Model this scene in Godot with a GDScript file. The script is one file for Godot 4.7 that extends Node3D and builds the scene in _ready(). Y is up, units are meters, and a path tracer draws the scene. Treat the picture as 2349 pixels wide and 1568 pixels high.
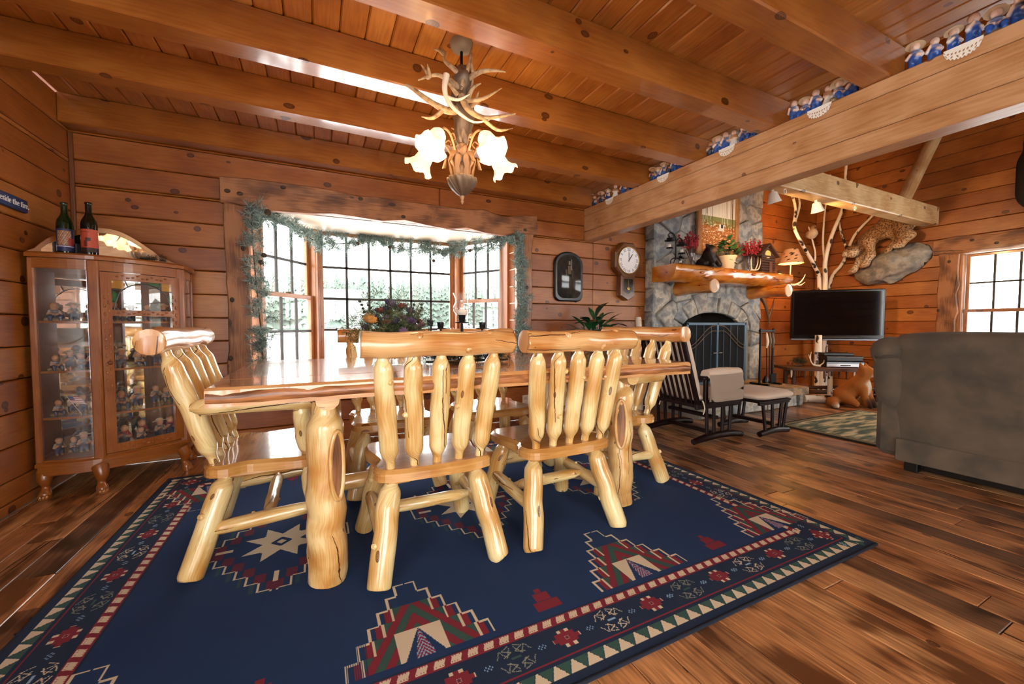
extends Node3D

# ---------------------------------------------------------------- mesh helper
class MB:
	var v := PackedVector3Array()
	var n := PackedVector3Array()
	var uv := PackedVector2Array()
	var c := PackedColorArray()
	var ix := PackedInt32Array()
	var col := Color(1, 1, 1)
	var uvo := Vector2.ZERO
	func vert(p: Vector3, nn: Vector3, u: Vector2) -> int:
		v.append(p); n.append(nn); uv.append(u + uvo); c.append(col)
		return v.size() - 1
	func face(a: int, b: int, d: int, nn: Vector3) -> void:
		if (v[b] - v[a]).cross(v[d] - v[a]).dot(nn) > 0.0:
			ix.append(a); ix.append(d); ix.append(b)
		else:
			ix.append(a); ix.append(b); ix.append(d)
	func quad(p: Array, nn: Vector3, u: Array) -> void:
		var k := []
		for i in 4: k.append(vert(p[i], nn, u[i]))
		face(k[0], k[1], k[2], nn); face(k[0], k[2], k[3], nn)
	func flat(a: Vector3, b: Vector3, d: Vector3, e: Vector3, towards: Vector3) -> void:
		var nn := (b - a).cross(d - a).normalized()
		if nn.dot(towards) < 0.0: nn = -nn
		var w := a.distance_to(b)
		var h := b.distance_to(d)
		quad([a, b, d, e], nn, [Vector2(0, 0), Vector2(w, 0), Vector2(w, h), Vector2(0, h)])
	func uvbox(p: Vector3, nn: Vector3, axis: int) -> Vector2:
		var o1 := (axis + 1) % 3
		var o2 := (axis + 2) % 3
		if absf(nn[axis]) > 0.9: return Vector2(p[o1], p[o2])
		return Vector2(p[axis], p[o1] + p[o2])
	func box(ctr: Vector3, size: Vector3, axis := 0, bev := 0.004) -> void:
		var h := size * 0.5
		var b := minf(bev, minf(h.x, minf(h.y, h.z)) * 0.9)
		var i := h - Vector3(b, b, b)
		for a in 3:
			var p := (a + 1) % 3
			var q := (a + 2) % 3
			for s in [-1.0, 1.0]:
				var nn := Vector3.ZERO; nn[a] = s
				var ps := []
				var us := []
				for k in [[-1, -1], [1, -1], [1, 1], [-1, 1]]:
					var w := Vector3.ZERO
					w[a] = s * h[a]; w[p] = k[0] * i[p]; w[q] = k[1] * i[q]
					ps.append(ctr + w); us.append(uvbox(ctr + w, nn, axis))
				quad(ps, nn, us)
			if b > 0.0001:
				for s in [-1.0, 1.0]:
					for t in [-1.0, 1.0]:
						var nn := Vector3.ZERO; nn[p] = s; nn[q] = t
						nn = nn.normalized()
						var ps := []
						var us := []
						for k in [[-1, 0], [1, 0], [1, 1], [-1, 1]]:
							var w := Vector3.ZERO
							w[a] = k[0] * i[a]
							w[p] = s * (h[p] if k[1] == 0 else i[p]); w[q] = t * (i[q] if k[1] == 0 else h[q])
							ps.append(ctr + w); us.append(uvbox(ctr + w, Vector3.ZERO, axis))
						quad(ps, nn, us)
		if b > 0.0001:
			for sx in [-1.0, 1.0]:
				for sy in [-1.0, 1.0]:
					for sz in [-1.0, 1.0]:
						var nn := Vector3(sx, sy, sz).normalized()
						var a0 := vert(ctr + Vector3(sx * h.x, sy * i.y, sz * i.z), nn, Vector2.ZERO)
						var a1 := vert(ctr + Vector3(sx * i.x, sy * h.y, sz * i.z), nn, Vector2.ZERO)
						var a2 := vert(ctr + Vector3(sx * i.x, sy * i.y, sz * h.z), nn, Vector2.ZERO)
						face(a0, a1, a2, nn)
	# smooth sheet of rows of points; sgn turns the normal round
	func grid(rows: Array, closed := false, sgn := 1.0, uk := Vector2(1, 1)) -> void:
		var m: int = rows[0].size()
		var r := rows.size()
		var first := v.size()
		var cols := m + 1 if closed else m
		var ul := 0.0
		for i in r:
			var vl := 0.0
			if i > 0: ul += rows[i][0].distance_to(rows[i - 1][0])
			for jj in cols:
				var j := jj % m
				var p: Vector3 = rows[i][j]
				var du: Vector3 = rows[mini(i + 1, r - 1)][j] - rows[maxi(i - 1, 0)][j]
				var jn := (j + 1) % m if closed else mini(j + 1, m - 1)
				var jp := (j + m - 1) % m if closed else maxi(j - 1, 0)
				var dv: Vector3 = rows[i][jn] - rows[i][jp]
				if dv.length_squared() < 1e-14:
					var alt := i + 1 if i == 0 else i - 1
					if alt >= 0 and alt < r: dv = rows[alt][jn] - rows[alt][jp]
				var nn := dv.cross(du)
				nn = nn.normalized() * sgn if nn.length_squared() > 1e-20 else Vector3.UP
				if jj > 0: vl += rows[i][j].distance_to(rows[i][(jj - 1) % m])
				vert(p, nn, Vector2(ul * uk.x, vl * uk.y))
		for i in r - 1:
			for j in cols - 1:
				var a := first + i * cols + j
				var b := a + cols
				if v[a].distance_squared_to(v[a + 1]) > 1e-14: face(a, a + 1, b, n[a] + n[a + 1] + n[b])
				if v[b].distance_squared_to(v[b + 1]) > 1e-14: face(a + 1, b + 1, b, n[a + 1] + n[b + 1] + n[b])
	func fan(ring: PackedVector3Array, nn: Vector3) -> void:
		var ctr := Vector3.ZERO
		for p in ring: ctr += p
		ctr /= ring.size()
		var e1 := (ring[0] - ctr).normalized()
		var e2 := nn.cross(e1)
		var k := vert(ctr, nn, Vector2.ZERO)
		var f := v.size()
		for p in ring: vert(p, nn, Vector2((p - ctr).dot(e1), (p - ctr).dot(e2)))
		for i in ring.size(): face(k, f + i, f + (i + 1) % ring.size(), nn)
	# swept tube through points with radii; wob bumps the skin
	func tube(pts: Array, rad: Array, seg := 10, steps := 1, caps := true, wob := 0.0, sd := 0, flatten := 1.0) -> void:
		var P := []
		var R := []
		if steps <= 1:
			P = pts; R = rad
		else:
			for i in pts.size() - 1:
				var p0: Vector3 = pts[maxi(i - 1, 0)]
				var p1: Vector3 = pts[i]
				var p2: Vector3 = pts[i + 1]
				var p3: Vector3 = pts[mini(i + 2, pts.size() - 1)]
				for k in steps:
					var t := float(k) / steps
					P.append(p1.cubic_interpolate(p2, p0, p3, t)); R.append(lerpf(rad[i], rad[i + 1], t * t * (3.0 - 2.0 * t)))
			P.append(pts[-1]); R.append(rad[-1])
		var nz: FastNoiseLite = null
		if wob > 0.0:
			nz = FastNoiseLite.new(); nz.seed = sd; nz.frequency = 1.0
		var rows := []
		var t0: Vector3 = (P[1] - P[0]).normalized()
		var nn := t0.cross(Vector3.UP if absf(t0.y) < 0.9 else Vector3.RIGHT).normalized()
		var al := 0.0
		for i in P.size():
			var t: Vector3 = (P[mini(i + 1, P.size() - 1)] - P[maxi(i - 1, 0)]).normalized()
			if i > 0: al += P[i].distance_to(P[i - 1])
			nn = (nn - t * nn.dot(t)).normalized()
			var bb := t.cross(nn)
			var ring := PackedVector3Array()
			for j in seg:
				var a := TAU * j / seg
				var rr: float = R[i]
				if nz: rr *= 1.0 + wob * nz.get_noise_3d(cos(a) * 1.3, sin(a) * 1.3, al * 7.0 + sd * 3.7)
				ring.append(P[i] + (nn * cos(a) + bb * sin(a) * flatten) * rr)
			rows.append(ring)
		grid(rows, true)
		if caps:
			fan(rows[0], -t0); fan(rows[-1], (P[-1] - P[-2]).normalized())
	func lathe(prof: Array, seg := 16, at := Vector3.ZERO, caps := false) -> void:
		var P := []
		var R := []
		var rows := []
		for q in prof:
			var ring := PackedVector3Array()
			for j in seg:
				var a := TAU * j / seg
				ring.append(at + Vector3(cos(a) * q.x, q.y, -sin(a) * q.x))
			rows.append(ring)
		grid(rows, true)
		if caps:
			fan(rows[0], Vector3.DOWN); fan(rows[-1], Vector3.UP)
	func ball(at: Vector3, r: Vector3, seg := 10, rings := 6) -> void:
		var rows := []
		for i in rings + 1:
			var a := -PI / 2 + PI * i / rings
			var ring := PackedVector3Array()
			for j in seg:
				var b := TAU * j / seg
				ring.append(at + Vector3(cos(a) * cos(b) * r.x, sin(a) * r.y, -cos(a) * sin(b) * r.z))
			rows.append(ring)
		grid(rows, true)
	# polygon (x,y) pushed out along z from z0 to z1, front edge bevelled; xf turns it into place; axis: grain along x or y
	func slab(poly: PackedVector2Array, z0: float, z1: float, bev := 0.004, xf := Transform3D(), grain := 0, bump := 0.0, sd := 0) -> void:
		var pg := poly
		if Geometry2D.is_polygon_clockwise(pg): pg.reverse()
		var m := pg.size()
		var ctr := Vector2.ZERO
		for p in pg: ctr += p
		ctr /= m
		var ins := PackedVector2Array()
		for i in m:
			var e0 := (pg[i] - pg[(i + m - 1) % m]).normalized()
			var e1 := (pg[(i + 1) % m] - pg[i]).normalized()
			var nn := (Vector2(e0.y, -e0.x) + Vector2(e1.y, -e1.x)).normalized()
			ins.append(pg[i] - nn * bev)
		var zf := Vector3(0, 0, 1)
		var sw := func(p: Vector2) -> Vector2: return p if grain == 0 else Vector2(p.y, p.x)
		for side in [[ins, z1, zf, 1], [pg, z0, -zf, 0]]:
			var q: PackedVector2Array = side[0]
			var tri := Geometry2D.triangulate_polygon(q)
			if tri.is_empty(): tri = Geometry2D.triangulate_polygon(pg)
			var N: Vector3 = xf.basis * side[2]
			var f := v.size()
			for p in q: vert(xf * Vector3(p.x, p.y, side[1]), N, sw.call(p))
			for k in range(0, tri.size(), 3): face(f + tri[k], f + tri[k + 1], f + tri[k + 2], N)
		var al := 0.0
		for i in m:
			var a := pg[i]
			var b := pg[(i + 1) % m]
			var ai := ins[i]
			var bi := ins[(i + 1) % m]
			var o := Vector2(b.y - a.y, a.x - b.x).normalized()
			var o3 := Vector3(o.x, o.y, 0)
			var ln := a.distance_to(b)
			var zb := z1 - bev * signf(z1 - z0)
			quad([xf * Vector3(a.x, a.y, z0), xf * Vector3(b.x, b.y, z0), xf * Vector3(b.x, b.y, zb), xf * Vector3(a.x, a.y, zb)], xf.basis * o3, [Vector2(al, 0), Vector2(al + ln, 0), Vector2(al + ln, absf(zb - z0)), Vector2(al, absf(zb - z0))])
			quad([xf * Vector3(a.x, a.y, zb), xf * Vector3(b.x, b.y, zb), xf * Vector3(bi.x, bi.y, z1), xf * Vector3(ai.x, ai.y, z1)], xf.basis * (o3 + zf).normalized(), [Vector2(al, 0), Vector2(al + ln, 0), Vector2(al + ln, bev), Vector2(al, bev)])
			al += ln
	func mesh() -> ArrayMesh:
		var ar := []
		ar.resize(Mesh.ARRAY_MAX)
		ar[Mesh.ARRAY_VERTEX] = v; ar[Mesh.ARRAY_NORMAL] = n; ar[Mesh.ARRAY_TEX_UV] = uv; ar[Mesh.ARRAY_COLOR] = c; ar[Mesh.ARRAY_INDEX] = ix
		var am := ArrayMesh.new()
		am.add_surface_from_arrays(Mesh.PRIMITIVE_TRIANGLES, ar)
		return am

# ---------------------------------------------------------------- scene helpers
var M := {}
var taken := {}
var rng := RandomNumberGenerator.new()

func numbered(called: String) -> String:
	if not taken.has(called):
		taken[called] = 0
		return called
	taken[called] += 1
	return "%s_%03d" % [called, taken[called]]

func tag(o: Node, label := "", category := "", group := "", kind := "") -> Node:
	if label: o.set_meta("label", label)
	if category: o.set_meta("category", category)
	if group: o.set_meta("group", group)
	if kind: o.set_meta("kind", kind)
	return o

func thing(called: String, label: String, category: String, at := Vector3.ZERO, turn := 0.0, group := "") -> Node3D:
	var o := Node3D.new()
	o.name = numbered(called)
	add_child(o, true)
	o.position = at
	o.rotation.y = turn
	tag(o, label, category, group)
	return o

func struct(called: String, label := "") -> Node3D:
	var o := Node3D.new()
	o.name = numbered(called)
	add_child(o, true)
	tag(o, label, "", "", "structure")
	return o

func part(mb: MB, called: String, mat: Material, parent: Node = null) -> MeshInstance3D:
	var o := MeshInstance3D.new()
	o.mesh = mb.mesh()
	o.material_override = null
	o.mesh.surface_set_material(0, mat)
	if parent == null:
		o.name = numbered(called)
		add_child(o, true)
	else:
		o.name = called
		parent.add_child(o, true)
	return o

func inst(me: Mesh, called: String, parent: Node, xf: Transform3D) -> MeshInstance3D:
	var o := MeshInstance3D.new()
	o.mesh = me
	o.name = called
	o.transform = xf
	parent.add_child(o, true)
	return o

func copy(o: Node3D, label: String, at: Vector3, turn := 0.0, sc := 1.0) -> Node3D:
	var r: Node3D = o.duplicate()
	r.name = numbered(String(o.name).rstrip("0123456789_") if String(o.name).right(3).is_valid_int() else String(o.name))
	add_child(r, true)
	r.position = at
	r.rotation = Vector3(0, turn, 0)
	r.scale = Vector3(sc, sc, sc)
	r.set_meta("label", label)
	return r

func boxp(called: String, ctr: Vector3, size: Vector3, mat: Material, parent: Node, axis := 0, bev := 0.004) -> MeshInstance3D:
	var mb := MB.new()
	mb.uvo = Vector2(rng.randf() * 7.0, rng.randf() * 7.0)
	mb.box(ctr, size, axis, bev)
	return part(mb, called, mat, parent)

func tubep(called: String, pts: Array, rad: Array, mat: Material, parent: Node, seg := 10, steps := 1, caps := true, wob := 0.0, sd := 0) -> MeshInstance3D:
	var mb := MB.new()
	mb.uvo = Vector2(rng.randf() * 7.0, rng.randf() * 7.0)
	mb.tube(pts, rad, seg, steps, caps, wob, sd)
	return part(mb, called, mat, parent)

func multi(called: String, me: Mesh, xfs: Array, parent: Node, cols := []) -> MultiMeshInstance3D:
	var mm := MultiMesh.new()
	mm.transform_format = MultiMesh.TRANSFORM_3D
	mm.use_colors = cols.size() > 0
	mm.mesh = me
	mm.instance_count = xfs.size()
	for i in xfs.size():
		mm.set_instance_transform(i, xfs[i])
		if cols.size() > 0: mm.set_instance_color(i, cols[i])
	var o := MultiMeshInstance3D.new()
	o.multimesh = mm
	o.name = called
	parent.add_child(o, true)
	o.set_meta("kind", "stuff")
	return o

# ---------------------------------------------------------------- soft bodies: tapered capsules joined by a smooth minimum, meshed as surface nets
# prims: [a, b, ra, rb, colour]
func blob(prims: Array, cell: float, k: float) -> MB:
	var lo := Vector3(1e9, 1e9, 1e9)
	var hi := -lo
	for p in prims:
		var r: float = maxf(p[2], p[3]) + cell * 2.0
		for q in [p[0], p[1]]:
			lo = lo.min(q - Vector3(r, r, r)); hi = hi.max(q + Vector3(r, r, r))
	var nx := int(ceil((hi.x - lo.x) / cell)) + 1
	var ny := int(ceil((hi.y - lo.y) / cell)) + 1
	var nzz := int(ceil((hi.z - lo.z) / cell)) + 1
	var f := PackedFloat32Array()
	f.resize(nx * ny * nzz)
	f.fill(1.0)
	for p in prims:
		var a: Vector3 = p[0]
		var b: Vector3 = p[1]
		var ra: float = p[2]
		var rb: float = p[3]
		var mg := maxf(ra, rb) + k + cell * 2.0
		var l := ((a.min(b) - Vector3(mg, mg, mg) - lo) / cell).floor()
		var h := ((a.max(b) + Vector3(mg, mg, mg) - lo) / cell).ceil()
		var ab := b - a
		var inv := 1.0 / maxf(ab.length_squared(), 1e-9)
		for z in range(maxi(0, int(l.z)), mini(nzz, int(h.z) + 1)):
			for y in range(maxi(0, int(l.y)), mini(ny, int(h.y) + 1)):
				var row := (z * ny + y) * nx
				for x in range(maxi(0, int(l.x)), mini(nx, int(h.x) + 1)):
					var q := lo + Vector3(x, y, z) * cell - a
					var t := clampf(q.dot(ab) * inv, 0.0, 1.0)
					var d := (q - ab * t).length() - lerpf(ra, rb, t)
					var o := f[row + x]
					var hh := maxf(k - absf(o - d), 0.0) / k
					f[row + x] = minf(o, d) - hh * hh * k * 0.25
	var idx := {}
	var mb := MB.new()
	var sy := nx
	var sz := nx * ny
	for z in nzz - 1:
		for y in ny - 1:
			for x in nx - 1:
				var i := z * sz + y * sy + x
				var v0 := f[i]
				if v0 > cell * 2.5: continue
				var cs := [v0, f[i + 1], f[i + sy], f[i + sy + 1], f[i + sz], f[i + sz + 1], f[i + sz + sy], f[i + sz + sy + 1]]
				var mask := 0
				for q in 8:
					if cs[q] < 0.0: mask |= 1 << q
				if mask == 0 or mask == 255: continue
				var sum := Vector3.ZERO
				var cnt := 0
				for e in [[0, 1], [2, 3], [4, 5], [6, 7], [0, 2], [1, 3], [4, 6], [5, 7], [0, 4], [1, 5], [2, 6], [3, 7]]:
					var a: float = cs[e[0]]
					var b: float = cs[e[1]]
					if (a < 0.0) != (b < 0.0):
						var t := a / (a - b)
						var pa := Vector3(e[0] & 1, (e[0] >> 1) & 1, e[0] >> 2)
						var pb := Vector3(e[1] & 1, (e[1] >> 1) & 1, e[1] >> 2)
						sum += pa.lerp(pb, t); cnt += 1
				var p := lo + (Vector3(x, y, z) + sum / cnt) * cell
				var g := Vector3(cs[1] + cs[3] + cs[5] + cs[7] - cs[0] - cs[2] - cs[4] - cs[6], cs[2] + cs[3] + cs[6] + cs[7] - cs[0] - cs[1] - cs[4] - cs[5], cs[4] + cs[5] + cs[6] + cs[7] - cs[0] - cs[1] - cs[2] - cs[3]).normalized()
				var wsum := 0.0
				var cc := Color(0, 0, 0)
				for pr in prims:
					var ab: Vector3 = pr[1] - pr[0]
					var t := clampf((p - pr[0]).dot(ab) / maxf(ab.length_squared(), 1e-9), 0.0, 1.0)
					var d: float = maxf((p - pr[0] - ab * t).length() - lerpf(pr[2], pr[3], t), 0.0)
					var w := exp(-d / (cell * 0.35))
					var pc: Color = pr[4]
					cc.r += pc.r * w; cc.g += pc.g * w; cc.b += pc.b * w
					wsum += w
				mb.col = Color(cc.r / wsum, cc.g / wsum, cc.b / wsum)
				idx[i] = mb.vert(p, g, Vector2(p.x, p.y))
	for i in idx.keys():
		var x: int = i % nx
		var y: int = (i / nx) % ny
		var z: int = i / sz
		if x > 0 and y > 0 and (f[i] < 0.0) != (f[i + sz] < 0.0): _net(mb, idx, i, i - 1, i - 1 - sy, i - sy)
		if x > 0 and z > 0 and (f[i] < 0.0) != (f[i + sy] < 0.0): _net(mb, idx, i, i - 1, i - 1 - sz, i - sz)
		if y > 0 and z > 0 and (f[i] < 0.0) != (f[i + 1] < 0.0): _net(mb, idx, i, i - sy, i - sy - sz, i - sz)
	return mb

func _net(mb: MB, idx: Dictionary, a: int, b: int, d: int, e: int) -> void:
	if not (idx.has(a) and idx.has(b) and idx.has(d) and idx.has(e)): return
	var nn := mb.n[idx[a]] + mb.n[idx[b]] + mb.n[idx[d]] + mb.n[idx[e]]
	mb.face(idx[a], idx[b], idx[d], nn); mb.face(idx[a], idx[d], idx[e], nn)

func lin(hex: String) -> Color:
	return Color(hex).srgb_to_linear()

# ---------------------------------------------------------------- materials
func mat(color: Color, rough := 0.6, metal := 0.0) -> StandardMaterial3D:
	var m := StandardMaterial3D.new()
	m.albedo_color = color
	m.roughness = rough
	m.metallic = metal
	return m

func noise(sd: int, freq: float, type := FastNoiseLite.TYPE_SIMPLEX_SMOOTH, oct := 4) -> FastNoiseLite:
	var f := FastNoiseLite.new()
	f.seed = sd
	f.frequency = freq
	f.noise_type = type
	f.fractal_octaves = oct
	return f

func ntex(fn: FastNoiseLite, w: int, h: int, stops: Array, as_normal := 0.0) -> NoiseTexture2D:
	var t := NoiseTexture2D.new()
	t.width = w; t.height = h
	t.seamless = true
	t.noise = fn
	if as_normal > 0.0:
		t.as_normal_map = true; t.bump_strength = as_normal
	else:
		var g := Gradient.new()
		var off := PackedFloat32Array()
		var cs := PackedColorArray()
		for s in stops:
			off.append(s[0]); cs.append(s[1])
		g.offsets = off; g.colors = cs
		t.color_ramp = g
	return t

# wood figure, relative to the colour of the wood: u along the grain (2 m), v across (1 m); grain bends round the knots
func wood(sd: int, light: Color, dark: Color, knots: int, streak: float, knot_col: Color, cracks := 0, blotch := 0.9, smear := 0.0) -> ImageTexture:
	var W := 1024
	var H := 512
	var a := noise(sd, 0.012, FastNoiseLite.TYPE_SIMPLEX_SMOOTH, 3).get_seamless_image(64, H)
	a.resize(W, H, Image.INTERPOLATE_CUBIC)
	var b := noise(sd + 1, 0.09, FastNoiseLite.TYPE_SIMPLEX_SMOOTH, 3).get_seamless_image(96, H)
	b.resize(W, H, Image.INTERPOLATE_CUBIC)
	var d := noise(sd + 2, 0.02, FastNoiseLite.TYPE_SIMPLEX_SMOOTH, 3).get_seamless_image(W / 4, H / 4)
	d.resize(W, H, Image.INTERPOLATE_CUBIC)
	a.convert(Image.FORMAT_L8); b.convert(Image.FORMAT_L8); d.convert(Image.FORMAT_L8)
	var A := a.get_data()
	var B := b.get_data()
	var D := d.get_data()
	var r := RandomNumberGenerator.new()
	r.seed = sd * 77 + 5
	var shift := PackedFloat32Array()
	shift.resize(W * H)
	var kn := PackedFloat32Array()
	kn.resize(W * H)
	for k in knots:
		var kx := r.randi_range(0, W - 1)
		var ky := r.randi_range(0, H - 1)
		var s := r.randf_range(4.0, 13.0) * (1.0 if r.randf() > 0.45 else 0.55)
		var ex := r.randf_range(1.0, 1.7)
		for dy in range(-int(s * 4), int(s * 4) + 1):
			for dx in range(-int(s * 6), int(s * 6) + 1):
				var q := ((ky + dy + H) % H) * W + (kx + dx + W) % W
				var e := exp(-(dx * dx) / (s * s * 7.0) - (dy * dy) / (s * s * 3.2))
				shift[q] += signf(dy) * s * 1.1 * e
				var rr := sqrt(dx * dx / (ex * ex) + dy * dy) / s
				if rr < 1.35:
					var val := 0.0
					if rr < 1.0: val = 0.55 + 0.3 * sin(rr * 13.0)
					if rr > 0.8: val = maxf(val, 1.0 - absf(rr - 1.0) / 0.3)
					kn[q] = maxf(kn[q], clampf(val, 0.0, 1.0))
	for k in cracks:
		var cx := r.randi_range(0, W - 1)
		var cy := r.randf_range(0, H)
		var ln := r.randi_range(90, 330)
		var sl := r.randf_range(-0.25, 0.25)
		for i in ln:
			var wd := 1.0 + 1.6 * sin(PI * i / ln)
			cy += sl + r.randf_range(-0.5, 0.5)
			for j in range(-2, 3):
				if absf(j) < wd: kn[((int(cy) + j + H * 4) % H) * W + (cx + i) % W] = 1.0
	var out := PackedByteArray()
	out.resize(W * H * 3)
	for y in H:
		for x in W:
			var q := y * W + x
			var yy := (y + int(shift[q]) + H * 2) % H
			var g := A[yy * W + x] / 255.0
			var rings := 0.5 + 0.5 * sin(g * 42.0)
			var t := clampf((B[yy * W + x] / 255.0 - 0.5) * streak * 1.7 + (rings - 0.5) * streak * 0.5 + (D[q] / 255.0 - 0.5) * blotch + 0.34 + smear * maxf(0.0, A[yy * W + x] / 255.0 * 0.5 + D[q] / 255.0 * 0.5 - 0.545) * 8.0, 0.0, 1.0)
			var kk := kn[q]
			out[q * 3] = int(255.0 * clampf(lerpf(lerpf(light.r, dark.r, t), knot_col.r, kk), 0.0, 1.0))
			out[q * 3 + 1] = int(255.0 * clampf(lerpf(lerpf(light.g, dark.g, t), knot_col.g, kk), 0.0, 1.0))
			out[q * 3 + 2] = int(255.0 * clampf(lerpf(lerpf(light.b, dark.b, t), knot_col.b, kk), 0.0, 1.0))
	return ImageTexture.create_from_image(Image.create_from_data(W, H, false, Image.FORMAT_RGB8, out))

func woodmat(tex: Texture2D, tint: Color, rough: float, coat := 0.0, per_m := Vector2(0.5, 1.0), coat_rough := 0.12) -> StandardMaterial3D:
	var m := mat(tint, rough)
	m.albedo_texture = tex
	m.uv1_scale = Vector3(per_m.x, per_m.y, 1)
	if coat > 0.0:
		m.clearcoat_enabled = true; m.clearcoat = coat; m.clearcoat_roughness = coat_rough
	return m

func pane_mat(tint := Color(1, 1, 1), alpha := 0.04) -> StandardMaterial3D:
	var m := mat(Color(tint.r, tint.g, tint.b, alpha), 0.02)
	m.transparency = BaseMaterial3D.TRANSPARENCY_ALPHA
	return m

func make_materials() -> void:
	var w1 := wood(11, Color(1, 1, 1), Color(0.8, 0.7, 0.58), 17, 0.35, Color(0.3, 0.17, 0.11))
	var w2 := wood(23, Color(1, 1, 1), Color(0.82, 0.72, 0.58), 8, 0.4, Color(0.42, 0.26, 0.14))
	var w3 := wood(37, Color(1, 0.98, 0.95), Color(0.82, 0.62, 0.4), 13, 0.3, Color(0.3, 0.16, 0.08), 7, 1.3)
	var w4 := wood(41, Color(1, 0.98, 0.94), Color(0.46, 0.39, 0.34), 6, 0.4, Color(0.22, 0.16, 0.13), 5, 0.6, 0.5)
	var w5 := wood(47, Color(1, 0.96, 0.92), Color(0.5, 0.42, 0.36), 9, 0.35, Color(0.2, 0.14, 0.11), 3, 1.5)
	M.w3 = w3
	M.logs = []
	for t in ["aa682c", "a15e25", "b27234", "9a5821"]: M.logs.append(woodmat(w1, Color(t), 0.42, 0.25, Vector2(0.5, 1.0), 0.3))
	M.beam = woodmat(w1, Color("a06228"), 0.3, 1.0, Vector2(0.45, 1.0), 0.1)
	M.girder = woodmat(w2, Color("c2946a"), 0.42, 0.35, Vector2(0.5, 1.0), 0.25)
	M.ceil = []
	for t in ["c2843c", "b97a34", "ca8e48"]: M.ceil.append(woodmat(w2, Color(t), 0.42, 0.5, Vector2(0.5, 1.0), 0.25))
	M.tie = woodmat(w1, Color("d6b684"), 0.5, 0.2)
	M.slabwood = woodmat(w5, Color("a5754f"), 0.6, 0.15, Vector2(0.5, 1.4))
	M.floors = []
	for t in ["dba270", "cb8f5e", "e3b07c", "b5855c", "d29866", "86644b"]: M.floors.append(woodmat(w4, Color(t), 0.38, 0.5, Vector2(0.55, 1.3), 0.2))
	M.log = woodmat(w3, Color("f4e2aa"), 0.3, 0.8, Vector2(0.6, 2.2), 0.1)
	M.log_rail = woodmat(w3, Color("e2b67e"), 0.3, 0.8, Vector2(0.6, 2.2), 0.1)
	M.seat = woodmat(w2, Color("d49e5a"), 0.25, 0.9, Vector2(0.7, 1.4), 0.06)
	M.table = []
	for t in ["d9a36c", "cf955c", "dfae7c"]: M.table.append(woodmat(w2, Color(t), 0.22, 1.0, Vector2(0.5, 1.2), 0.04))
	M.table_leg = woodmat(w3, Color("f0d49a"), 0.32, 0.7, Vector2(0.9, 2.6), 0.12)
	M.live_edge = woodmat(w5, Color("b87c4a"), 0.45, 0.35, Vector2(0.8, 3.0), 0.2)
	M.oak = woodmat(w2, Color("9a5a22"), 0.32, 0.6, Vector2(0.7, 1.6), 0.15)
	M.oak_dark = woodmat(w2, Color("6e3f1e"), 0.4, 0.3)
	M.mantel = woodmat(w3, Color("cf8a35"), 0.25, 0.9, Vector2(0.6, 1.6), 0.08)
	M.endgrain = mat(Color("dcb890"), 0.5)
	M.frame = woodmat(w2, Color("a9713f"), 0.42, 0.3)
	M.grille = mat(Color("2c2d2b"), 0.5)
	M.pane = pane_mat(Color(1, 1, 1), 0.015)
	M.glass = pane_mat(Color(0.95, 1, 0.98), 0.012)
	M.white = mat(Color("efe9dc"), 0.5)
	M.baywhite = mat(Color("f2e8d2"), 0.35)
	M.iron = mat(Color("1d1f22"), 0.45, 0.6)
	M.black = mat(Color("0c0d0f"), 0.35)
	M.brass = mat(Color("b08a4a"), 0.35, 0.9)
	M.bronze = mat(Color("a8825f"), 0.45, 0.3)
	M.bronze_dark = mat(Color("6e5b49"), 0.45, 0.4)
	M.mirror = mat(Color(0.93, 0.94, 0.94), 0.02, 1.0)
	M.mortar = mat(Color("8d8a82"), 0.95)
	M.antler = mat(Color("c7b091"), 0.55)
	M.antler.albedo_texture = ntex(noise(71, 0.03), 256, 256, [[0.0, Color(0.45, 0.36, 0.28)], [0.45, Color(0.85, 0.78, 0.68)], [1.0, Color(1, 1, 0.97)]])
	M.antler.uv1_triplanar = true; M.antler.uv1_scale = Vector3(4, 4, 4)
	M.antler_pale = mat(Color("e5d9bf"), 0.5)
	var st := ntex(noise(81, 0.009, FastNoiseLite.TYPE_SIMPLEX_SMOOTH, 6), 512, 512, [[0.0, Color(0.55, 0.56, 0.58)], [0.45, Color(0.8, 0.81, 0.82)], [0.6, Color(1.0, 0.99, 0.96)], [1.0, Color(0.78, 0.72, 0.64)]])
	var stn := ntex(noise(83, 0.03, FastNoiseLite.TYPE_SIMPLEX_SMOOTH, 5), 512, 512, [], 5.0)
	M.stones = []
	for t in ["bdbdb8", "c6c2b8", "aeb1b2", "bdb8b0", "d0c8bc", "a3a5a4"]:
		var m := mat(Color(t), 0.75)
		m.albedo_texture = st
		m.normal_enabled = true; m.normal_texture = stn; m.normal_scale = 0.8
		m.uv1_triplanar = true; m.uv1_scale = Vector3(1.3, 1.3, 1.3)
		M.stones.append(m)
	M.hearth = M.stones[4].duplicate(); M.hearth.albedo_color = Color("b49a7c")
	M.mica = mat(Color("9a968f"), 0.7)
	M.skin = mat(Color(1, 1, 1), 0.5); M.skin.vertex_color_use_as_albedo = true
	M.glaze = mat(Color(1, 1, 1), 0.25); M.glaze.vertex_color_use_as_albedo = true
	M.fur = mat(Color(1, 1, 1), 0.9); M.fur.vertex_color_use_as_albedo = true
	M.fur.albedo_texture = ntex(noise(91, 0.09, FastNoiseLite.TYPE_SIMPLEX_SMOOTH, 3), 256, 256, [[0.0, Color(0.6, 0.58, 0.55)], [0.6, Color(1, 1, 1)]])
	M.fur.uv1_triplanar = true; M.fur.uv1_scale = Vector3(5, 5, 5)
	M.spots = M.fur.duplicate()
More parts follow.
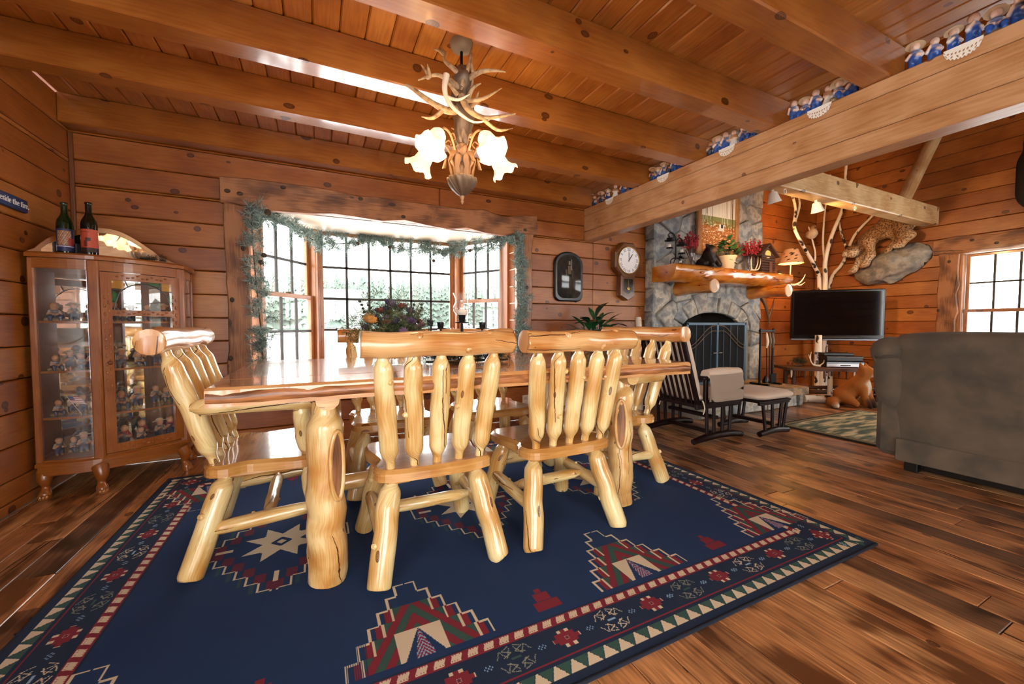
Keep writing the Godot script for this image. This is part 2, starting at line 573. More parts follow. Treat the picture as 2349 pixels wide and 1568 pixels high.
	M.spots.albedo_texture = ntex(noise(93, 0.06, FastNoiseLite.TYPE_CELLULAR, 1), 256, 256, [[0.0, Color(0.32, 0.25, 0.2)], [0.22, Color(0.4, 0.32, 0.26)], [0.34, Color(0.93, 0.92, 0.9)], [1.0, Color(1, 1, 1)]])
	M.spots.uv1_scale = Vector3(3.0, 3.0, 3.0)
	M.blackfur = mat(Color("14110f"), 0.7)
	M.straw = mat(Color("e6d0aa"), 0.6)
	M.sofa = mat(Color("6a5f52"), 0.9)
	M.sofa.albedo_texture = ntex(noise(95, 0.012, FastNoiseLite.TYPE_SIMPLEX_SMOOTH, 4), 512, 512, [[0.0, Color(0.6, 0.6, 0.61)], [0.5, Color(0.84, 0.82, 0.79)], [1.0, Color(1, 0.95, 0.88)]])
	M.sofa.uv1_triplanar = true; M.sofa.uv1_scale = Vector3(0.6, 0.6, 0.6)
	M.sofa.rim_enabled = true; M.sofa.rim = 0.4
	M.cushion = mat(Color("dcc6b0"), 0.9)
	M.cushion.rim_enabled = true; M.cushion.rim = 0.4
	M.dark_cherry = mat(Color("1c0b09"), 0.4); M.dark_cherry.metallic_specular = 0.3
	M.needle = mat(Color(1, 1, 1), 0.8); M.needle.vertex_color_use_as_albedo = true
	M.needle.backlight_enabled = true; M.needle.backlight = Color(0.3, 0.35, 0.33)
	M.leaf = mat(Color(1, 1, 1), 0.35); M.leaf.vertex_color_use_as_albedo = true
	M.leaf.backlight_enabled = true; M.leaf.backlight = Color(0.15, 0.25, 0.1)
	M.cone = mat(Color("4a3a2c"), 0.8)
	M.birch = mat(Color("efe6d6"), 0.6)
	M.birch.albedo_texture = ntex(noise(97, 0.035, FastNoiseLite.TYPE_SIMPLEX_SMOOTH, 3), 64, 512, [[0.0, Color(0.1, 0.08, 0.07)], [0.27, Color(0.14, 0.11, 0.1)], [0.33, Color(0.95, 0.93, 0.9)], [1.0, Color(1, 1, 1)]])
	M.birch.uv1_scale = Vector3(2.2, 0.35, 1)
	M.wax = mat(Color("efe8da"), 0.5)
	M.clear = pane_mat(Color(1, 1, 1), 0.03)
	M.snow = mat(Color("f4f6f8"), 0.9)
	M.conifer = mat(Color("5d6762"), 0.95); M.conifer.vertex_color_use_as_albedo = true
	M.bark = mat(Color("5d554d"), 0.95)
	M.paper = mat(Color(1, 1, 1), 0.8)

func ptex(im: Image, rough := 0.5) -> StandardMaterial3D:
	var m := mat(Color(1, 1, 1), rough)
	m.albedo_texture = ImageTexture.create_from_image(im)
	m.texture_repeat = false
	return m

# text as flat letters, thin extrusion
func letters(txt: String, height: float, depth: float, material: Material, parent: Node, at: Vector3, basis := Basis(), font := "Droid Sans", called := "lettering") -> MeshInstance3D:
	var t := TextMesh.new()
	var f := SystemFont.new()
	f.font_names = PackedStringArray([font])
	t.font = f
	t.text = txt
	t.font_size = 32
	t.pixel_size = height / 23.0
	t.depth = depth
	t.material = material
	t.curve_step = 2.0
	var o := MeshInstance3D.new()
	o.mesh = t
	o.name = called
	o.transform = Transform3D(basis, at)
	parent.add_child(o, true)
	return o

# ---------------------------------------------------------------- the room
const XL := -1.48
const XR := 7.33
const ZB := -3.774
const ZF := 2.8
const CEIL := 2.5
const TOP := 4.7

func set_view() -> void:
	var cam := Camera3D.new()
	cam.name = "camera"
	cam.position = Vector3(0, 1.0, 0)
	cam.rotation_degrees = Vector3(-2.303, -25.888, 0)
	cam.fov = 2.0 * rad_to_deg(atan(784.0 / 920.0))
	cam.near = 0.05
	cam.far = 3000.0
	add_child(cam)
	var env := Environment.new()
	env.tonemap_mode = Environment.TONE_MAPPER_LINEAR
	env.tonemap_exposure = EXPOSURE
	env.background_mode = Environment.BG_SKY
	var sky := Sky.new()
	var sm := ProceduralSkyMaterial.new()
	sm.sky_top_color = Color(0.97, 0.97, 0.96)
	sm.sky_horizon_color = Color(1.0, 0.995, 0.98)
	sm.ground_horizon_color = Color(0.9, 0.93, 0.96)
	sm.ground_bottom_color = Color(0.88, 0.91, 0.95)
	sky.sky_material = sm
	env.sky = sky
	env.background_energy_multiplier = SKY
	env.sdfgi_enabled = true
	env.ssao_enabled = true
	env.ssil_enabled = true
	var we := WorldEnvironment.new()
	we.name = "world_environment"
	we.environment = env
	add_child(we)

# log courses between a0 and a1 along x (dir 0) or z (dir 2); inner face at f, body behind it on side s; holes: [a0, a1, y0, y1]
func log_wall(w: Node3D, dir: int, f: float, s: float, a0: float, a1: float, y1: float, holes: Array) -> void:
	var ys := [0.0]
	var y := 0.1745
	while y < y1 - 0.05:
		ys.append(y); y += 0.1775
	ys.append(y1)
	var row := 0
	for i in ys.size() - 1:
		var cuts := [ys[i], ys[i + 1]]
		for h in holes:
			for q in [h[2], h[3]]:
				if q > ys[i] + 0.005 and q < ys[i + 1] - 0.005: cuts.append(q)
		cuts.sort()
		for k in cuts.size() - 1:
			var lo: float = cuts[k]
			var hi: float = cuts[k + 1]
			var spans := [[a0, a1]]
			for h in holes:
				if h[2] < hi - 0.002 and h[3] > lo + 0.002:
					var nxt := []
					for sp in spans:
						if h[1] <= sp[0] or h[0] >= sp[1]: nxt.append(sp)
						else:
							if h[0] > sp[0] + 0.01: nxt.append([sp[0], h[0]])
							if h[1] < sp[1] - 0.01: nxt.append([h[1], sp[1]])
					spans = nxt
			for sp in spans:
				var at: float = sp[0]
				while at < sp[1] - 0.001:
					var e: float = minf(sp[1], at + rng.randf_range(2.2, 4.2))
					if sp[1] - e < 0.5: e = sp[1]
					var sz := Vector3(e - at - 0.003, hi - lo - 0.005, 0.14)
					var ct := Vector3((at + e) * 0.5, (lo + hi) * 0.5, f + s * 0.07)
					if dir == 2:
						sz = Vector3(0.14, hi - lo - 0.005, e - at - 0.003); ct = Vector3(f + s * 0.07, (lo + hi) * 0.5, (at + e) * 0.5)
					boxp("log", ct, sz, M.logs[rng.randi() % M.logs.size()], w, dir, 0.006)
					at = e
		row += 1

func backing(w: Node3D, dir: int, f: float, s: float, a0: float, a1: float, y1: float, holes: Array) -> void:
	# sheathing behind the logs, cut round the openings
	var cx := [a0, a1]
	var cy := [0.0, y1]
	for h in holes:
		cx.append(h[0]); cx.append(h[1]); cy.append(h[2]); cy.append(h[3])
	cx.sort(); cy.sort()
	var mb := MB.new()
	for i in cx.size() - 1:
		for j in cy.size() - 1:
			if cx[i + 1] - cx[i] < 0.001 or cy[j + 1] - cy[j] < 0.001: continue
			var mx: float = (cx[i] + cx[i + 1]) * 0.5
			var my: float = (cy[j] + cy[j + 1]) * 0.5
			var hit := false
			for h in holes:
				if mx > h[0] and mx < h[1] and my > h[2] and my < h[3]: hit = true
			if hit: continue
			var sz := Vector3(cx[i + 1] - cx[i], cy[j + 1] - cy[j], 0.04)
			var ct := Vector3(mx, my, f + s * 0.16)
			if dir == 2:
				sz = Vector3(0.04, sz.y, sz.x); ct = Vector3(f + s * 0.16, my, mx)
			mb.box(ct, sz, dir, 0.0)
	part(mb, "sheathing", M.logs[1], w)

func build_room() -> void:
	# floor: planks run along z
	var fl := struct("floor", "distressed brown plank floor running through both rooms")
	var x := XL
	while x < XR - 0.001:
		var w := minf(0.128, XR - x)
		var z := ZB - rng.randf_range(0.0, 1.2)
		while z < 0.35:
			var ln := rng.randf_range(0.9, 2.0)
			var z0 := maxf(z, ZB)
			var z1 := minf(z + ln, 0.35)
			if z1 - z0 > 0.02:
				var g := 0.0022
				boxp("floor_board", Vector3(x + w * 0.5, -0.01 + rng.randf_range(-0.0006, 0.0006), (z0 + z1) * 0.5), Vector3(w - g, 0.02, z1 - z0 - g), M.floors[[0, 1, 2, 4, 0, 1, 4, 3, 5, 2][rng.randi() % 10]], fl, 2, 0.0025)
			z += ln
		x += 0.128
	var rest := MB.new()
	x = XL
	while x < XR - 0.001:
		var w := minf(0.128, XR - x)
		rest.uvo = Vector2(rng.randf() * 5, rng.randf() * 5)
		rest.box(Vector3(x + w * 0.5, -0.01, (0.35 + ZF) * 0.5), Vector3(w - 0.0012, 0.02, ZF - 0.35), 2, 0.0025)
		x += 0.128
	tag(part(rest, "floor_board_run", M.floors[0], fl), "", "", "", "stuff")
	boxp("subfloor", Vector3((XL + XR) * 0.5, -0.06, (ZB + ZF) * 0.5), Vector3(XR - XL + 0.5, 0.08, ZF - ZB + 0.5), M.oak_dark, fl, 0, 0.0)

	# walls
	var bay := [-0.485, 1.862, 0.6, 1.965]
	var wb := struct("wall_back", "orange pine log wall with the bay window and the fireplace")
	log_wall(wb, 0, ZB, -1.0, XL - 0.14, 2.87, CEIL, [bay])
	var fbx := [[4.13, 5.31, 0.1745, 1.2395]]
	log_wall(wb, 0, ZB, -1.0, 2.87, XR + 0.14, TOP, fbx)
	backing(wb, 0, ZB, -1.0, XL - 0.16, 2.87, CEIL, [bay])
	backing(wb, 0, ZB, -1.0, 2.87, XR + 0.16, TOP, fbx)
	var wl := struct("wall_left", "orange pine log wall beside the curio cabinet")
	var lh := [[0.25, 2.05, 0.06, 2.1]]
	log_wall(wl, 2, XL, -1.0, ZB, ZF, CEIL, lh)
	backing(wl, 2, XL, -1.0, ZB, ZF + 0.16, CEIL, lh)
	var dn := struct("door_1", "glazed double door in the left wall beside the viewer")
	glazing(dn, Vector3(XL - 0.07, 0.06, 0.25), Vector3(0, 0, 0.9), 2.04, 2, 3, 0.09, Vector3(-1, 0, 0))
	glazing(dn, Vector3(XL - 0.07, 0.06, 1.15), Vector3(0, 0, 0.9), 2.04, 2, 3, 0.09, Vector3(-1, 0, 0))
	var rw := [[-2.136, -1.16, 0.5, 1.95], [-0.35, 1.35, 0.5, 1.95]]
	var wr := struct("wall_right", "tall pine log wall of the living room with a window")
	log_wall(wr, 2, XR, 1.0, ZB, ZF, TOP, rw)
	backing(wr, 2, XR, 1.0, ZB - 0.16, ZF + 0.16, TOP, rw)
	var fh := [[-1.25, 1.35, 0.06, 2.08], [5.0, 6.9, 0.5, 2.6]]
	var wf := struct("wall_front", "log wall behind the viewer with a glass door and a large window")
	log_wall(wf, 0, ZF, 1.0, XL - 0.14, XR + 0.14, TOP, fh)
	backing(wf, 0, ZF, 1.0, XL - 0.16, XR + 0.16, TOP, fh)
	for h in fh:
		var wn := struct("window_" + str(2 + fh.find(h)), "tall glazed opening in the wall behind the viewer")
		glazing(wn, Vector3(h[0], h[2], ZF + 0.07), Vector3(h[1] - h[0], 0, 0), h[3] - h[2], 3, 2, 0.07, Vector3(0, 0, 1))
	# corner trim strip between back and left wall
	var tr := struct("trim_1", "dark vertical strip in the corner of the log walls")
	boxp("strip", Vector3(XL + 0.012, 1.15, ZB + 0.012), Vector3(0.022, 2.3, 0.022), M.oak_dark, tr, 1, 0.004)
	# living room corner and loft
	var lw := struct("wall_loft", "plain board wall closing the loft above the dining room")
	boxp("panel", Vector3(2.92, (CEIL + TOP) * 0.5 + 0.05, (ZB + ZF) * 0.5), Vector3(0.06, TOP - CEIL - 0.08, ZF - ZB), M.ceil[1], lw, 2, 0.0)
	var lc := struct("ceiling_living", "high board ceiling over the living room")
	for i in 18:
		boxp("ceiling_board", Vector3(2.9 + 0.26 * i + 0.13, TOP + 0.03, (ZB + ZF) * 0.5), Vector3(0.258, 0.06, ZF - ZB + 0.4), M.ceil[i % 3], lc, 2, 0.006)

	# dining ceiling boards, along z
	var ce := struct("ceiling", "glossy orange pine board ceiling above the beams")
	var bx := 0.003 - 0.1243 * 12
	while bx < 2.93:
		var x0 := maxf(bx, XL)
		var x1 := minf(bx + 0.1243, 2.90)
		if x1 - x0 > 0.01:
			boxp("ceiling_board", Vector3((x0 + x1) * 0.5, CEIL + 0.014, (ZB + ZF) * 0.5), Vector3(x1 - x0 - 0.003, 0.028, ZF - ZB), M.ceil[rng.randi() % 3], ce, 2, 0.007)
		bx += 0.1243
	boxp("loft_deck", Vector3((XL + 2.9) * 0.5, CEIL + 0.05, (ZB + ZF) * 0.5), Vector3(2.9 - XL + 0.2, 0.04, ZF - ZB + 0.3), M.ceil[1], ce, 0, 0.0)
	# beams across, resting on the girder
	var zs := [-2.935, -2.345, -1.725, -1.14, -0.535, 0.06, 0.66, 1.26, 1.86, 2.46]
	var nth := ["first", "second", "third", "fourth", "fifth", "sixth", "seventh", "eighth", "ninth", "tenth"]
	for i in zs.size():
		var b := struct("ceiling_beam", "varnished pine ceiling beam, %s from the bay window wall" % nth[i])
		boxp("beam", Vector3((XL + 2.885) * 0.5, 2.4065, zs[i]), Vector3(2.885 - XL, 0.187, 0.132), M.beam, b, 0, 0.007)
	var lg := struct("ledger_beam", "pine ledger beam fixed along the top of the window wall")
	boxp("beam", Vector3((XL + 2.735) * 0.5, 2.4065, ZB + 0.07), Vector3(2.735 - XL, 0.187, 0.14), M.beam, lg, 0, 0.006)
	# girder of glued laminations
	var gd := struct("girder_beam", "long pale laminated girder carrying the ceiling beams")
	for q in [[1.956, 2.062], [2.0625, 2.232], [2.2325, 2.313]]:
		boxp("lamination", Vector3(2.8025, (q[0] + q[1]) * 0.5, (ZB + ZF) * 0.5), Vector3(0.135, q[1] - q[0] - 0.002, ZF - ZB), M.girder, gd, 2, 0.006)
	# tie beam of the living room with its brace
	var tb := struct("tie_beam", "pale knotty tie beam crossing the living room to the right wall")
	boxp("beam", Vector3((2.89 + XR) * 0.5, 2.4325, -2.41), Vector3(XR - 2.89, 0.235, 0.16), M.tie, tb, 0, 0.01)
	tubep("brace", [Vector3(6.5, 2.5, -2.41), Vector3(7.36, 3.5, -2.41)], [0.085, 0.085], M.tie, tb, 4)
	for hx in [4.05, 5.32]:
		var mb := MB.new()
		var ring := []
		for k in 11: ring.append(Vector3(hx + 0.02 * cos(TAU * k / 10.0), 2.285 + 0.022 * sin(TAU * k / 10.0), -2.36))
		var rr := []
		for k in 11: rr.append(0.004)
		mb.tube(ring, rr, 6)
		part(mb, "hook", M.white, tb)
	for k in 2:
		var px: float = [3.98, 4.72][k]
		var sl := thing("spotlight", ["white cone spotlight under the tie beam nearest the fireplace chimney", "white cone spotlight under the tie beam further along towards the wall"][k], "spotlight", Vector3(px, 2.315, -2.44), 0, "spotlights under the tie beam")
		var c := MB.new()
		c.lathe([Vector2(0.012, 0.0), Vector2(0.012, -0.02), Vector2(0.035, -0.03), Vector2(0.055, -0.11), Vector2(0.062, -0.125), Vector2(0.058, -0.124), Vector2(0.05, -0.105), Vector2(0.03, -0.04), Vector2(0.001, -0.035)], 18)
		part(c, "shade", M.white, sl)
		var bb := MB.new()
		bb.ball(Vector3(0, -0.09, 0), Vector3(0.036, 0.03, 0.036), 12, 8)
		var em := mat(Color("fff6e0"), 0.3)
		em.emission_enabled = true; em.emission = Color("ffe0b0"); em.emission_energy_multiplier = 1.2
		part(bb, "bulb", em, sl)
		var lt := SpotLight3D.new()
		lt.name = "spot_lamp"
		lt.position = Vector3(px + 0.02, 2.17, -2.44)
		lt.light_color = Color("ffc98a")
		lt.light_energy = SPOT
		lt.light_size = 0.05
		lt.spot_angle = 55
		lt.spot_range = 8.0
		lt.spot_attenuation = 2.0
		lt.shadow_enabled = true
		add_child(lt)
		lt.look_at(Vector3(6.5, 1.7, -3.7) if k == 0 else Vector3(7.2, 2.0, -3.0), Vector3.UP)
		sl.rotation = Vector3(0, 0, 0.35)

# sash frame with muntins and separate panes; o lower left corner, w across, h high
func glazing(parent: Node3D, o: Vector3, w: Vector3, h: float, cols: int, rows: int, fw: float, nrm: Vector3, mat_frame: Material = null, mun := 0.012, td := 0.05) -> void:
	var mf: Material = mat_frame if mat_frame else M.frame
	var e := w.normalized()
	var L := w.length()
	var B := Basis(e, Vector3.UP, nrm)
	var put := func(a: float, b: float, y0: float, y1: float, t: float, called: String, m: Material) -> void:
		var mb := MB.new()
		mb.uvo = Vector2(rng.randf() * 3, rng.randf() * 3)
		mb.box(Vector3.ZERO, Vector3(b - a, y1 - y0, t), 0 if b - a > y1 - y0 else 1, 0.004 if t > 0.02 else 0.001)
		var p := part(mb, called, m, parent)
		p.transform = Transform3D(B, o + e * ((a + b) * 0.5) + Vector3.UP * ((y0 + y1) * 0.5))
	put.call(0.0, fw, 0.0, h, td, "stile", mf)
	put.call(L - fw, L, 0.0, h, td, "stile", mf)
	put.call(fw, L - fw, 0.0, fw, td, "rail", mf)
	put.call(fw, L - fw, h - fw, h, td, "rail", mf)
	var iw := (L - 2 * fw) / cols
	var ih := (h - 2 * fw) / rows
	for i in range(1, cols): put.call(fw + iw * i - mun * 0.5, fw + iw * i + mun * 0.5, fw, h - fw, 0.018, "muntin", M.grille)
	for j in range(1, rows): put.call(fw, L - fw, fw + ih * j - mun * 0.5, fw + ih * j + mun * 0.5, 0.018, "muntin", M.grille)
	for i in cols:
		for j in rows: put.call(fw + iw * i, fw + iw * (i + 1), fw + ih * j, fw + ih * (j + 1), 0.004, "pane", M.pane)

func live_edge(w: float, h: float, sd: int, amp := 0.02, steps := 14) -> PackedVector2Array:
	var nz := noise(sd, 0.9, FastNoiseLite.TYPE_SIMPLEX_SMOOTH, 3)
	var pts := PackedVector2Array()
	for i in steps + 1:
		var t := float(i) / steps
		pts.append(Vector2(w * t, -amp * 0.5 + amp * nz.get_noise_2d(t * w * 3.0, 1.0)))
	for i in steps + 1:
		var t := 1.0 - float(i) / steps
		pts.append(Vector2(w * t, h + amp * nz.get_noise_2d(t * w * 3.0, 30.0)))
	return pts

func slab_trim(called: String, label: String, xf: Transform3D, w: float, h: float, t: float, sd: int, knots: Array, amp := 0.02) -> Node3D:
	var o := struct(called, label)
	var mb := MB.new()
	mb.uvo = Vector2(sd * 0.37, sd * 0.71)
	mb.slab(live_edge(w, h, sd, amp), 0.0, t, 0.008, xf)
	part(mb, "slab", M.slabwood, o)
	for k in knots:
		var kb := MB.new()
		kb.ball(Vector3.ZERO, Vector3(0.022, 0.016, 0.012), 10, 6)
		var p := part(kb, "knot", M.cone, o)
		p.transform = xf * Transform3D(Basis(), Vector3(k[0], k[1], t - 0.002))
	return o

func build_windows() -> void:
	var bay := struct("window_1", "bay window with dark grilles looking onto a snowy hillside")
	var yb := 0.6
	var yt := 1.965
	var A := Vector3(-0.485, 0, ZB - 0.15)
	var B := Vector3(0.0, 0, -4.6)
	var C := Vector3(1.475, 0, -4.6)
	var D := Vector3(1.862, 0, ZB - 0.15)
	# boards above and below, reveals
	var poly := PackedVector2Array([Vector2(-0.56, -(ZB - 0.1)), Vector2(1.94, -(ZB - 0.1)), Vector2(1.58, 4.72), Vector2(-0.1, 4.72)])
	var fl := Transform3D(Basis(Vector3(1, 0, 0), Vector3(0, 0, -1), Vector3(0, 1, 0)), Vector3.ZERO)
	var hb := MB.new()
	hb.slab(poly, yt, yt + 0.05, 0.002, fl)
	part(hb, "head_board", M.baywhite, bay)
	var sb := MB.new()
	sb.slab(poly, yb - 0.05, yb, 0.002, fl)
	part(sb, "seat_board", M.frame, bay)
	for s in [[A.x - 0.03, "reveal"], [D.x + 0.03, "reveal"]]:
		boxp(s[1], Vector3(s[0], (yb + yt) * 0.5, ZB - 0.06), Vector3(0.05, yt - yb, 0.2), M.white, bay, 1, 0.003)
	# corner posts
	for p in [B, C]:
		boxp("corner_post", p + Vector3(0, (yb + yt) * 0.5, -0.02), Vector3(0.08, yt - yb, 0.1), M.frame, bay, 1, 0.006)
	var h := yt - yb
	glazing(bay, Vector3(B.x + 0.03, yb, B.z), Vector3(C.x - B.x - 0.06, 0, 0), h, 6, 4, 0.035, Vector3(0, 0, 1), null, 0.024)
	for side in [[A, B], [C, D]]:
		var a: Vector3 = side[0]
		var b: Vector3 = side[1]
		var e := (b - a).normalized()
		var nn := Vector3(-e.z, 0, e.x)
		if nn.dot(Vector3(0.7, 0, -2) - a) < 0: nn = -nn
		var w := (b - a) - e * 0.1
		var o := a + e * 0.05
		# outer casing, then two sashes, the lower one nearer the room
		for q in [[0.0, 0.035], [w.length() - 0.035, w.length()]]:
			var mb := MB.new()
			mb.box(Vector3.ZERO, Vector3(q[1] - q[0], h, 0.11), 1, 0.004)
			part(mb, "casing", M.frame, bay).transform = Transform3D(Basis(e, Vector3.UP, nn), o + e * ((q[0] + q[1]) * 0.5) + Vector3.UP * (yb + h * 0.5))
		var o2 := o + e * 0.035
		var w2 := w - e * 0.07
		glazing(bay, o2 + Vector3.UP * (yb + 0.66) - nn * 0.03, w2, h - 0.66, 3, 2, 0.035, nn, null, 0.024, 0.035)
		glazing(bay, o2 + Vector3.UP * yb + nn * 0.01, w2, 0.70, 3, 2, 0.04, nn, null, 0.024, 0.035)
		boxp("sash_lock", o2 + w2 * 0.5 + Vector3.UP * (yb + 0.708) + nn * 0.01, Vector3(0.05, 0.016, 0.02), M.bronze_dark, bay, 0, 0.004)
	# rustic slabs round the opening
	slab_trim("trim_2", "weathered live-edge slab across the top of the bay window", Transform3D(Basis(), Vector3(-0.645, 1.962, ZB)), 2.745, 0.17, 0.06, 4, [[0.05, 0.06], [0.13, 0.05], [0.42, 0.14], [1.0, 0.13], [1.36, 0.02], [2.6, 0.03]], 0.05)
	var up := Basis(Vector3(0, 1, 0), Vector3(-1, 0, 0), Vector3(0, 0, 1))
	slab_trim("trim_3", "dark weathered slab standing at the cabinet side of the bay window", Transform3D(up, Vector3(-0.485, 0.5, ZB)), 1.47, 0.14, 0.05, 6, [[0.7, 0.1], [1.1, 0.02], [0.25, 0.12]], 0.03)
	slab_trim("trim_4", "weathered slab standing at the clock side of the bay window", Transform3D(up, Vector3(2.035, 0.5, ZB)), 1.47, 0.17, 0.05, 9, [[0.9, 0.05], [0.4, 0.11]], 0.03)
	boxp("stool", Vector3(0.69, 0.585, ZB + 0.02), Vector3(2.5, 0.03, 0.14), M.frame, bay, 0, 0.006)
	# living room window, first of two in the right wall
	for k in 2:
		var z0: float = [-2.136, -0.35][k]
		var z1: float = [-1.16, 1.35][k]
		var wn := struct("window_" + str(4 + k), ["double hung window with dark grilles in the living room wall", "wide window in the living room wall beside the viewer"][k])
		for q in [[z0, z0 + 0.045], [z1 - 0.045, z1]]:
			boxp("casing", Vector3(XR + 0.06, 1.225, (q[0] + q[1]) * 0.5), Vector3(0.14, 1.45, q[1] - q[0]), M.frame, wn, 1, 0.004)
		boxp("casing", Vector3(XR + 0.06, 1.925, (z0 + z1) * 0.5), Vector3(0.14, 0.05, z1 - z0 - 0.09), M.white, wn, 2, 0.004)
		boxp("sill", Vector3(XR + 0.05, 0.515, (z0 + z1) * 0.5), Vector3(0.18, 0.03, z1 - z0 - 0.09), M.frame, wn, 2, 0.004)
		var o := Vector3(XR + 0.075, 1.18, z1 - 0.05)
		glazing(wn, Vector3(XR + 0.09, 1.17, z0 + 0.05), Vector3(0, 0, z1 - z0 - 0.1), 0.73, 4, 2, 0.035, Vector3(-1, 0, 0), null, 0.02, 0.035)
		glazing(wn, Vector3(XR + 0.05, 0.53, z0 + 0.05), Vector3(0, 0, z1 - z0 - 0.1), 0.68, 4, 2, 0.04, Vector3(-1, 0, 0), null, 0.02, 0.035)
	var side := Basis(Vector3(0, 1, 0), Vector3(0, 0, -1), Vector3(-1, 0, 0))
	slab_trim("trim_5", "weathered slab with dark knots beside the living room window", Transform3D(side, Vector3(XR, 0.42, -2.135)), 1.52, 0.17, 0.05, 12, [[1.4, 0.07], [0.78, 0.15]], 0.03)
	slab_trim("trim_6", "weathered slab across the top of the living room window", Transform3D(Basis(Vector3(0, 0, 1), Vector3.UP, Vector3(-1, 0, 0)), Vector3(XR, 1.955, -2.36)), 1.5, 0.15, 0.06, 15, [[0.55, 0.03], [0.35, 0.1]], 0.05)
	slab_trim("trim_7", "weathered slab on the near side of the living room window", Transform3D(side, Vector3(XR, 0.42, -0.99)), 1.52, 0.17, 0.05, 18, [], 0.03)
	# porch eave outside that window
	var ev := struct("porch_eave", "pale vented eave seen through the living room window")
	for i in 7:
		boxp("soffit_board", Vector3(7.62 + 0.13 * i, 1.93, -1.5), Vector3(0.128, 0.03, 8.0), M.white, ev, 2, 0.004)
	boxp("fascia", Vector3(8.54, 1.93, -1.5), Vector3(0.03, 0.18, 8.0), M.white, ev, 2, 0.004)

func terrain(px: float, pz: float) -> float:
	var d := -(pz + 6.0)
	var side := px - 20.0
	var y := -1.3
	if d > 15.0: y -= (d - 15.0) * 0.03 * (1.0 - smoothstep(40.0, 70.0, d))
	y += 13.0 * smoothstep(45.0, 190.0, d) * (1.0 - 0.55 * smoothstep(20.0, 170.0, side))
	return y

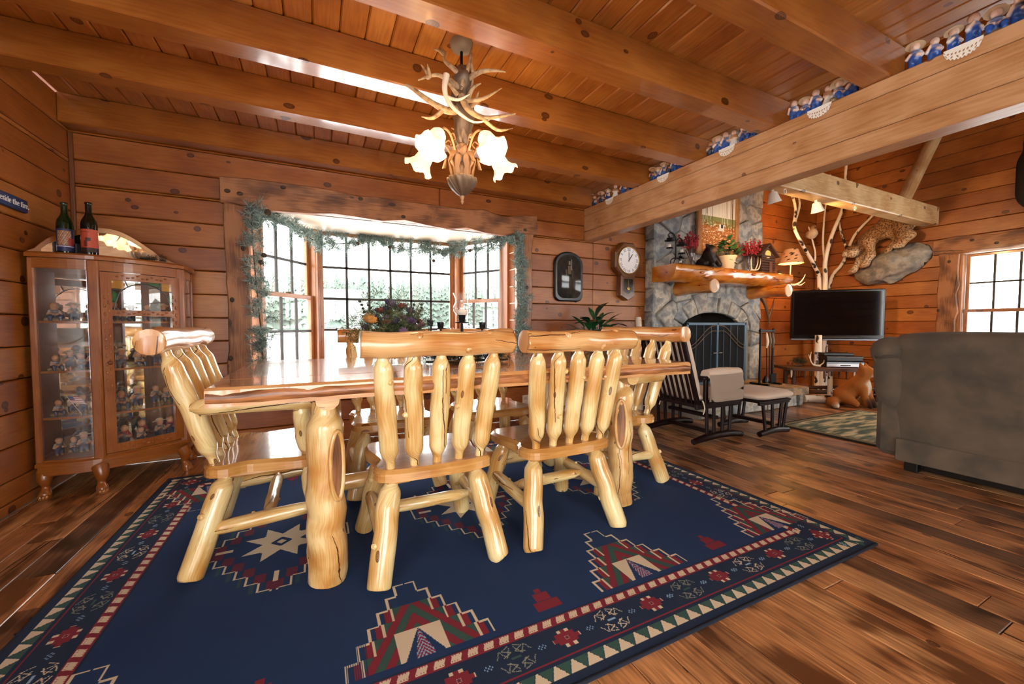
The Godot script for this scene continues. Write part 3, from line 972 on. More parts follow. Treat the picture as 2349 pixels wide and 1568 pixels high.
func build_outdoors() -> void:
	var g := struct("ground_snow", "snow covered ground rising to a wooded hill outside")
	var rows := []
	for i in 41:
		var row := PackedVector3Array()
		for j in 41:
			var px := -420.0 + 21.0 * j
			var pz := 60.0 - 9.0 * i
			row.append(Vector3(px, terrain(px, pz), pz))
		rows.append(row)
	var mb := MB.new()
	mb.grid(rows, false, -1.0)
	part(mb, "snow_field", M.snow, g)
	var far := struct("hills_far", "wooded hills far off beyond the living room window")
	var hm := MB.new()
	var nz := noise(5, 0.004)
	var r2 := []
	for i in 3:
		var row := PackedVector3Array()
		for j in 40:
			var a := -0.6 + 2.4 * j / 39.0
			var d: float = [500.0, 640.0, 800.0][i]
			row.append(Vector3(cos(a - 0.4) * d, [-8.0, 22.0 + 26.0 * nz.get_noise_1d(j * 40.0), -10.0][i], sin(a - 0.4) * d))
		r2.append(row)
	hm.grid(r2, false, -1.0)
	part(hm, "hill", mat(Color("59645c"), 1.0), far)
	# conifers: jagged stacked cones
	var kinds := []
	for kd in 3:
		var t := MB.new()
		var rg := RandomNumberGenerator.new()
		rg.seed = 50 + kd
		var tiers := 5 + kd
		for i in tiers:
			var f := float(i) / tiers
			var y0 := 0.12 + 0.85 * f
			var rr := (0.2 - 0.03 * kd) * (1.0 - f) + 0.03
			var hh := 0.3 * (1.0 - f * 0.5)
			t.col = Color(0.8, 0.95, 0.85) * rg.randf_range(0.75, 1.0)
			var rowa := []
			for q in [[1.0, 0.0], [0.45, 0.5], [0.02, 1.0]]:
				var ring := PackedVector3Array()
				for j in 9:
					var a := TAU * j / 9.0
					var w: float = rr * q[0] * (1.0 if j % 2 == 0 else 0.68) * rg.randf_range(0.85, 1.15)
					ring.append(Vector3(cos(a) * w, y0 + hh * q[1] * 0.6 - (0.03 if j % 2 == 0 else 0.0) * q[0], -sin(a) * w))
				rowa.append(ring)
			t.grid(rowa, true)
		kinds.append(t.mesh())
		kinds[-1].surface_set_material(0, M.conifer)
	var trunk := MB.new()
	trunk.tube([Vector3.ZERO, Vector3(0, 0.35, 0), Vector3(0, 0.95, 0)], [0.018, 0.014, 0.003], 6)
	var tm := trunk.mesh()
	tm.surface_set_material(0, M.bark)
	var bare := MB.new()
	bare.tube([Vector3.ZERO, Vector3(0.01, 0.5, 0), Vector3(0, 1, 0.01)], [0.008, 0.006, 0.001], 5)
	for i in 9:
		var y0 := 0.35 + 0.06 * i
		var a := i * 2.4
		bare.tube([Vector3(0, y0, 0), Vector3(cos(a) * 0.1, y0 + 0.1, sin(a) * 0.1)], [0.003, 0.0006], 4)
	var bm := bare.mesh()
	bm.surface_set_material(0, M.bark)
	var rg := RandomNumberGenerator.new()
	rg.seed = 9
	# the nearest evergreens one by one
	var spots := []
	for i in 60:
		var d := rg.randf_range(42.0, 95.0)
		var a := rg.randf_range(-0.55, 0.62)
		var p := Vector3(sin(a) * d * 1.1 + 3.0, 0, -6.0 - cos(a) * d)
		var near := false
		for o in spots:
			if o.distance_to(p) < 3.4: near = true
		if near: continue
		spots.append(p)
		p.y = terrain(p.x, p.z) - 0.1
		var s := rg.randf_range(2.5, 6.5)
		var t := thing("conifer", "pale evergreen standing on the snowy slope beyond the bay window", "tree", p, rg.randf() * TAU, "evergreens on the snowy slope")
		t.scale = Vector3(s * 1.15, s, s * 1.15)
		inst(kinds[i % 3], "crown", t, Transform3D())
		inst(tm, "trunk", t, Transform3D())
	var fo := Node3D.new()
	fo.name = "forest"
	add_child(fo)
	tag(fo, "distant mixed forest covering the snowy hill", "forest", "", "stuff")
	for kd in 4:
		var xs := []
		for i in [520, 420, 420, 900][kd]:
			var d := rg.randf_range(70.0, 215.0)
			var a := rg.randf_range(-0.75, 0.95)
			var p := Vector3(sin(a) * d * 1.1 + 3.0, 0, -6.0 - cos(a) * d)
			if kd < 3 and p.x > 40.0 and rg.randf() < 0.55: p.x -= 90.0
			p.y = terrain(p.x, p.z) - 0.1
			var s := rg.randf_range(5.0, 10.0)
			xs.append(Transform3D(Basis(Vector3.UP, rg.randf() * TAU).scaled(Vector3(s, s * rg.randf_range(0.9, 1.2), s)), p))
		multi(["spruces", "firs", "pines", "bare_trunks"][kd], kinds[kd] if kd < 3 else bm, xs, fo)

# ---------------------------------------------------------------- rug: woven pattern
func rug_image() -> Image:
	var W := 1582
	var H := 1198
	var s := 500.0  # pixels a metre
	var im := Image.create(W, H, false, Image.FORMAT_RGB8)
	var navy := Color("0b3260")
	var deep := Color("0b2645")
	var cream := Color("d8cbb0")
	var red := Color("7e1f32")
	var green := Color("2f5650")
	var grey := Color("8f927f")
	var blue := Color("8fb4d8")
	im.fill(navy)
	var LX := W / s
	var LZ := H / s
	var bar := func(x0: float, y0: float, x1: float, y1: float, c: Color) -> void:
		im.fill_rect(Rect2i(int(x0 * s), int(y0 * s), maxi(1, int((x1 - x0) * s)), maxi(1, int((y1 - y0) * s))), c)
	# border band
	bar.call(0, 0, LX, 0.25, deep); bar.call(0, LZ - 0.25, LX, LZ, deep)
	bar.call(0, 0, 0.25, LZ, deep); bar.call(LX - 0.25, 0, LX, LZ, deep)
	# tooth row and thin line, along all four sides: side(k, along, inset) -> x, y
	for sd in 4:
		var L := LX if sd % 2 == 0 else LZ
		var pos := func(a: float, d: float) -> Vector2:
			match sd:
				0: return Vector2(a, LZ - d)
				1: return Vector2(d, a)
				2: return Vector2(a, d)
			return Vector2(LX - d, a)
		var dot := func(a: float, d: float, r: float, c: Color) -> void:
			var p: Vector2 = pos.call(a, d)
			bar.call(p.x - r, p.y - r, p.x + r, p.y + r, c)
		var t := 0.05
		while t < L - 0.05:
			for q in 12:
				var f := q / 12.0
				var hw := 0.025 * (1.0 - f)
				var d := 0.035 + 0.04 * f
				var a := -hw
				while a <= hw:
					dot.call(t + a, d, 0.0022, cream)
					a += 0.003
				a = -0.025 * f
				while a <= 0.025 * f:
					dot.call(t + 0.03 + a, d, 0.0022, green)
					a += 0.003
			t += 0.06
		t = 0.09
		while t < L - 0.09:
			dot.call(t, 0.088, 0.003, red)
			t += 0.004
		# candy stripe
		t = 0.22
		while t < L - 0.22:
			for q in 9: dot.call(t, 0.208 + q * 0.004, 0.003, red)
			t += 0.004
		t = 0.235
		while t < L - 0.22:
			for q in 7:
				for u in 8: dot.call(t + u * 0.004 + q * 0.0016, 0.212 + q * 0.004, 0.0026, cream)
			t += 0.052
		# motifs of the band
		var k := 0
		t = 0.15
		var step := (L - 0.3) / roundf((L - 0.3) / 0.182)
		while t < L - 0.1:
			if k % 2 == 0:
				for r2 in [[0.052, cream], [0.046, red]]:
					var R: float = r2[0]
					var gx := -R
					while gx <= R:
						var gy := -R
						while gy <= R:
							if absf(snappedf(gx, 0.014)) + absf(snappedf(gy, 0.014)) * 1.25 <= R: dot.call(t + gx, 0.148 + gy, 0.0022, r2[1])
							gy += 0.003
						gx += 0.003
				for gx in range(-2, 3):
					for gy in range(-2, 3):
						dot.call(t + gx * 0.003, 0.148 + gy * 0.003, 0.0016, cream if absi(gx) == 2 or absi(gy) == 2 else deep)
			else:
				var c: Color = cream if k % 4 == 1 else grey
				for sx in [-1, 1]:
					for sy in [-1, 1]:
						var u := 0.0
						while u < 1.0:
							# zigzag arms of the stepped cross
							var zz := absf(fmod(u * 3.0, 2.0) - 1.0)
							dot.call(t + sx * (0.008 + 0.05 * u), 0.148 + sy * (0.01 + 0.03 * zz), 0.0022, c)
							dot.call(t + sx * (0.006 + 0.028 * zz), 0.148 + sy * (0.012 + 0.038 * u), 0.0022, c)
							u += 0.05
				for q in range(-3, 4): dot.call(t + q * 0.004, 0.148, 0.004, blue if k % 4 == 1 else green)
			# little star between
			for q in [[0, 0], [1, 1], [-1, 1], [1, -1], [-1, -1], [2, 0], [-2, 0]]: dot.call(t + step * 0.5 + q[0] * 0.006, 0.148 + q[1] * 0.006, 0.003, blue)
			t += step
			k += 1
	# stepped figures in the field; shape in metres, y towards the inside; flip for the far side
	var stepped := func(cx: float, base: float, dirv: float, sc: float, inner: bool) -> void:
		var y := 0.0
		while y < 0.37 * sc:
			var lev := floorf(y / (0.062 * sc))
			var hw := (0.225 - 0.037 * lev) * sc
			var x := -hw
			while x <= hw:
				var ax := absf(x)
				var nxt := (0.225 - 0.037 * (lev + 1.0)) * sc
				var top := fmod(y, 0.062 * sc) > 0.054 * sc
				var c := Color(0, 0, 0, 0)
				if hw - ax < 0.007 or (top and ax > nxt): c = cream
				elif inner and lev < 4.0:
					var ihw := hw - 0.052 * sc
					if ax < ihw + 0.03 and ax > ihw + 0.008: c = red
					elif ax < ihw + 0.008 and ax > ihw: c = cream
					elif ax <= ihw:
						if lev < 2.0 and ax < 0.075 * sc:
							var tr := y / (0.124 * sc)
							c = navy if ax < 0.06 * sc * (1.0 - tr) else cream
							if ax < 0.03 * sc * (1.0 - tr): c = red if fmod(ax * 90.0 + y * 60.0, 1.0) > 0.45 else blue
						else: c = red if fmod(ax / (0.06 * sc) + y / (0.1 * sc), 1.0) > 0.5 else green
				if c.a > 0.0:
					var py := base + dirv * y
					bar.call(cx + x - 0.0015, py - 0.0015, cx + x + 0.0025, py + 0.0025, c)
				x += 0.003
			y += 0.003
	for q in [0.285, 1.165, 2.045, 2.925]:
		stepped.call(q, LZ - 0.275, -1.0, 1.0, true)
		stepped.call(q, 0.275, 1.0, 1.0, true)
	for q in [0.725, 1.605, 2.485]:
		for e in [[LZ - 0.275, -1.0], [0.275, 1.0]]:
			for yy in 5:
				var hw: float = [0.05, 0.05, 0.03, 0.03, 0.012][yy]
				bar.call(q - hw, e[0] + e[1] * (0.02 + yy * 0.022) - 0.011, q + hw, e[0] + e[1] * (0.02 + yy * 0.022) + 0.011, red)
	# star medallions down the middle
	for q in [0.722, 1.6, 2.478]:
		var cz := LZ * 0.5
		for py in range(-190, 191):
			for px in range(-150, 151):
				var x := px * 0.002
				var y := py * 0.002
				var ax := absf(x)
				var ay := absf(y)
				var stp := floorf(ay / 0.062)
				var hw := 0.285 - 0.045 * stp
				var c := Color(0, 0, 0, 0)
				var d := maxf(ax, ay)
				var m := minf(ax, ay)
				if d < 0.042: c = navy if (ax + ay) < 0.045 else cream
				if (ax + ay) < 0.022: c = cream
				elif d < 0.075 and d >= 0.042: c = cream
				elif d >= 0.075 and d < 0.15 and absf(ax - ay) > 0.0:
					# eight pointed star blades
					if m > 0.07 * (d - 0.075) / 0.075 and m < 0.07: c = cream
				if ax > 0.185 and ay < 0.012 and ax < 0.25: c = cream
				if ay > 0.245 and ax < 0.01 and ay < 0.32: c = cream
				if hw - ax < 0.008 and hw - ax > 0.0: c = cream
				elif fmod(ay, 0.062) > 0.054 and ax < hw and ax > hw - 0.045: c = cream
				elif hw - ax < 0.07 and hw - ax > 0.03: c = c if c.a > 0.0 else red.lerp(navy, 0.25)
				elif hw - ax <= -0.01 and hw - ax > -0.025: c = green.lerp(navy, 0.4)
				if c.a > 0.0:
					bar.call(q + x - 0.001, cz + y - 0.001, q + x + 0.001, cz + y + 0.001, c)
	return im

func build_rug() -> void:
	var r := thing("area_rug", "navy rug with red and cream stepped geometric border under the dining table", "rug", Vector3(0.6975, 0.001, -2.083))
	var im := rug_image()
	var m := ptex(im, 0.95)
	m.normal_enabled = false
	m.detail_enabled = false
	var nt := noise(61, 0.35, FastNoiseLite.TYPE_SIMPLEX, 2).get_seamless_image(512, 512)
	nt.bump_map_to_normal_map(3.0)
	m.normal_enabled = false
	var mb := MB.new()
	var hx := 3.165 * 0.5
	var hz := 2.395 * 0.5
	# pile top with softly rolled edges
	var ring := [[0.0, 0.0], [0.0, 0.006], [0.004, 0.0115], [0.012, 0.013]]
	var rows := []
	var nx := 32
	var nz := 24
	for j in nz + 1:
		var row := PackedVector3Array()
		for i in nx + 1:
			var x := -hx + 2 * hx * i / nx
			var z := -hz + 2 * hz * j / nz
			var edge := i == 0 or j == 0 or i == nx or j == nz
			row.append(Vector3(x, 0.006 if edge else 0.012, z))
		rows.append(row)
	var f := mb.v.size()
	for j in nz + 1:
		for i in nx + 1:
			mb.vert(rows[j][i], Vector3.UP, Vector2(float(i) / nx, float(j) / nz))
	for j in nz:
		for i in nx:
			var a := f + j * (nx + 1) + i
			mb.face(a, a + 1, a + nx + 1, Vector3.UP); mb.face(a + 1, a + nx + 2, a + nx + 1, Vector3.UP)
	part(mb, "pile", m, r)
	var eb := MB.new()
	for e in [[Vector3(-hx, 0.004, -hz), Vector3(hx, 0.004, -hz)], [Vector3(hx, 0.004, -hz), Vector3(hx, 0.004, hz)], [Vector3(hx, 0.004, hz), Vector3(-hx, 0.004, hz)], [Vector3(-hx, 0.004, hz), Vector3(-hx, 0.004, -hz)]]:
		eb.tube(e, [0.006, 0.006], 6)
	part(eb, "binding", mat(Color("121b2c"), 0.95), r)
	var tuft := MB.new()
	for k in 9:
		var z := 1.12 - 0.12 * k
		tuft.ball(Vector3(-hx - 0.006, 0.004, z * 0.95 + 0.03 * sin(k * 5.0)), Vector3(0.008, 0.004, 0.005), 6, 4)
	tag(part(tuft, "edge_tufts", mat(Color("10151f"), 0.95), r), "", "", "", "stuff")

# ---------------------------------------------------------------- log furniture
func jog(rg: RandomNumberGenerator, a: float) -> Vector3:
	return Vector3(rg.randf_range(-a, a), rg.randf_range(-a, a), rg.randf_range(-a, a))

# turned log stick: thin tenon ends, peeled irregular middle, a few branch stubs
func stick(called: String, a: Vector3, b: Vector3, r: float, ten: float, m: Material, parent: Node, sd: int, stubs := 1, tail := 0.0) -> MeshInstance3D:
	var rg := RandomNumberGenerator.new()
	rg.seed = sd
	var mb := MB.new()
	mb.uvo = Vector2(rg.randf() * 7, rg.randf() * 7)
	var L := a.distance_to(b)
	var d := (b - a) / L
	var pts := [a, a + d * L * 0.06, a + d * L * 0.075, a + d * L * 0.17]
	var rad := [ten, ten, ten * 1.1, r * 0.97]
	if tail > 0.0:
		pts = [a, a + d * L * 0.04]; rad = [r * 0.85, r]
	for k in 3:
		pts.append(a + d * L * (0.33 + 0.18 * k) + jog(rg, r * 0.07)); rad.append(r * rg.randf_range(0.96, 1.06))
	if ten > 0.0:
		pts.append(a + d * L * 0.84); rad.append(r * 0.95)
		pts.append(a + d * L * 0.93); rad.append(ten * 1.1)
		pts.append(a + d * L * 0.945); rad.append(ten)
		pts.append(b); rad.append(ten)
	else:
		pts.append(a + d * L * 0.97); rad.append(r)
		pts.append(b); rad.append(r * 0.9)
	mb.tube(pts, rad, 14, 4, true, 0.035, sd)
	for k in stubs:
		var t := rg.randf_range(0.28, 0.78)
		var p := a + d * L * t
		var o := d.cross(Vector3(rg.randf_range(-1, 1), rg.randf_range(-1, 1), rg.randf_range(-1, 1)).normalized()).normalized()
		mb.tube([p, p + o * r * 0.85, p + o * r * 1.2], [r * 0.5, r * 0.36, r * 0.2], 8, 2)
	return part(mb, called, m, parent)

func make_chair(label: String, arms: bool, at: Vector3, turn: float, sd: int) -> Node3D:
	var t := thing("log_armchair" if arms else "log_chair", label, "chair", at, turn, "log dining chairs round the table")
	var rg := RandomNumberGenerator.new()
	rg.seed = sd
	var k := 1.17 if arms else 1.0
	var sw := 0.245 * k
	var sy := 0.43
	# saddle seat with a waist in front of the back corners
	var pl := PackedVector2Array()
	for q in [[-0.86, 0.215], [-0.98, 0.18], [-1.0, 0.13], [-0.9, 0.07], [-0.94, 0.0], [-1.02, -0.1], [-1.0, -0.18], [-0.85, -0.215], [-0.4, -0.225], [0.4, -0.225], [0.85, -0.215], [1.0, -0.18], [1.02, -0.1], [0.94, 0.0], [0.9, 0.07], [1.0, 0.13], [0.98, 0.18], [0.86, 0.215], [0.45, 0.235], [-0.45, 0.235]]:
		pl.append(Vector2(q[0] * sw, -q[1]))
	var raw := pl
	pl = PackedVector2Array()
	for i in raw.size():
		var n := raw.size()
		for q in 3: pl.append(raw[i].cubic_interpolate(raw[(i + 1) % n], raw[(i + n - 1) % n], raw[(i + 2) % n], q / 3.0))
	var fl := Transform3D(Basis(Vector3(1, 0, 0), Vector3(0, 0, -1), Vector3(0, 1, 0)), Vector3.ZERO)
	var mb := MB.new()
	mb.uvo = Vector2(rg.randf() * 5, rg.randf() * 5)
	mb.slab(pl, sy - 0.046, sy, 0.014, fl)
	part(mb, "seat", M.seat, t)
	for s in [-1, 1]: boxp("cleat", Vector3(s * sw * 0.62, sy - 0.058, 0.0), Vector3(0.1, 0.03, 0.36), M.seat, t, 2, 0.008)
	var lean := 0.33 if arms else 0.275
	# legs
	for s in [-1.0, 1.0]:
		stick("leg", Vector3(s * 0.245 * k, 0.006, 0.262), Vector3(s * 0.175 * k, sy - 0.05, 0.145), 0.045, 0.024, M.log, t, sd * 10 + int(s) + 1, 1, 1.0)
		stick("leg", Vector3(s * 0.25 * k, 0.006, -0.235), Vector3(s * 0.175 * k, sy - 0.05, -0.15), 0.042, 0.024, M.log, t, sd * 10 + int(s) + 4, 1, 1.0)
		stick("stretcher", Vector3(s * 0.222 * k, 0.17, 0.225), Vector3(s * 0.225 * k, 0.2, -0.2), 0.028, 0.018, M.log, t, sd * 10 + int(s) + 7, 1)
	stick("stretcher", Vector3(-0.215 * k, 0.19, 0.0), Vector3(0.215 * k, 0.19, 0.0), 0.027, 0.017, M.log, t, sd * 10 + 9, 2)
	# five back spindles fanning out
	var ny := 0.9
	for i in 5:
		var f := (i - 2) / 2.0
		stick("spindle", Vector3(f * 0.185 * k, sy - 0.005, 0.185), Vector3(f * 0.225 * k, ny, lean - 0.008), 0.0375 if not arms else 0.037, 0.018, M.log, t, sd * 20 + i, 1 if i % 2 == 0 else 2)
	# head rail: a log with flat sawn ends
	var ry := 0.932 if arms else 0.918
	var rl := 0.292 * k + (0.03 if arms else 0.0)
	var rb := MB.new()
	rb.uvo = Vector2(rg.randf() * 5, rg.randf() * 5)
	var pts := []
	var rad := []
	for i in 7:
		var f := (i - 3) / 3.0
		pts.append(Vector3(f * rl, ry + 0.003 * sin(i * 2.3 + sd), lean + rg.randf_range(-0.004, 0.004)))
		rad.append((0.048 - 0.002 * absf(f) + rg.randf_range(-0.001, 0.0015)) * (1.06 if f < -0.6 else 1.0))
	pts.push_front(pts[0] - Vector3(0.004, 0, 0)); rad.push_front(0.047)
	pts.append(pts[-1] + Vector3(0.004, 0, 0)); rad.append(0.043)
	rb.tube(pts, rad, 18, 3, false, 0.02, sd)
	for q in [[-0.35, 0.8], [0.3, 2.2], [0.62, 0.3]]:
		var p := Vector3(q[0] * rl, ry, lean)
		var o := Vector3(0.2, cos(q[1]), sin(q[1])).normalized()
		rb.tube([p + o * 0.02, p + o * 0.045, p + o * 0.055], [0.03, 0.018, 0.007], 8, 2)
	var rail := part(rb, "head_rail", M.log_rail, t)
	for s in [-1.0, 1.0]:
		var eb := MB.new()
		var ring := PackedVector3Array()
		var ctr: Vector3 = pts[0] if s < 0 else pts[-1]
		var er: float = 0.0475 if s < 0 else 0.0435
		for j in 18: ring.append(ctr + Vector3(s * 0.0005, cos(TAU * j / 18.0) * er, sin(TAU * j / 18.0) * er))
		eb.fan(ring, Vector3(s, 0, 0))
		part(eb, "sawn_end", M.endgrain, rail)
	if arms:
		for s in [-1.0, 1.0]:
			var ab := MB.new()
			ab.uvo = Vector2(rg.randf() * 5, rg.randf() * 5)
			ab.tube([Vector3(s * 0.30, 0.675, 0.24), Vector3(s * 0.305, 0.675, 0.18), Vector3(s * 0.315, 0.68, 0.0), Vector3(s * 0.32, 0.675, -0.14), Vector3(s * 0.32, 0.672, -0.205)], [0.016, 0.034, 0.04, 0.036, 0.03], 12, 4, true, 0.06, sd + int(s))
			part(ab, "armrest", M.log, t)
			stick("arm_post", Vector3(s * 0.225, sy - 0.005, -0.15), Vector3(s * 0.312, 0.665, -0.13), 0.034, 0.02, M.log, t, sd * 30 + int(s), 2)
	return t

func build_table() -> void:
	var t := thing("log_dining_table", "long honey pine slab table with live edges and log legs", "table", Vector3(0.0, 0.0135, 0.0))
	var x0 := -0.325
	var x1 := 1.825
	var zn := -1.55
	var zf := -2.66
	var y1 := 0.79
	var fl := Transform3D(Basis(Vector3(1, 0, 0), Vector3(0, 0, -1), Vector3(0, 1, 0)), Vector3.ZERO)
	var nz := noise(88, 2.2, FastNoiseLite.TYPE_SIMPLEX_SMOOTH, 3)
	for i in 5:
		var a := lerpf(zn, zf, i / 5.0)
		var b := lerpf(zn, zf, (i + 1) / 5.0)
		var pl := PackedVector2Array()
		var n := 22
		for k in n + 1:
			var x := lerpf(x0, x1, float(k) / n)
			pl.append(Vector2(x, -a - (0.018 * nz.get_noise_2d(x, 1.0) + 0.003 if i == 0 else 0.0)))
		for k in n + 1:
			var x := lerpf(x1, x0, float(k) / n)
			pl.append(Vector2(x, -b + (0.018 * nz.get_noise_2d(x, 9.0) if i == 4 else -0.0006)))
		var mb := MB.new()
		mb.uvo = Vector2(rng.randf() * 5, rng.randf() * 5)
		mb.slab(pl, y1 - 0.064, y1, 0.009 if i == 0 or i == 4 else 0.001, fl)
		part(mb, "plank", M.table[[0, 1, 2, 0, 1][i]], t)
	for e in [[zn, 1.0, 1.0], [zf, -1.0, 9.0]]:
		var pts := []
		var rad := []
		for k in 45:
			var x := lerpf(x0 + 0.004, x1 - 0.004, k / 44.0)
			pts.append(Vector3(x, y1 - 0.034 + 0.003 * nz.get_noise_2d(x * 3.0, 5.0), e[0] + e[1] * (0.018 * nz.get_noise_2d(x, e[2]) + (0.003 if e[1] > 0 else 0.0) - 0.02)))
			rad.append(0.027 + 0.002 * nz.get_noise_2d(x * 5.0, 3.0))
		tubep("live_edge", pts, rad, M.live_edge, t, 10, 1, true, 0.25, 4)
	# legs: gnarled logs with a carved hollow
	for q in [[0.02, -1.69, 7], [1.5, -1.72, 8], [0.04, -2.5, 9], [1.5, -2.5, 10]]:
		var mb := MB.new()
		mb.uvo = Vector2(q[2] * 0.7, q[2] * 0.3)
		var rg := RandomNumberGenerator.new()
		rg.seed = q[2]
		var pts := []
		var rad := []
		for k in 10:
			var f := k / 9.0
			pts.append(Vector3(q[0] + rg.randf_range(-0.006, 0.006), 0.002 + 0.6 * f, q[1] + rg.randf_range(-0.006, 0.006)))
			rad.append(0.068 * (1.0 + 0.05 * sin(f * 5.0 + q[2])) * (0.96 if k == 0 else 1.0))
		pts.append(Vector3(q[0], 0.655, q[1])); rad.append(0.045)
		pts.append(Vector3(q[0], 0.70, q[1])); rad.append(0.04)
		mb.tube(pts, rad, 20, 4, true, 0.1, q[2])
		# ridge of bark scar running up the log
		var sp := []
		var sr := []
		for k in 9:
			var f := k / 8.0
			var an: float = q[2] * 1.3 + 1.5 * sin(f * 3.0)
			sp.append(Vector3(q[0] + cos(an) * 0.056, 0.06 + 0.48 * f, q[1] + sin(an) * 0.056)); sr.append(0.012 + 0.014 * sin(f * PI))
		mb.tube(sp, sr, 8, 3, true, 0.3, q[2] + 50)
		var lg := part(mb, "leg", M.table_leg, t)
		# oval hollow where the bark grew in, with a rolled lip
		var an0: float = [0.95, 2.2, -0.6, 0.3][[7, 8, 9, 10].find(q[2])]
		var hb := MB.new()
		var lip := []
		var lr := []
		var face := []
		for k in 25:
			var a := TAU * k / 24.0
			var th := an0 + cos(a) * 0.42
			var yy := 0.46 + sin(a) * 0.13
			lip.append(Vector3(q[0] + cos(th) * 0.07, yy, q[1] + sin(th) * 0.07)); lr.append(0.009)
		hb.tube(lip, lr, 8, 1, false)
		part(hb, "lip", M.table_leg, lg)
		var db := MB.new()
		var rows := []
		for i in 9:
			var row := PackedVector3Array()
			for j in 7:
				var yy := (i - 4) / 4.0
				var th := an0 + (j - 3) / 3.0 * 0.4 * sqrt(maxf(0.02, 1.0 - yy * yy))
				row.append(Vector3(q[0] + cos(th) * 0.0705, 0.46 + yy * 0.125, q[1] + sin(th) * 0.0705))
			rows.append(row)
		db.grid(rows, false, -1.0)
		part(db, "hollow", M.slabwood, lg)
	for x in [0.03, 1.5]:
		tubep("cleat", [Vector3(x, 0.715, -1.62), Vector3(x, 0.715, -2.58)], [0.042, 0.042], M.table_leg, t, 12, 1, true, 0.0)
	tubep("stretcher", [Vector3(0.03, 0.22, -2.1), Vector3(0.7, 0.225, -2.1), Vector3(1.5, 0.22, -2.1)], [0.04, 0.044, 0.04], M.table_leg, t, 12, 4, true, 0.1, 3)
	for x in [0.03, 1.5]:
		tubep("stretcher", [Vector3(x, 0.22, -1.69), Vector3(x, 0.22, -2.5)], [0.036, 0.036], M.table_leg, t, 12, 1)

func build_dining() -> void:
	build_rug()
	build_table()
	make_chair("log chair with five spindles, back to the viewer beside the gnarled table leg", false, Vector3(0.435, 0.0135, -1.79), 0.0, 21)
	make_chair("log chair, back to the viewer, next to the table end near the fireplace", false, Vector3(1.07, 0.0135, -1.775), 0.03, 33)
	make_chair("log armchair at the table end beside the curio cabinet", true, Vector3(-0.2, 0.0135, -2.2), -PI / 2, 47)
	make_chair("log armchair at the table end beside the glider rocker", true, Vector3(1.70, 0.0135, -2.13), PI / 2, 58)
	make_chair("log chair on the window side of the table in front of the flowers", false, Vector3(0.42, 0.0135, -2.62), PI, 64)
	make_chair("log chair on the window side of the table behind the black candelabra", false, Vector3(1.10, 0.0135, -2.62), PI, 75)
	# things on the table
	build_flowers(Vector3(0.345, 0.8045, -2.05))
	build_candelabra(Vector3(0.70, 0.8045, -2.06))
	build_wreath()

func needle_spray(sd: int, n: int, ln: float, cols: Array) -> ArrayMesh:
	var mb := MB.new()
	var rg := RandomNumberGenerator.new()
	rg.seed = sd
	for i in n:
		var t := float(i) / n
		var base := Vector3(0, t * ln * 0.8, 0)
		var a := i * 2.4
		var d := Vector3(cos(a), rg.randf_range(0.4, 1.1), sin(a)).normalized()
		var tip := base + d * ln * rg.randf_range(0.35, 0.6)
		var w := d.cross(Vector3(rg.randf_range(-1, 1), rg.randf_range(-1, 1), rg.randf_range(-1, 1))).normalized() * ln * 0.022
		mb.col = cols[rg.randi() % cols.size()]
		var nn := d.cross(w).normalized()
		var k0 := mb.vert(base - w, nn, Vector2.ZERO)
		var k1 := mb.vert(base + w, nn, Vector2.ZERO)
		var k2 := mb.vert(tip + w * 0.4, nn, Vector2.ZERO)
		var k3 := mb.vert(tip - w * 0.4, nn, Vector2.ZERO)
		mb.face(k0, k1, k2, nn); mb.face(k0, k2, k3, nn)
	var me := mb.mesh()
	me.surface_set_material(0, M.needle)
	return me

func rand_basis(rg: RandomNumberGenerator, s: float) -> Basis:
	var ax := Vector3(rg.randf_range(-1, 1), rg.randf_range(-1, 1), rg.randf_range(-1, 1)).normalized()
	return Basis(ax, rg.randf() * TAU).scaled(Vector3(s, s, s))

func pinecone(parent: Node, at: Vector3, s: float, tilt: float) -> MeshInstance3D:
	var mb := MB.new()
	mb.lathe([Vector2(0.001, 0.0), Vector2(0.6, 0.1), Vector2(0.75, 0.3), Vector2(0.62, 0.34), Vector2(0.78, 0.55), Vector2(0.6, 0.6), Vector2(0.68, 0.85), Vector2(0.46, 0.9), Vector2(0.48, 1.15), Vector2(0.25, 1.2), Vector2(0.001, 1.45)], 10)
	var p := part(mb, "pine_cone", M.cone, parent)
	p.transform = Transform3D(Basis(Vector3(1, 0, 0.4).normalized(), tilt).scaled(Vector3(s, s, s)), at)
	return p

func bloom(parent: Node, at: Vector3, r: float, c: Color, petals: int, sd: int) -> void:
	var mb := MB.new()
	var rg := RandomNumberGenerator.new()
	rg.seed = sd
	for i in petals:
		var a := i * 2.39996
		var f := sqrt(float(i) / petals)
		var d := Vector3(cos(a) * f, 0.9 - 0.7 * f + 0.25, sin(a) * f).normalized()
		var tip := d * r * rg.randf_range(0.85, 1.1)
		var w := d.cross(Vector3.UP + Vector3(0.1, 0, 0.2)).normalized() * r * 0.2
		mb.col = c * rg.randf_range(0.75, 1.15)
		var nn := w.cross(d).normalized()
		var k0 := mb.vert(Vector3.ZERO, nn, Vector2.ZERO)
		var k1 := mb.vert(tip * 0.6 + w, nn, Vector2.ZERO)
		var k2 := mb.vert(tip, nn, Vector2.ZERO)
		var k3 := mb.vert(tip * 0.6 - w, nn, Vector2.ZERO)
		mb.face(k0, k1, k2, nn); mb.face(k0, k2, k3, nn)
	var p := part(mb, "bloom", M.needle, parent)
	p.position = at
	p.rotation = Vector3(rg.randf_range(-0.3, 0.9), rg.randf() * 3.0, rg.randf_range(-0.5, 0.5))

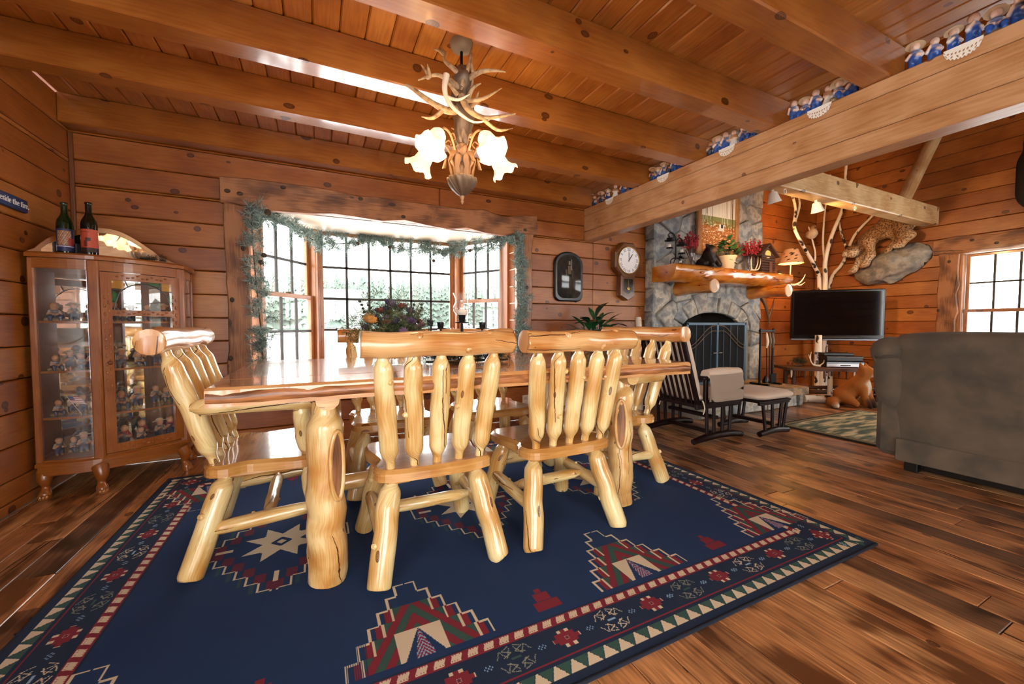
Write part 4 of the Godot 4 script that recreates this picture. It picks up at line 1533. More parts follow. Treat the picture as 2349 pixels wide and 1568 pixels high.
func build_flowers(at: Vector3) -> void:
	var t := thing("flower_arrangement", "bushy dried flower arrangement in purple, orange and dark green in a glass vase", "flowers", at)
	var vb := MB.new()
	vb.lathe([Vector2(0.001, 0.0), Vector2(0.045, 0.0), Vector2(0.048, 0.01), Vector2(0.03, 0.035), Vector2(0.036, 0.08), Vector2(0.05, 0.115), Vector2(0.048, 0.115), Vector2(0.034, 0.08), Vector2(0.027, 0.036), Vector2(0.001, 0.02)], 18)
	part(vb, "vase", M.clear, t)
	var rg := RandomNumberGenerator.new()
	rg.seed = 404
	var sb := MB.new()
	sb.col = lin("4a5236")
	for i in 16:
		var a := i * 2.4
		sb.tube([Vector3(0, 0.03, 0), Vector3(cos(a) * 0.04, 0.13, sin(a) * 0.04), Vector3(cos(a) * 0.14, rg.randf_range(0.18, 0.34), sin(a) * 0.14)], [0.002, 0.002, 0.0015], 5, 2)
	tag(part(sb, "stems", M.needle, t), "", "", "", "stuff")
	var sp := needle_spray(5, 16, 0.06, [lin("3c4a30"), lin("55623f"), lin("2f3a2b"), lin("6a7048")])
	var xs := []
	for i in 420:
		var d := Vector3(rg.randfn(0, 0.085), absf(rg.randfn(0.0, 0.08)) + 0.115, rg.randfn(0, 0.075))
		xs.append(Transform3D(rand_basis(rg, rg.randf_range(0.7, 1.2)), d))
	multi("foliage", sp, xs, t)
	for i in 34:
		var a := i * 2.4
		var f := sqrt(i / 34.0)
		var p := Vector3(cos(a) * 0.15 * f, 0.29 - 0.13 * f * f + rg.randf_range(-0.02, 0.02), sin(a) * 0.12 * f)
		var c := lin(["6b5578", "584a6e", "7d6482", "8a4d3c", "4c4662", "9a7a8c"][i % 6])
		bloom(t, p, rg.randf_range(0.026, 0.038), c, 30, 500 + i)
	bloom(t, Vector3(-0.13, 0.215, 0.085), 0.042, lin("d3924a"), 50, 700)
	bloom(t, Vector3(0.15, 0.2, 0.06), 0.036, lin("2f2f4d"), 40, 701)
	bloom(t, Vector3(-0.16, 0.15, 0.09), 0.02, lin("d99a3a"), 24, 702)
	# wispy twigs with small leaves
	for q in [[-0.16, 0.32], [-0.12, 0.3], [0.1, 0.33], [0.14, 0.31]]:
		var wb := MB.new()
		wb.col = lin("3a3f34")
		wb.tube([Vector3(q[0] * 0.3, 0.12, 0), Vector3(q[0] * 0.8, 0.24, 0.01), Vector3(q[0], q[1], 0.02)], [0.0016, 0.0012, 0.0008], 5, 3)
		for k in 7: wb.ball(Vector3(q[0] * (0.75 + 0.04 * k), 0.21 + (q[1] - 0.2) * k / 7.0, 0.012 * (k % 3 - 1)), Vector3(0.008, 0.006, 0.005), 6, 4)
		part(wb, "twig", M.needle, t)

func build_candelabra(at: Vector3) -> void:
	var t := thing("candelabra", "black iron three-arm candelabra with a glass hurricane shade in the middle", "candle holder", at)
	t.scale = Vector3(1.28, 1.28, 1.28)
	var mb := MB.new()
	mb.lathe([Vector2(0.001, 0), Vector2(0.06, 0.0), Vector2(0.055, 0.008), Vector2(0.008, 0.015), Vector2(0.006, 0.16), Vector2(0.001, 0.165)], 14)
	part(mb, "stem", M.iron, t)
	for s in [-1.0, 1.0]:
		tubep("arm", [Vector3(0, 0.06, 0), Vector3(s * 0.04, 0.075, 0), Vector3(s * 0.08, 0.115, 0), Vector3(s * 0.092, 0.14, 0)], [0.004, 0.004, 0.004, 0.004], M.iron, t, 6, 3)
		var c := MB.new()
		c.lathe([Vector2(0.001, 0.138), Vector2(0.03, 0.14), Vector2(0.03, 0.143), Vector2(0.012, 0.144), Vector2(0.015, 0.168), Vector2(0.013, 0.168), Vector2(0.011, 0.15), Vector2(0.001, 0.15)], 14, Vector3(s * 0.092, 0, 0))
		part(c, "cup", M.iron, t)
	var cc := MB.new()
	cc.lathe([Vector2(0.001, 0.163), Vector2(0.03, 0.165), Vector2(0.03, 0.168), Vector2(0.013, 0.17), Vector2(0.016, 0.198), Vector2(0.001, 0.198)], 14)
	part(cc, "cup", M.iron, t)
	var cd := MB.new()
	cd.lathe([Vector2(0.001, 0.198), Vector2(0.022, 0.199), Vector2(0.024, 0.215), Vector2(0.012, 0.222), Vector2(0.001, 0.223)], 14)
	part(cd, "candle", M.wax, t)
	var g := MB.new()
	g.lathe([Vector2(0.02, 0.198), Vector2(0.034, 0.212), Vector2(0.036, 0.232), Vector2(0.026, 0.252), Vector2(0.026, 0.262), Vector2(0.037, 0.29), Vector2(0.036, 0.29), Vector2(0.025, 0.262), Vector2(0.025, 0.252), Vector2(0.035, 0.232), Vector2(0.033, 0.213), Vector2(0.02, 0.2)], 20)
	part(g, "hurricane_glass", M.clear, t)

func build_wreath() -> void:
	var t := thing("evergreen_centerpiece", "dark evergreen garland lying on the table round the candelabra foot", "garland", Vector3(0.715, 0.8045, -2.06))
	var rg := RandomNumberGenerator.new()
	rg.seed = 31
	var sp := needle_spray(8, 20, 0.07, [lin("16302c"), lin("1f3d36"), lin("284a3c"), lin("102320")])
	var xs := []
	for i in 150:
		var f := rg.randf_range(-1, 1)
		xs.append(Transform3D(rand_basis(rg, rg.randf_range(0.6, 1.0)), Vector3(f * 0.22, 0.03 + rg.randf_range(-0.006, 0.012), 0.05 * sin(f * 4.0) + rg.randf_range(-0.05, 0.05) + 0.07)))
	multi("foliage", sp, xs, t)
	tubep("stem", [Vector3(-0.22, 0.012, 0.04), Vector3(-0.08, 0.012, 0.09), Vector3(0.08, 0.012, 0.05), Vector3(0.22, 0.012, 0.08)], [0.006, 0.008, 0.008, 0.005], M.cone, t, 6, 4)
	var g := thing("glass_votive", "small clear glass cup beside the evergreen on the table", "glass", Vector3(0.40, 0.8045, -1.9))
	var mb := MB.new()
	mb.lathe([Vector2(0.001, 0), Vector2(0.02, 0.001), Vector2(0.014, 0.012), Vector2(0.022, 0.024), Vector2(0.027, 0.05), Vector2(0.026, 0.05), Vector2(0.02, 0.025), Vector2(0.001, 0.018)], 14)
	part(mb, "cup", M.clear, g)

# ---------------------------------------------------------------- figurines: small glazed children
var fig_kinds := []

func make_fig_kinds() -> void:
	var skin := lin("f0d2be")
	var blue := lin("2f55a0")
	var pale := lin("dfe3ea")
	var hair := lin("a8794a")
	var navy := lin("2c3550")
	var base := lin("8a7350")
	var red := lin("8f2b30")
	var white := lin("ece6dc")
	var tan_ := lin("c79a72")
	# [name, prims, hat]
	var stand := func(body: Color, top: Color, hr: Color, armup: float) -> Array:
		return [
			[Vector3(0, 0.06, 0), Vector3(0, 0.06, 0), 0.0, 0.0, base],
			[Vector3(-0.11, 0.1, 0), Vector3(-0.1, 0.4, 0), 0.09, 0.1, body], [Vector3(0.11, 0.1, 0), Vector3(0.1, 0.4, 0), 0.09, 0.1, body],
			[Vector3(0, 0.42, 0), Vector3(0, 0.56, 0), 0.17, 0.16, body], [Vector3(0, 0.6, 0), Vector3(0, 0.63, 0), 0.15, 0.12, top],
			[Vector3(-0.15, 0.6, 0), Vector3(-0.22, 0.46, 0.06), 0.065, 0.055, top], [Vector3(-0.22, 0.46, 0.06), Vector3(-0.12, 0.46 + armup, 0.16), 0.05, 0.045, skin],
			[Vector3(0.15, 0.6, 0), Vector3(0.22, 0.46, 0.06), 0.065, 0.055, top], [Vector3(0.22, 0.46, 0.06), Vector3(0.1, 0.48, 0.17), 0.05, 0.045, skin],
			[Vector3(0, 0.82, 0.02), Vector3(0, 0.84, 0.02), 0.14, 0.14, skin], [Vector3(0, 0.88, -0.04), Vector3(0, 0.9, -0.02), 0.14, 0.13, hr],
			[Vector3(0, 0.81, 0.155), Vector3(0, 0.815, 0.165), 0.022, 0.02, skin],
			[Vector3(-0.11, 0.04, 0.04), Vector3(-0.11, 0.04, 0.09), 0.055, 0.05, hair], [Vector3(0.11, 0.04, 0.04), Vector3(0.11, 0.04, 0.09), 0.055, 0.05, hair]]
	var sit := func(body: Color, top: Color, hr: Color) -> Array:
		return [
			[Vector3(-0.25, 0.06, 0.05), Vector3(0.25, 0.06, 0.05), 0.1, 0.1, base],
			[Vector3(-0.1, 0.22, 0), Vector3(-0.16, 0.2, 0.25), 0.1, 0.09, body], [Vector3(0.1, 0.22, 0), Vector3(0.16, 0.2, 0.25), 0.1, 0.09, body],
			[Vector3(-0.16, 0.2, 0.25), Vector3(-0.16, 0.05, 0.3), 0.08, 0.07, body], [Vector3(0.16, 0.2, 0.25), Vector3(0.16, 0.05, 0.3), 0.08, 0.07, body],
			[Vector3(0, 0.25, 0), Vector3(0, 0.42, 0.0), 0.16, 0.15, body], [Vector3(0, 0.46, 0.0), Vector3(0, 0.48, 0.0), 0.14, 0.11, top],
			[Vector3(-0.14, 0.46, 0), Vector3(-0.2, 0.32, 0.1), 0.06, 0.05, top], [Vector3(-0.2, 0.32, 0.1), Vector3(-0.06, 0.32, 0.2), 0.05, 0.04, skin],
			[Vector3(0.14, 0.46, 0), Vector3(0.2, 0.32, 0.1), 0.06, 0.05, top], [Vector3(0.2, 0.32, 0.1), Vector3(0.06, 0.3, 0.2), 0.05, 0.04, skin],
			[Vector3(0, 0.66, 0.03), Vector3(0, 0.68, 0.03), 0.135, 0.135, skin], [Vector3(0, 0.72, -0.02), Vector3(0, 0.74, -0.01), 0.135, 0.125, hr],
			[Vector3(0, 0.65, 0.16), Vector3(0, 0.655, 0.17), 0.022, 0.02, skin]]
	var girl := func(dress: Color, top: Color, hr: Color) -> Array:
		return [
			[Vector3(0, 0.1, 0), Vector3(0, 0.45, 0), 0.24, 0.13, dress], [Vector3(0, 0.46, 0), Vector3(0, 0.6, 0), 0.13, 0.13, top],
			[Vector3(-0.14, 0.6, 0), Vector3(-0.2, 0.45, 0.07), 0.065, 0.05, top], [Vector3(-0.2, 0.45, 0.07), Vector3(-0.07, 0.44, 0.17), 0.05, 0.04, skin],
			[Vector3(0.14, 0.6, 0), Vector3(0.2, 0.45, 0.07), 0.065, 0.05, top], [Vector3(0.2, 0.45, 0.07), Vector3(0.07, 0.48, 0.17), 0.05, 0.04, skin],
			[Vector3(0, 0.8, 0.02), Vector3(0, 0.82, 0.02), 0.13, 0.13, skin], [Vector3(0, 0.87, -0.05), Vector3(0, 0.8, -0.1), 0.14, 0.1, hr],
			[Vector3(0, 0.79, 0.145), Vector3(0, 0.795, 0.155), 0.022, 0.02, skin]]
	var defs := [
		["standing boy figurine in straw hat", stand.call(blue, pale, hair, 0.08), 0.9, "straw"],
		["bareheaded boy figurine in blue overalls", stand.call(blue, pale, hair, 0.2), 0.0, ""],
		["seated boy figurine in straw hat", sit.call(blue, pale, hair), 0.74, "straw"],
		["girl figurine in long white dress", girl.call(white, tan_, hair), 0.0, ""],
		["bareheaded child figurine in dark navy", stand.call(navy, white, lin("5a3d28"), 0.1), 0.0, ""],
		["broad-hatted child figurine in navy", stand.call(navy, white, hair, 0.1), 0.9, "straw"],
		["seated child figurine in dark clothes", sit.call(navy, lin("b9ad9c"), hair), 0.0, ""],
		["child figurine with a red scarf", stand.call(navy, red, hair, 0.12), 0.0, "scarf"],
	]
	for d in defs:
		var pr: Array = d[1].filter(func(p): return p[2] > 0.0)
		if defs.find(d) >= 4:
			for q in pr:
				if q[4] == skin: q[4] = lin("c08d6c")
				elif q[4] == white: q[4] = lin("b5a894")
		var b := blob(pr, 0.034, 0.05).mesh()
		b.surface_set_material(0, M.glaze)
		var hat: ArrayMesh = null
		if d[3] == "straw":
			var hm := MB.new()
			hm.lathe([Vector2(0.29, -0.015), Vector2(0.27, 0.015), Vector2(0.16, 0.03), Vector2(0.14, 0.1), Vector2(0.08, 0.14), Vector2(0.001, 0.145)], 14)
			hm.lathe([Vector2(0.001, 0.005), Vector2(0.15, 0.005), Vector2(0.29, -0.016)], 14)
			hat = hm.mesh()
			hat.surface_set_material(0, M.straw)
		elif d[3] == "scarf":
			var hm := MB.new()
			var rr := []
			var pp := []
			for k in 11:
				pp.append(Vector3(cos(TAU * k / 10.0) * 0.12, 0.69, sin(TAU * k / 10.0) * 0.12)); rr.append(0.045)
			hm.tube(pp, rr, 7)
			hm.box(Vector3(0.1, 0.56, 0.15), Vector3(0.08, 0.26, 0.04), 1, 0.01)
			hat = hm.mesh()
			hat.surface_set_material(0, mat(Color("a32c31"), 0.4))
		fig_kinds.append([d[0], b, hat, d[2], d[3]])

func figurine(kind: int, h: float, at: Vector3, turn: float, label: String, group: String) -> Node3D:
	var K: Array = fig_kinds[kind]
	var t := thing("figurine", label, "figurine", at, turn, group)
	t.scale = Vector3(h, h, h)
	inst(K[1], "body", t, Transform3D())
	if K[2]:
		inst(K[2], "hat" if K[4] == "straw" else "scarf", t, Transform3D(Basis(Vector3.RIGHT, -0.25 if K[4] == "straw" else 0.0), Vector3(0, K[3], -0.02) if K[4] == "straw" else Vector3.ZERO))
	return t

# ---------------------------------------------------------------- curio cabinet in the corner
func bow(a: Vector2, b: Vector2, bulge: float, n: int) -> Array:
	var out := []
	var d := (b - a)
	var o := Vector2(-d.y, d.x).normalized()
	if o.dot(Vector2(1, 1)) < 0: o = -o
	for i in n + 1:
		var t := float(i) / n
		out.append(a.lerp(b, t) + o * bulge * 4.0 * t * (1.0 - t))
	return out

func strip_wall(mb: MB, line: Array, y0: float, y1: float, thick: float) -> void:
	var rows := []
	var ctr := Vector2(-1.3, -3.6)
	var sec := []
	for i in line.size():
		var p: Vector2 = line[i]
		var q: Vector2 = line[mini(i + 1, line.size() - 1)] - line[maxi(i - 1, 0)]
		var o := Vector2(-q.y, q.x).normalized()
		if o.dot(p - ctr) < 0: o = -o
		sec.append([p, p - o * thick])
	var f := func(a: Array) -> void: mb.grid(a, false)
	var out := [PackedVector3Array(), PackedVector3Array()]
	var inn := [PackedVector3Array(), PackedVector3Array()]
	for s in sec:
		out[0].append(Vector3(s[0].x, y0, s[0].y)); out[1].append(Vector3(s[0].x, y1, s[0].y))
		inn[0].append(Vector3(s[1].x, y0, s[1].y)); inn[1].append(Vector3(s[1].x, y1, s[1].y))
	mb.grid(out, false, -1.0); mb.grid(inn, false, 1.0)
	mb.grid([out[1], inn[1]], false, -1.0); mb.grid([out[0], inn[0]], false, 1.0)
	for e in [0, sec.size() - 1]:
		var nn := Vector3(sec[e][0].x - sec[1 if e == 0 else e - 1][0].x, 0, sec[e][0].y - sec[1 if e == 0 else e - 1][0].y).normalized()
		mb.quad([out[0][e], out[1][e], inn[1][e], inn[0][e]], nn, [Vector2(0, 0), Vector2(y1 - y0, 0), Vector2(y1 - y0, thick), Vector2(0, thick)])

func build_cabinet() -> void:
	var t := thing("curio_cabinet", "oak corner curio cabinet with bowed glass door, mirror back and claw feet", "cabinet")
	var A := Vector2(-1.45, -3.21)
	var B := Vector2(-1.175, -3.20)
	var C := Vector2(-0.835, -3.455)
	var D := Vector2(-0.845, -3.74)
	var E := Vector2(-1.45, -3.74)
	var y0 := 0.2
	var y1 := 1.385
	var AB := bow(A, B, 0.02, 8)
	var BC := bow(B, C, 0.025, 10)
	var CD := bow(C, D, 0.015, 6)
	var full := AB + BC.slice(1) + CD.slice(1)
	var fl := Transform3D(Basis(Vector3(1, 0, 0), Vector3(0, 0, -1), Vector3(0, 1, 0)), Vector3.ZERO)
	var foot := func(grow: float) -> PackedVector2Array:
		var pl := PackedVector2Array()
		for p in full:
			var o: Vector2 = (p - E).normalized() * grow
			pl.append(Vector2(maxf(p.x + o.x, -1.468), -maxf(p.y + o.y, -3.764)))
		pl.append(Vector2(E.x, -E.y))
		return pl
	var base := MB.new()
	base.slab(foot.call(0.0), y0 - 0.06, y0 + 0.03, 0.004, fl)
	part(base, "bottom", M.oak, t)
	var bm := MB.new()
	bm.slab(foot.call(0.025), y0 - 0.005, y0 + 0.02, 0.008, fl)
	part(bm, "base_moulding", M.oak, t)
	var tp := MB.new()
	tp.slab(foot.call(0.03), y1, y1 + 0.03, 0.01, fl)
	part(tp, "top", M.oak, t)
	var fr := MB.new()
	fr.slab(foot.call(0.004), y1 - 0.06, y1, 0.002, fl)
	part(fr, "frieze", M.oak, t)
	# mirror back along both walls
	boxp("back_panel", Vector3(-1.447, (y0 + y1) * 0.5, -3.475), Vector3(0.01, y1 - y0 - 0.09, 0.5), M.oak_dark, t, 1, 0.001)
	boxp("back_panel", Vector3(-1.15, (y0 + y1) * 0.5, -3.735), Vector3(0.58, y1 - y0 - 0.09, 0.01), M.oak_dark, t, 1, 0.001)
	var mm := MB.new()
	mm.box(Vector3.ZERO, Vector3(0.44, y1 - y0 - 0.09, 0.008), 1, 0.001)
	part(mm, "mirror_back", M.mirror, t).transform = Transform3D(Basis(Vector3.UP, 0.72), Vector3(-1.29, (y0 + y1) * 0.5 - 0.005, -3.585))
	# posts
	for q in [[A, 0.03], [B, 0.05], [C, 0.045], [D, 0.03]]:
		var p: Vector2 = q[0]
		var w: float = q[1]
		boxp("post", Vector3(p.x + (0.012 if q[0] == A else 0.0), (y0 + y1) * 0.5, p.y + (0.012 if q[0] == D else -0.005)), Vector3(w, y1 - y0, w), M.oak, t, 1, 0.006)
	# bowed fixed panes either side
	for ln in [AB, CD]:
		var g := MB.new()
		strip_wall(g, ln, y0 + 0.03, y1 - 0.06, 0.004)
		part(g, "side_glass", M.glass, t)
	# door between the posts
	var dr := Node3D.new()
	dr.name = "door"
	t.add_child(dr, true)
	var seg := func(a: float, b: float) -> Array:
		var o := []
		for i in 9: 
			var f := lerpf(a, b, i / 8.0)
			var p := B.lerp(C, f)
			o.append(p + Vector2(0.6, 0.8) * (0.025 * 4.0 * f * (1.0 - f) + 0.012))
		return o
	for q in [[0.05, 0.16, y0 + 0.035, y1 - 0.065, "stile"], [0.86, 0.97, y0 + 0.035, y1 - 0.065, "stile"], [0.16, 0.86, y0 + 0.035, y0 + 0.085, "rail"], [0.16, 0.86, y1 - 0.11, y1 - 0.065, "rail"], [0.16, 0.86, 1.06, 1.095, "rail"]]:
		var mb := MB.new()
		mb.uvo = Vector2(rng.randf() * 4, rng.randf() * 4)
		strip_wall(mb, seg.call(q[0], q[1]), q[2], q[3], 0.02)
		part(mb, q[4], M.oak, dr)
	for q in [[0.16, 0.86, y0 + 0.085, 1.06], [0.16, 0.86, 1.095, y1 - 0.11]]:
		var mb := MB.new()
		strip_wall(mb, seg.call(q[0], q[1]), q[2], q[3], 0.004)
		part(mb, "door_glass", M.glass, dr)
	# carved leaf sprigs along stiles and rails
	var cv := MB.new()
	for k in 12:
		for s in [0.085, 0.125]:
			var f: float = s
			var p: Vector2 = B.lerp(C, f) + Vector2(0.6, 0.8) * (0.1 * f * (1 - f) + 0.013)
			cv.ball(Vector3(p.x, 0.62 + 0.05 * k + (0.02 if s > 0.1 else 0.0), p.y), Vector3(0.006, 0.012, 0.006), 6, 4)
			f = 1.0 - s
			p = B.lerp(C, f) + Vector2(0.6, 0.8) * (0.1 * f * (1 - f) + 0.013)
			cv.ball(Vector3(p.x, 0.62 + 0.05 * k + (0.02 if s > 0.1 else 0.0), p.y), Vector3(0.006, 0.012, 0.006), 6, 4)
	for yy in [y0 + 0.06, 1.078, y1 - 0.087]:
		for k in 11:
			var f := 0.22 + 0.056 * k
			var p: Vector2 = B.lerp(C, f) + Vector2(0.6, 0.8) * (0.1 * f * (1 - f) + 0.013)
			cv.ball(Vector3(p.x, yy + 0.008 * sin(k * 2.0), p.y), Vector3(0.01, 0.005, 0.008), 6, 4)
	tag(part(cv, "carving", M.oak, dr), "", "", "", "stuff")
	# leaded arch of coloured glass in the door's upper light
	var lead := mat(Color("5b5f60"), 0.4, 0.7)
	var at := func(f: float, y: float) -> Vector3:
		var p: Vector2 = B.lerp(C, f) + Vector2(0.6, 0.8) * (0.1 * f * (1 - f) + 0.012)
		return Vector3(p.x, y, p.y)
	for ln in [[[0.18, 1.1], [0.24, 1.2], [0.38, 1.25], [0.51, 1.262]], [[0.51, 1.262], [0.64, 1.25], [0.78, 1.2], [0.84, 1.1]], [[0.3, 1.275], [0.33, 1.24]], [[0.72, 1.275], [0.69, 1.24]], [[0.16, 1.22], [0.3, 1.22]], [[0.72, 1.22], [0.86, 1.22]]]:
		var pts := []
		var rr := []
		for q in ln:
			pts.append(at.call(q[0], q[1])); rr.append(0.003)
		tubep("lead_came", pts, rr, lead, dr, 6, 2)
	var stain := func(poly: Array, c: Color, nm: String) -> void:
		var mb := MB.new()
		var ring := PackedVector3Array()
		for q in poly: ring.append(at.call(q[0], q[1]) + Vector3(-0.0012, 0, -0.0016))
		mb.fan(ring, Vector3(0.6, 0, 0.8))
		var m := pane_mat(c, 0.55)
		part(mb, nm, m, dr)
	stain.call([[0.16, 1.225], [0.29, 1.225], [0.29, 1.274], [0.16, 1.274]], Color("d9a44a"), "amber_light")
	stain.call([[0.73, 1.225], [0.86, 1.225], [0.86, 1.274], [0.73, 1.274]], Color("d9a44a"), "amber_light")
	stain.call([[0.30, 1.273], [0.33, 1.243], [0.45, 1.262], [0.45, 1.273]], Color("0f7a4a"), "green_light")
	stain.call([[0.72, 1.273], [0.69, 1.243], [0.57, 1.262], [0.57, 1.273]], Color("0f7a4a"), "green_light")
	stain.call([[0.16, 1.218], [0.23, 1.19], [0.19, 1.14], [0.16, 1.14]], Color("0f7a4a"), "green_light")
	stain.call([[0.86, 1.218], [0.79, 1.19], [0.83, 1.14], [0.86, 1.14]], Color("0f7a4a"), "green_light")
	var kb := MB.new()
	kb.ball(at.call(0.105, 0.78) + Vector3(0.012, 0, 0.016), Vector3(0.013, 0.013, 0.013), 10, 8)
	part(kb, "knob", M.oak_dark, dr)
	# glass shelves with wooden front lips
	var sh := [0.46, 0.73, 1.02]
	for y in sh:
		var s := MB.new()
		s.slab(foot.call(-0.035), y, y + 0.008, 0.001, fl)
		part(s, "shelf", M.glass, t)
		var lip := MB.new()
		var off := []
		for p in full: off.append(p - (p - E).normalized() * 0.03)
		strip_wall(lip, off, y - 0.003, y + 0.009, 0.006)
		part(lip, "shelf_lip", M.oak, t)
	# arched crest with a mirror, standing on the top at the back
	var cr := Node3D.new()
	cr.name = "crest"
	t.add_child(cr, true)
	var cl := Vector3(-1.464, 0, -3.245)
	var crr := Vector3(-0.85, 0, -3.66)
	var ce := (crr - cl).normalized()
	var cxf := Transform3D(Basis(ce, Vector3.UP, ce.cross(Vector3.UP)), cl + Vector3(0, y1 + 0.03, 0))
	var L := cl.distance_to(crr)
	var prof := func(f: float) -> float:
		if f < 0.12: return 0.085 * smoothstep(0.0, 0.12, f) + 0.0
		if f < 0.78: return 0.09 + 0.1 * sin(PI * (f - 0.12) / 0.66) * (1.0 if f < 0.45 else 1.0) - 0.02 * smoothstep(0.5, 0.78, f)
		return 0.05 * (1.0 - smoothstep(0.78, 1.0, f))
	var pl := PackedVector2Array([Vector2(0, 0)])
	var mp := PackedVector2Array()
	for i in 31:
		var f := i / 30.0
		pl.append(Vector2(L * f, prof.call(f) + 0.012))
		if i >= 2 and i <= 27: mp.append(Vector2(L * f, maxf(0.004, prof.call(f) - 0.022)))
	pl.append(Vector2(L, 0))
	mp.append(Vector2(L * 0.9, 0.002)); mp.append(Vector2(L * 0.067, 0.002))
	var cb := MB.new()
	cb.slab(pl, -0.012, 0.006, 0.003, cxf)
	part(cb, "crest_board", M.oak, cr)
	var cm := MB.new()
	cm.slab(mp, 0.006, 0.009, 0.001, cxf)
	part(cm, "crest_mirror", M.mirror, cr)
	# feet: curved legs with claw ends
	for q in [[B, Vector2(0.5, 0.8)], [C, Vector2(0.9, 0.2)], [Vector2(-1.43, -3.23), Vector2(0.1, 1.0)], [Vector2(-0.87, -3.72), Vector2(0.9, 0.1)]]:
		var p: Vector2 = q[0]
		var d: Vector2 = q[1].normalized() * 0.02
		var mb := MB.new()
		mb.tube([Vector3(p.x - d.x, 0.16, p.y - d.y), Vector3(p.x, 0.12, p.y), Vector3(p.x - d.x * 0.4, 0.07, p.y - d.y * 0.4), Vector3(p.x + d.x * 0.2, 0.03, p.y + d.y * 0.2), Vector3(p.x + d.x * 0.5, 0.0, p.y + d.y * 0.5)], [0.042, 0.034, 0.018, 0.028, 0.026], 12, 4)
		for k in 3:
			var a := atan2(d.y, d.x) + (k - 1) * 0.7
			mb.ball(Vector3(p.x + d.x * 0.5 + cos(a) * 0.02, 0.017, p.y + d.y * 0.5 + sin(a) * 0.02), Vector3(0.012, 0.016, 0.012), 8, 6)
		part(mb, "claw_foot", M.oak, t)
	# things on top
	bottle(Vector3(-1.322, y1 + 0.03, -3.285), "green wine bottle with a blue and gold label on the cabinet top", 0, 1.03)
	bottle(Vector3(-1.213, y1 + 0.03, -3.275), "dark wine bottle with a red label and a cork on the cabinet top", 1, 1.07)
	var bx := thing("trinket_box", "small black and silver box between the wine bottles", "box", Vector3(-1.268, y1 + 0.0305, -3.29), 0.6)
	boxp("body", Vector3(0, 0.035, 0), Vector3(0.035, 0.07, 0.02), M.black, bx, 1, 0.002)
	boxp("band", Vector3(0.011, 0.035, 0.0005), Vector3(0.006, 0.0705, 0.0205), M.mica, bx, 1, 0.0005)
	var sg := thing("evergreen_sprig", "dark dried sprig lying on the right end of the cabinet top", "sprig", Vector3(-0.965, y1 + 0.03, -3.47))
	var rg := RandomNumberGenerator.new()
	rg.seed = 3
	var sp := needle_spray(12, 18, 0.05, [lin("2a2620"), lin("1e211a"), lin("3a3226")])
	var xs := []
	for i in 34: xs.append(Transform3D(rand_basis(rg, rg.randf_range(0.5, 0.9)), Vector3(rg.randf_range(-0.06, 0.06), 0.018 + rg.randf_range(0, 0.012), rg.randf_range(-0.02, 0.02))))
	multi("needles", sp, xs, sg)
	tubep("stem", [Vector3(-0.08, 0.006, 0), Vector3(0, 0.01, 0.01), Vector3(0.07, 0.006, 0)], [0.003, 0.004, 0.003], M.cone, sg, 6, 2)
	# figurines on the shelves
	var where := ["bottom", "lowest glass", "middle glass", "top glass"]
	var ys := [y0 + 0.0305, 0.4685, 0.7385, 1.0285]
	var nth := ["first", "second", "third", "fourth", "fifth", "sixth", "seventh", "eighth", "ninth", "tenth", "eleventh", "twelfth"]
	var seq := [[4, 6, 5, 7, 6, 7, 4, 7, 5, 7], [6, 5, 4, 6, 4, 6, 5, 7, 4, 6], [6, 5, 6, 4, 4, 5, 6, 4, 5, 6], [6, 5, 6, 4, 6, 4, 5]]
	for s in 4:
		var n: int = seq[s].size()
		for i in n:
			var f := (i + 0.5) / n
			var q: Vector2 = full[clampi(int(f * (full.size() - 1) * 0.86) + 1, 0, full.size() - 1)]
			var p := q.lerp(E, [0.2, 0.33, 0.25][i % 3] + 0.03 * (s % 2))
			var k: int = seq[s][i]
			var h := rg.randf_range(0.105, 0.135) if s < 3 else rg.randf_range(0.1, 0.13)
			figurine(k, h, Vector3(p.x, ys[s], p.y), 0.65 + rg.randf_range(-0.4, 0.4), "%s, %s from left on cabinet's %s shelf" % [fig_kinds[k][0], nth[i], where[s]], "figurines in the curio cabinet")
	# little flag held in front on a low shelf
	var fg := thing("toy_flag", "tiny striped flag on a stick on the lowest glass cabinet shelf", "flag", Vector3(-1.31, 0.4685, -3.27), 0.5)
	tubep("stick", [Vector3(0.03, 0.0, 0), Vector3(-0.03, 0.12, 0)], [0.0015, 0.0015], M.straw, fg, 6)
	var im := Image.create(60, 40, false, Image.FORMAT_RGB8)
	for i in 8: im.fill_rect(Rect2i(0, i * 5, 60, 5), Color("9c2b34") if i % 2 == 0 else Color("e8e2da"))
	im.fill_rect(Rect2i(0, 0, 26, 20), Color("26407a"))
	for i in 12: im.set_pixel(3 + (i % 4) * 6, 3 + (i / 4) * 6, Color(1, 1, 1))
	var fb := MB.new()
	var rows := []
	for i in 7:
		var a := PackedVector3Array()
		for j in 5:
			a.append(Vector3(-0.03 + 0.058 * i / 6.0 + 0.02 * j / 4.0, 0.118 + 0.008 * i / 6.0 * 0 - 0.044 * j / 4.0 - 0.012 * i / 6.0, 0.004 * sin(i * 1.3)))
		rows.append(a)
	var f0 := fb.v.size()
	for i in 7:
		for j in 5: fb.vert(rows[i][j], Vector3(0, 0, 1), Vector2(i / 6.0, j / 4.0))
	for i in 6:
		for j in 4:
			var a := f0 + i * 5 + j
			fb.face(a, a + 1, a + 5, Vector3(0, 0, 1)); fb.face(a + 1, a + 6, a + 5, Vector3(0, 0, 1))
	part(fb, "cloth", ptex(im, 0.8), fg)

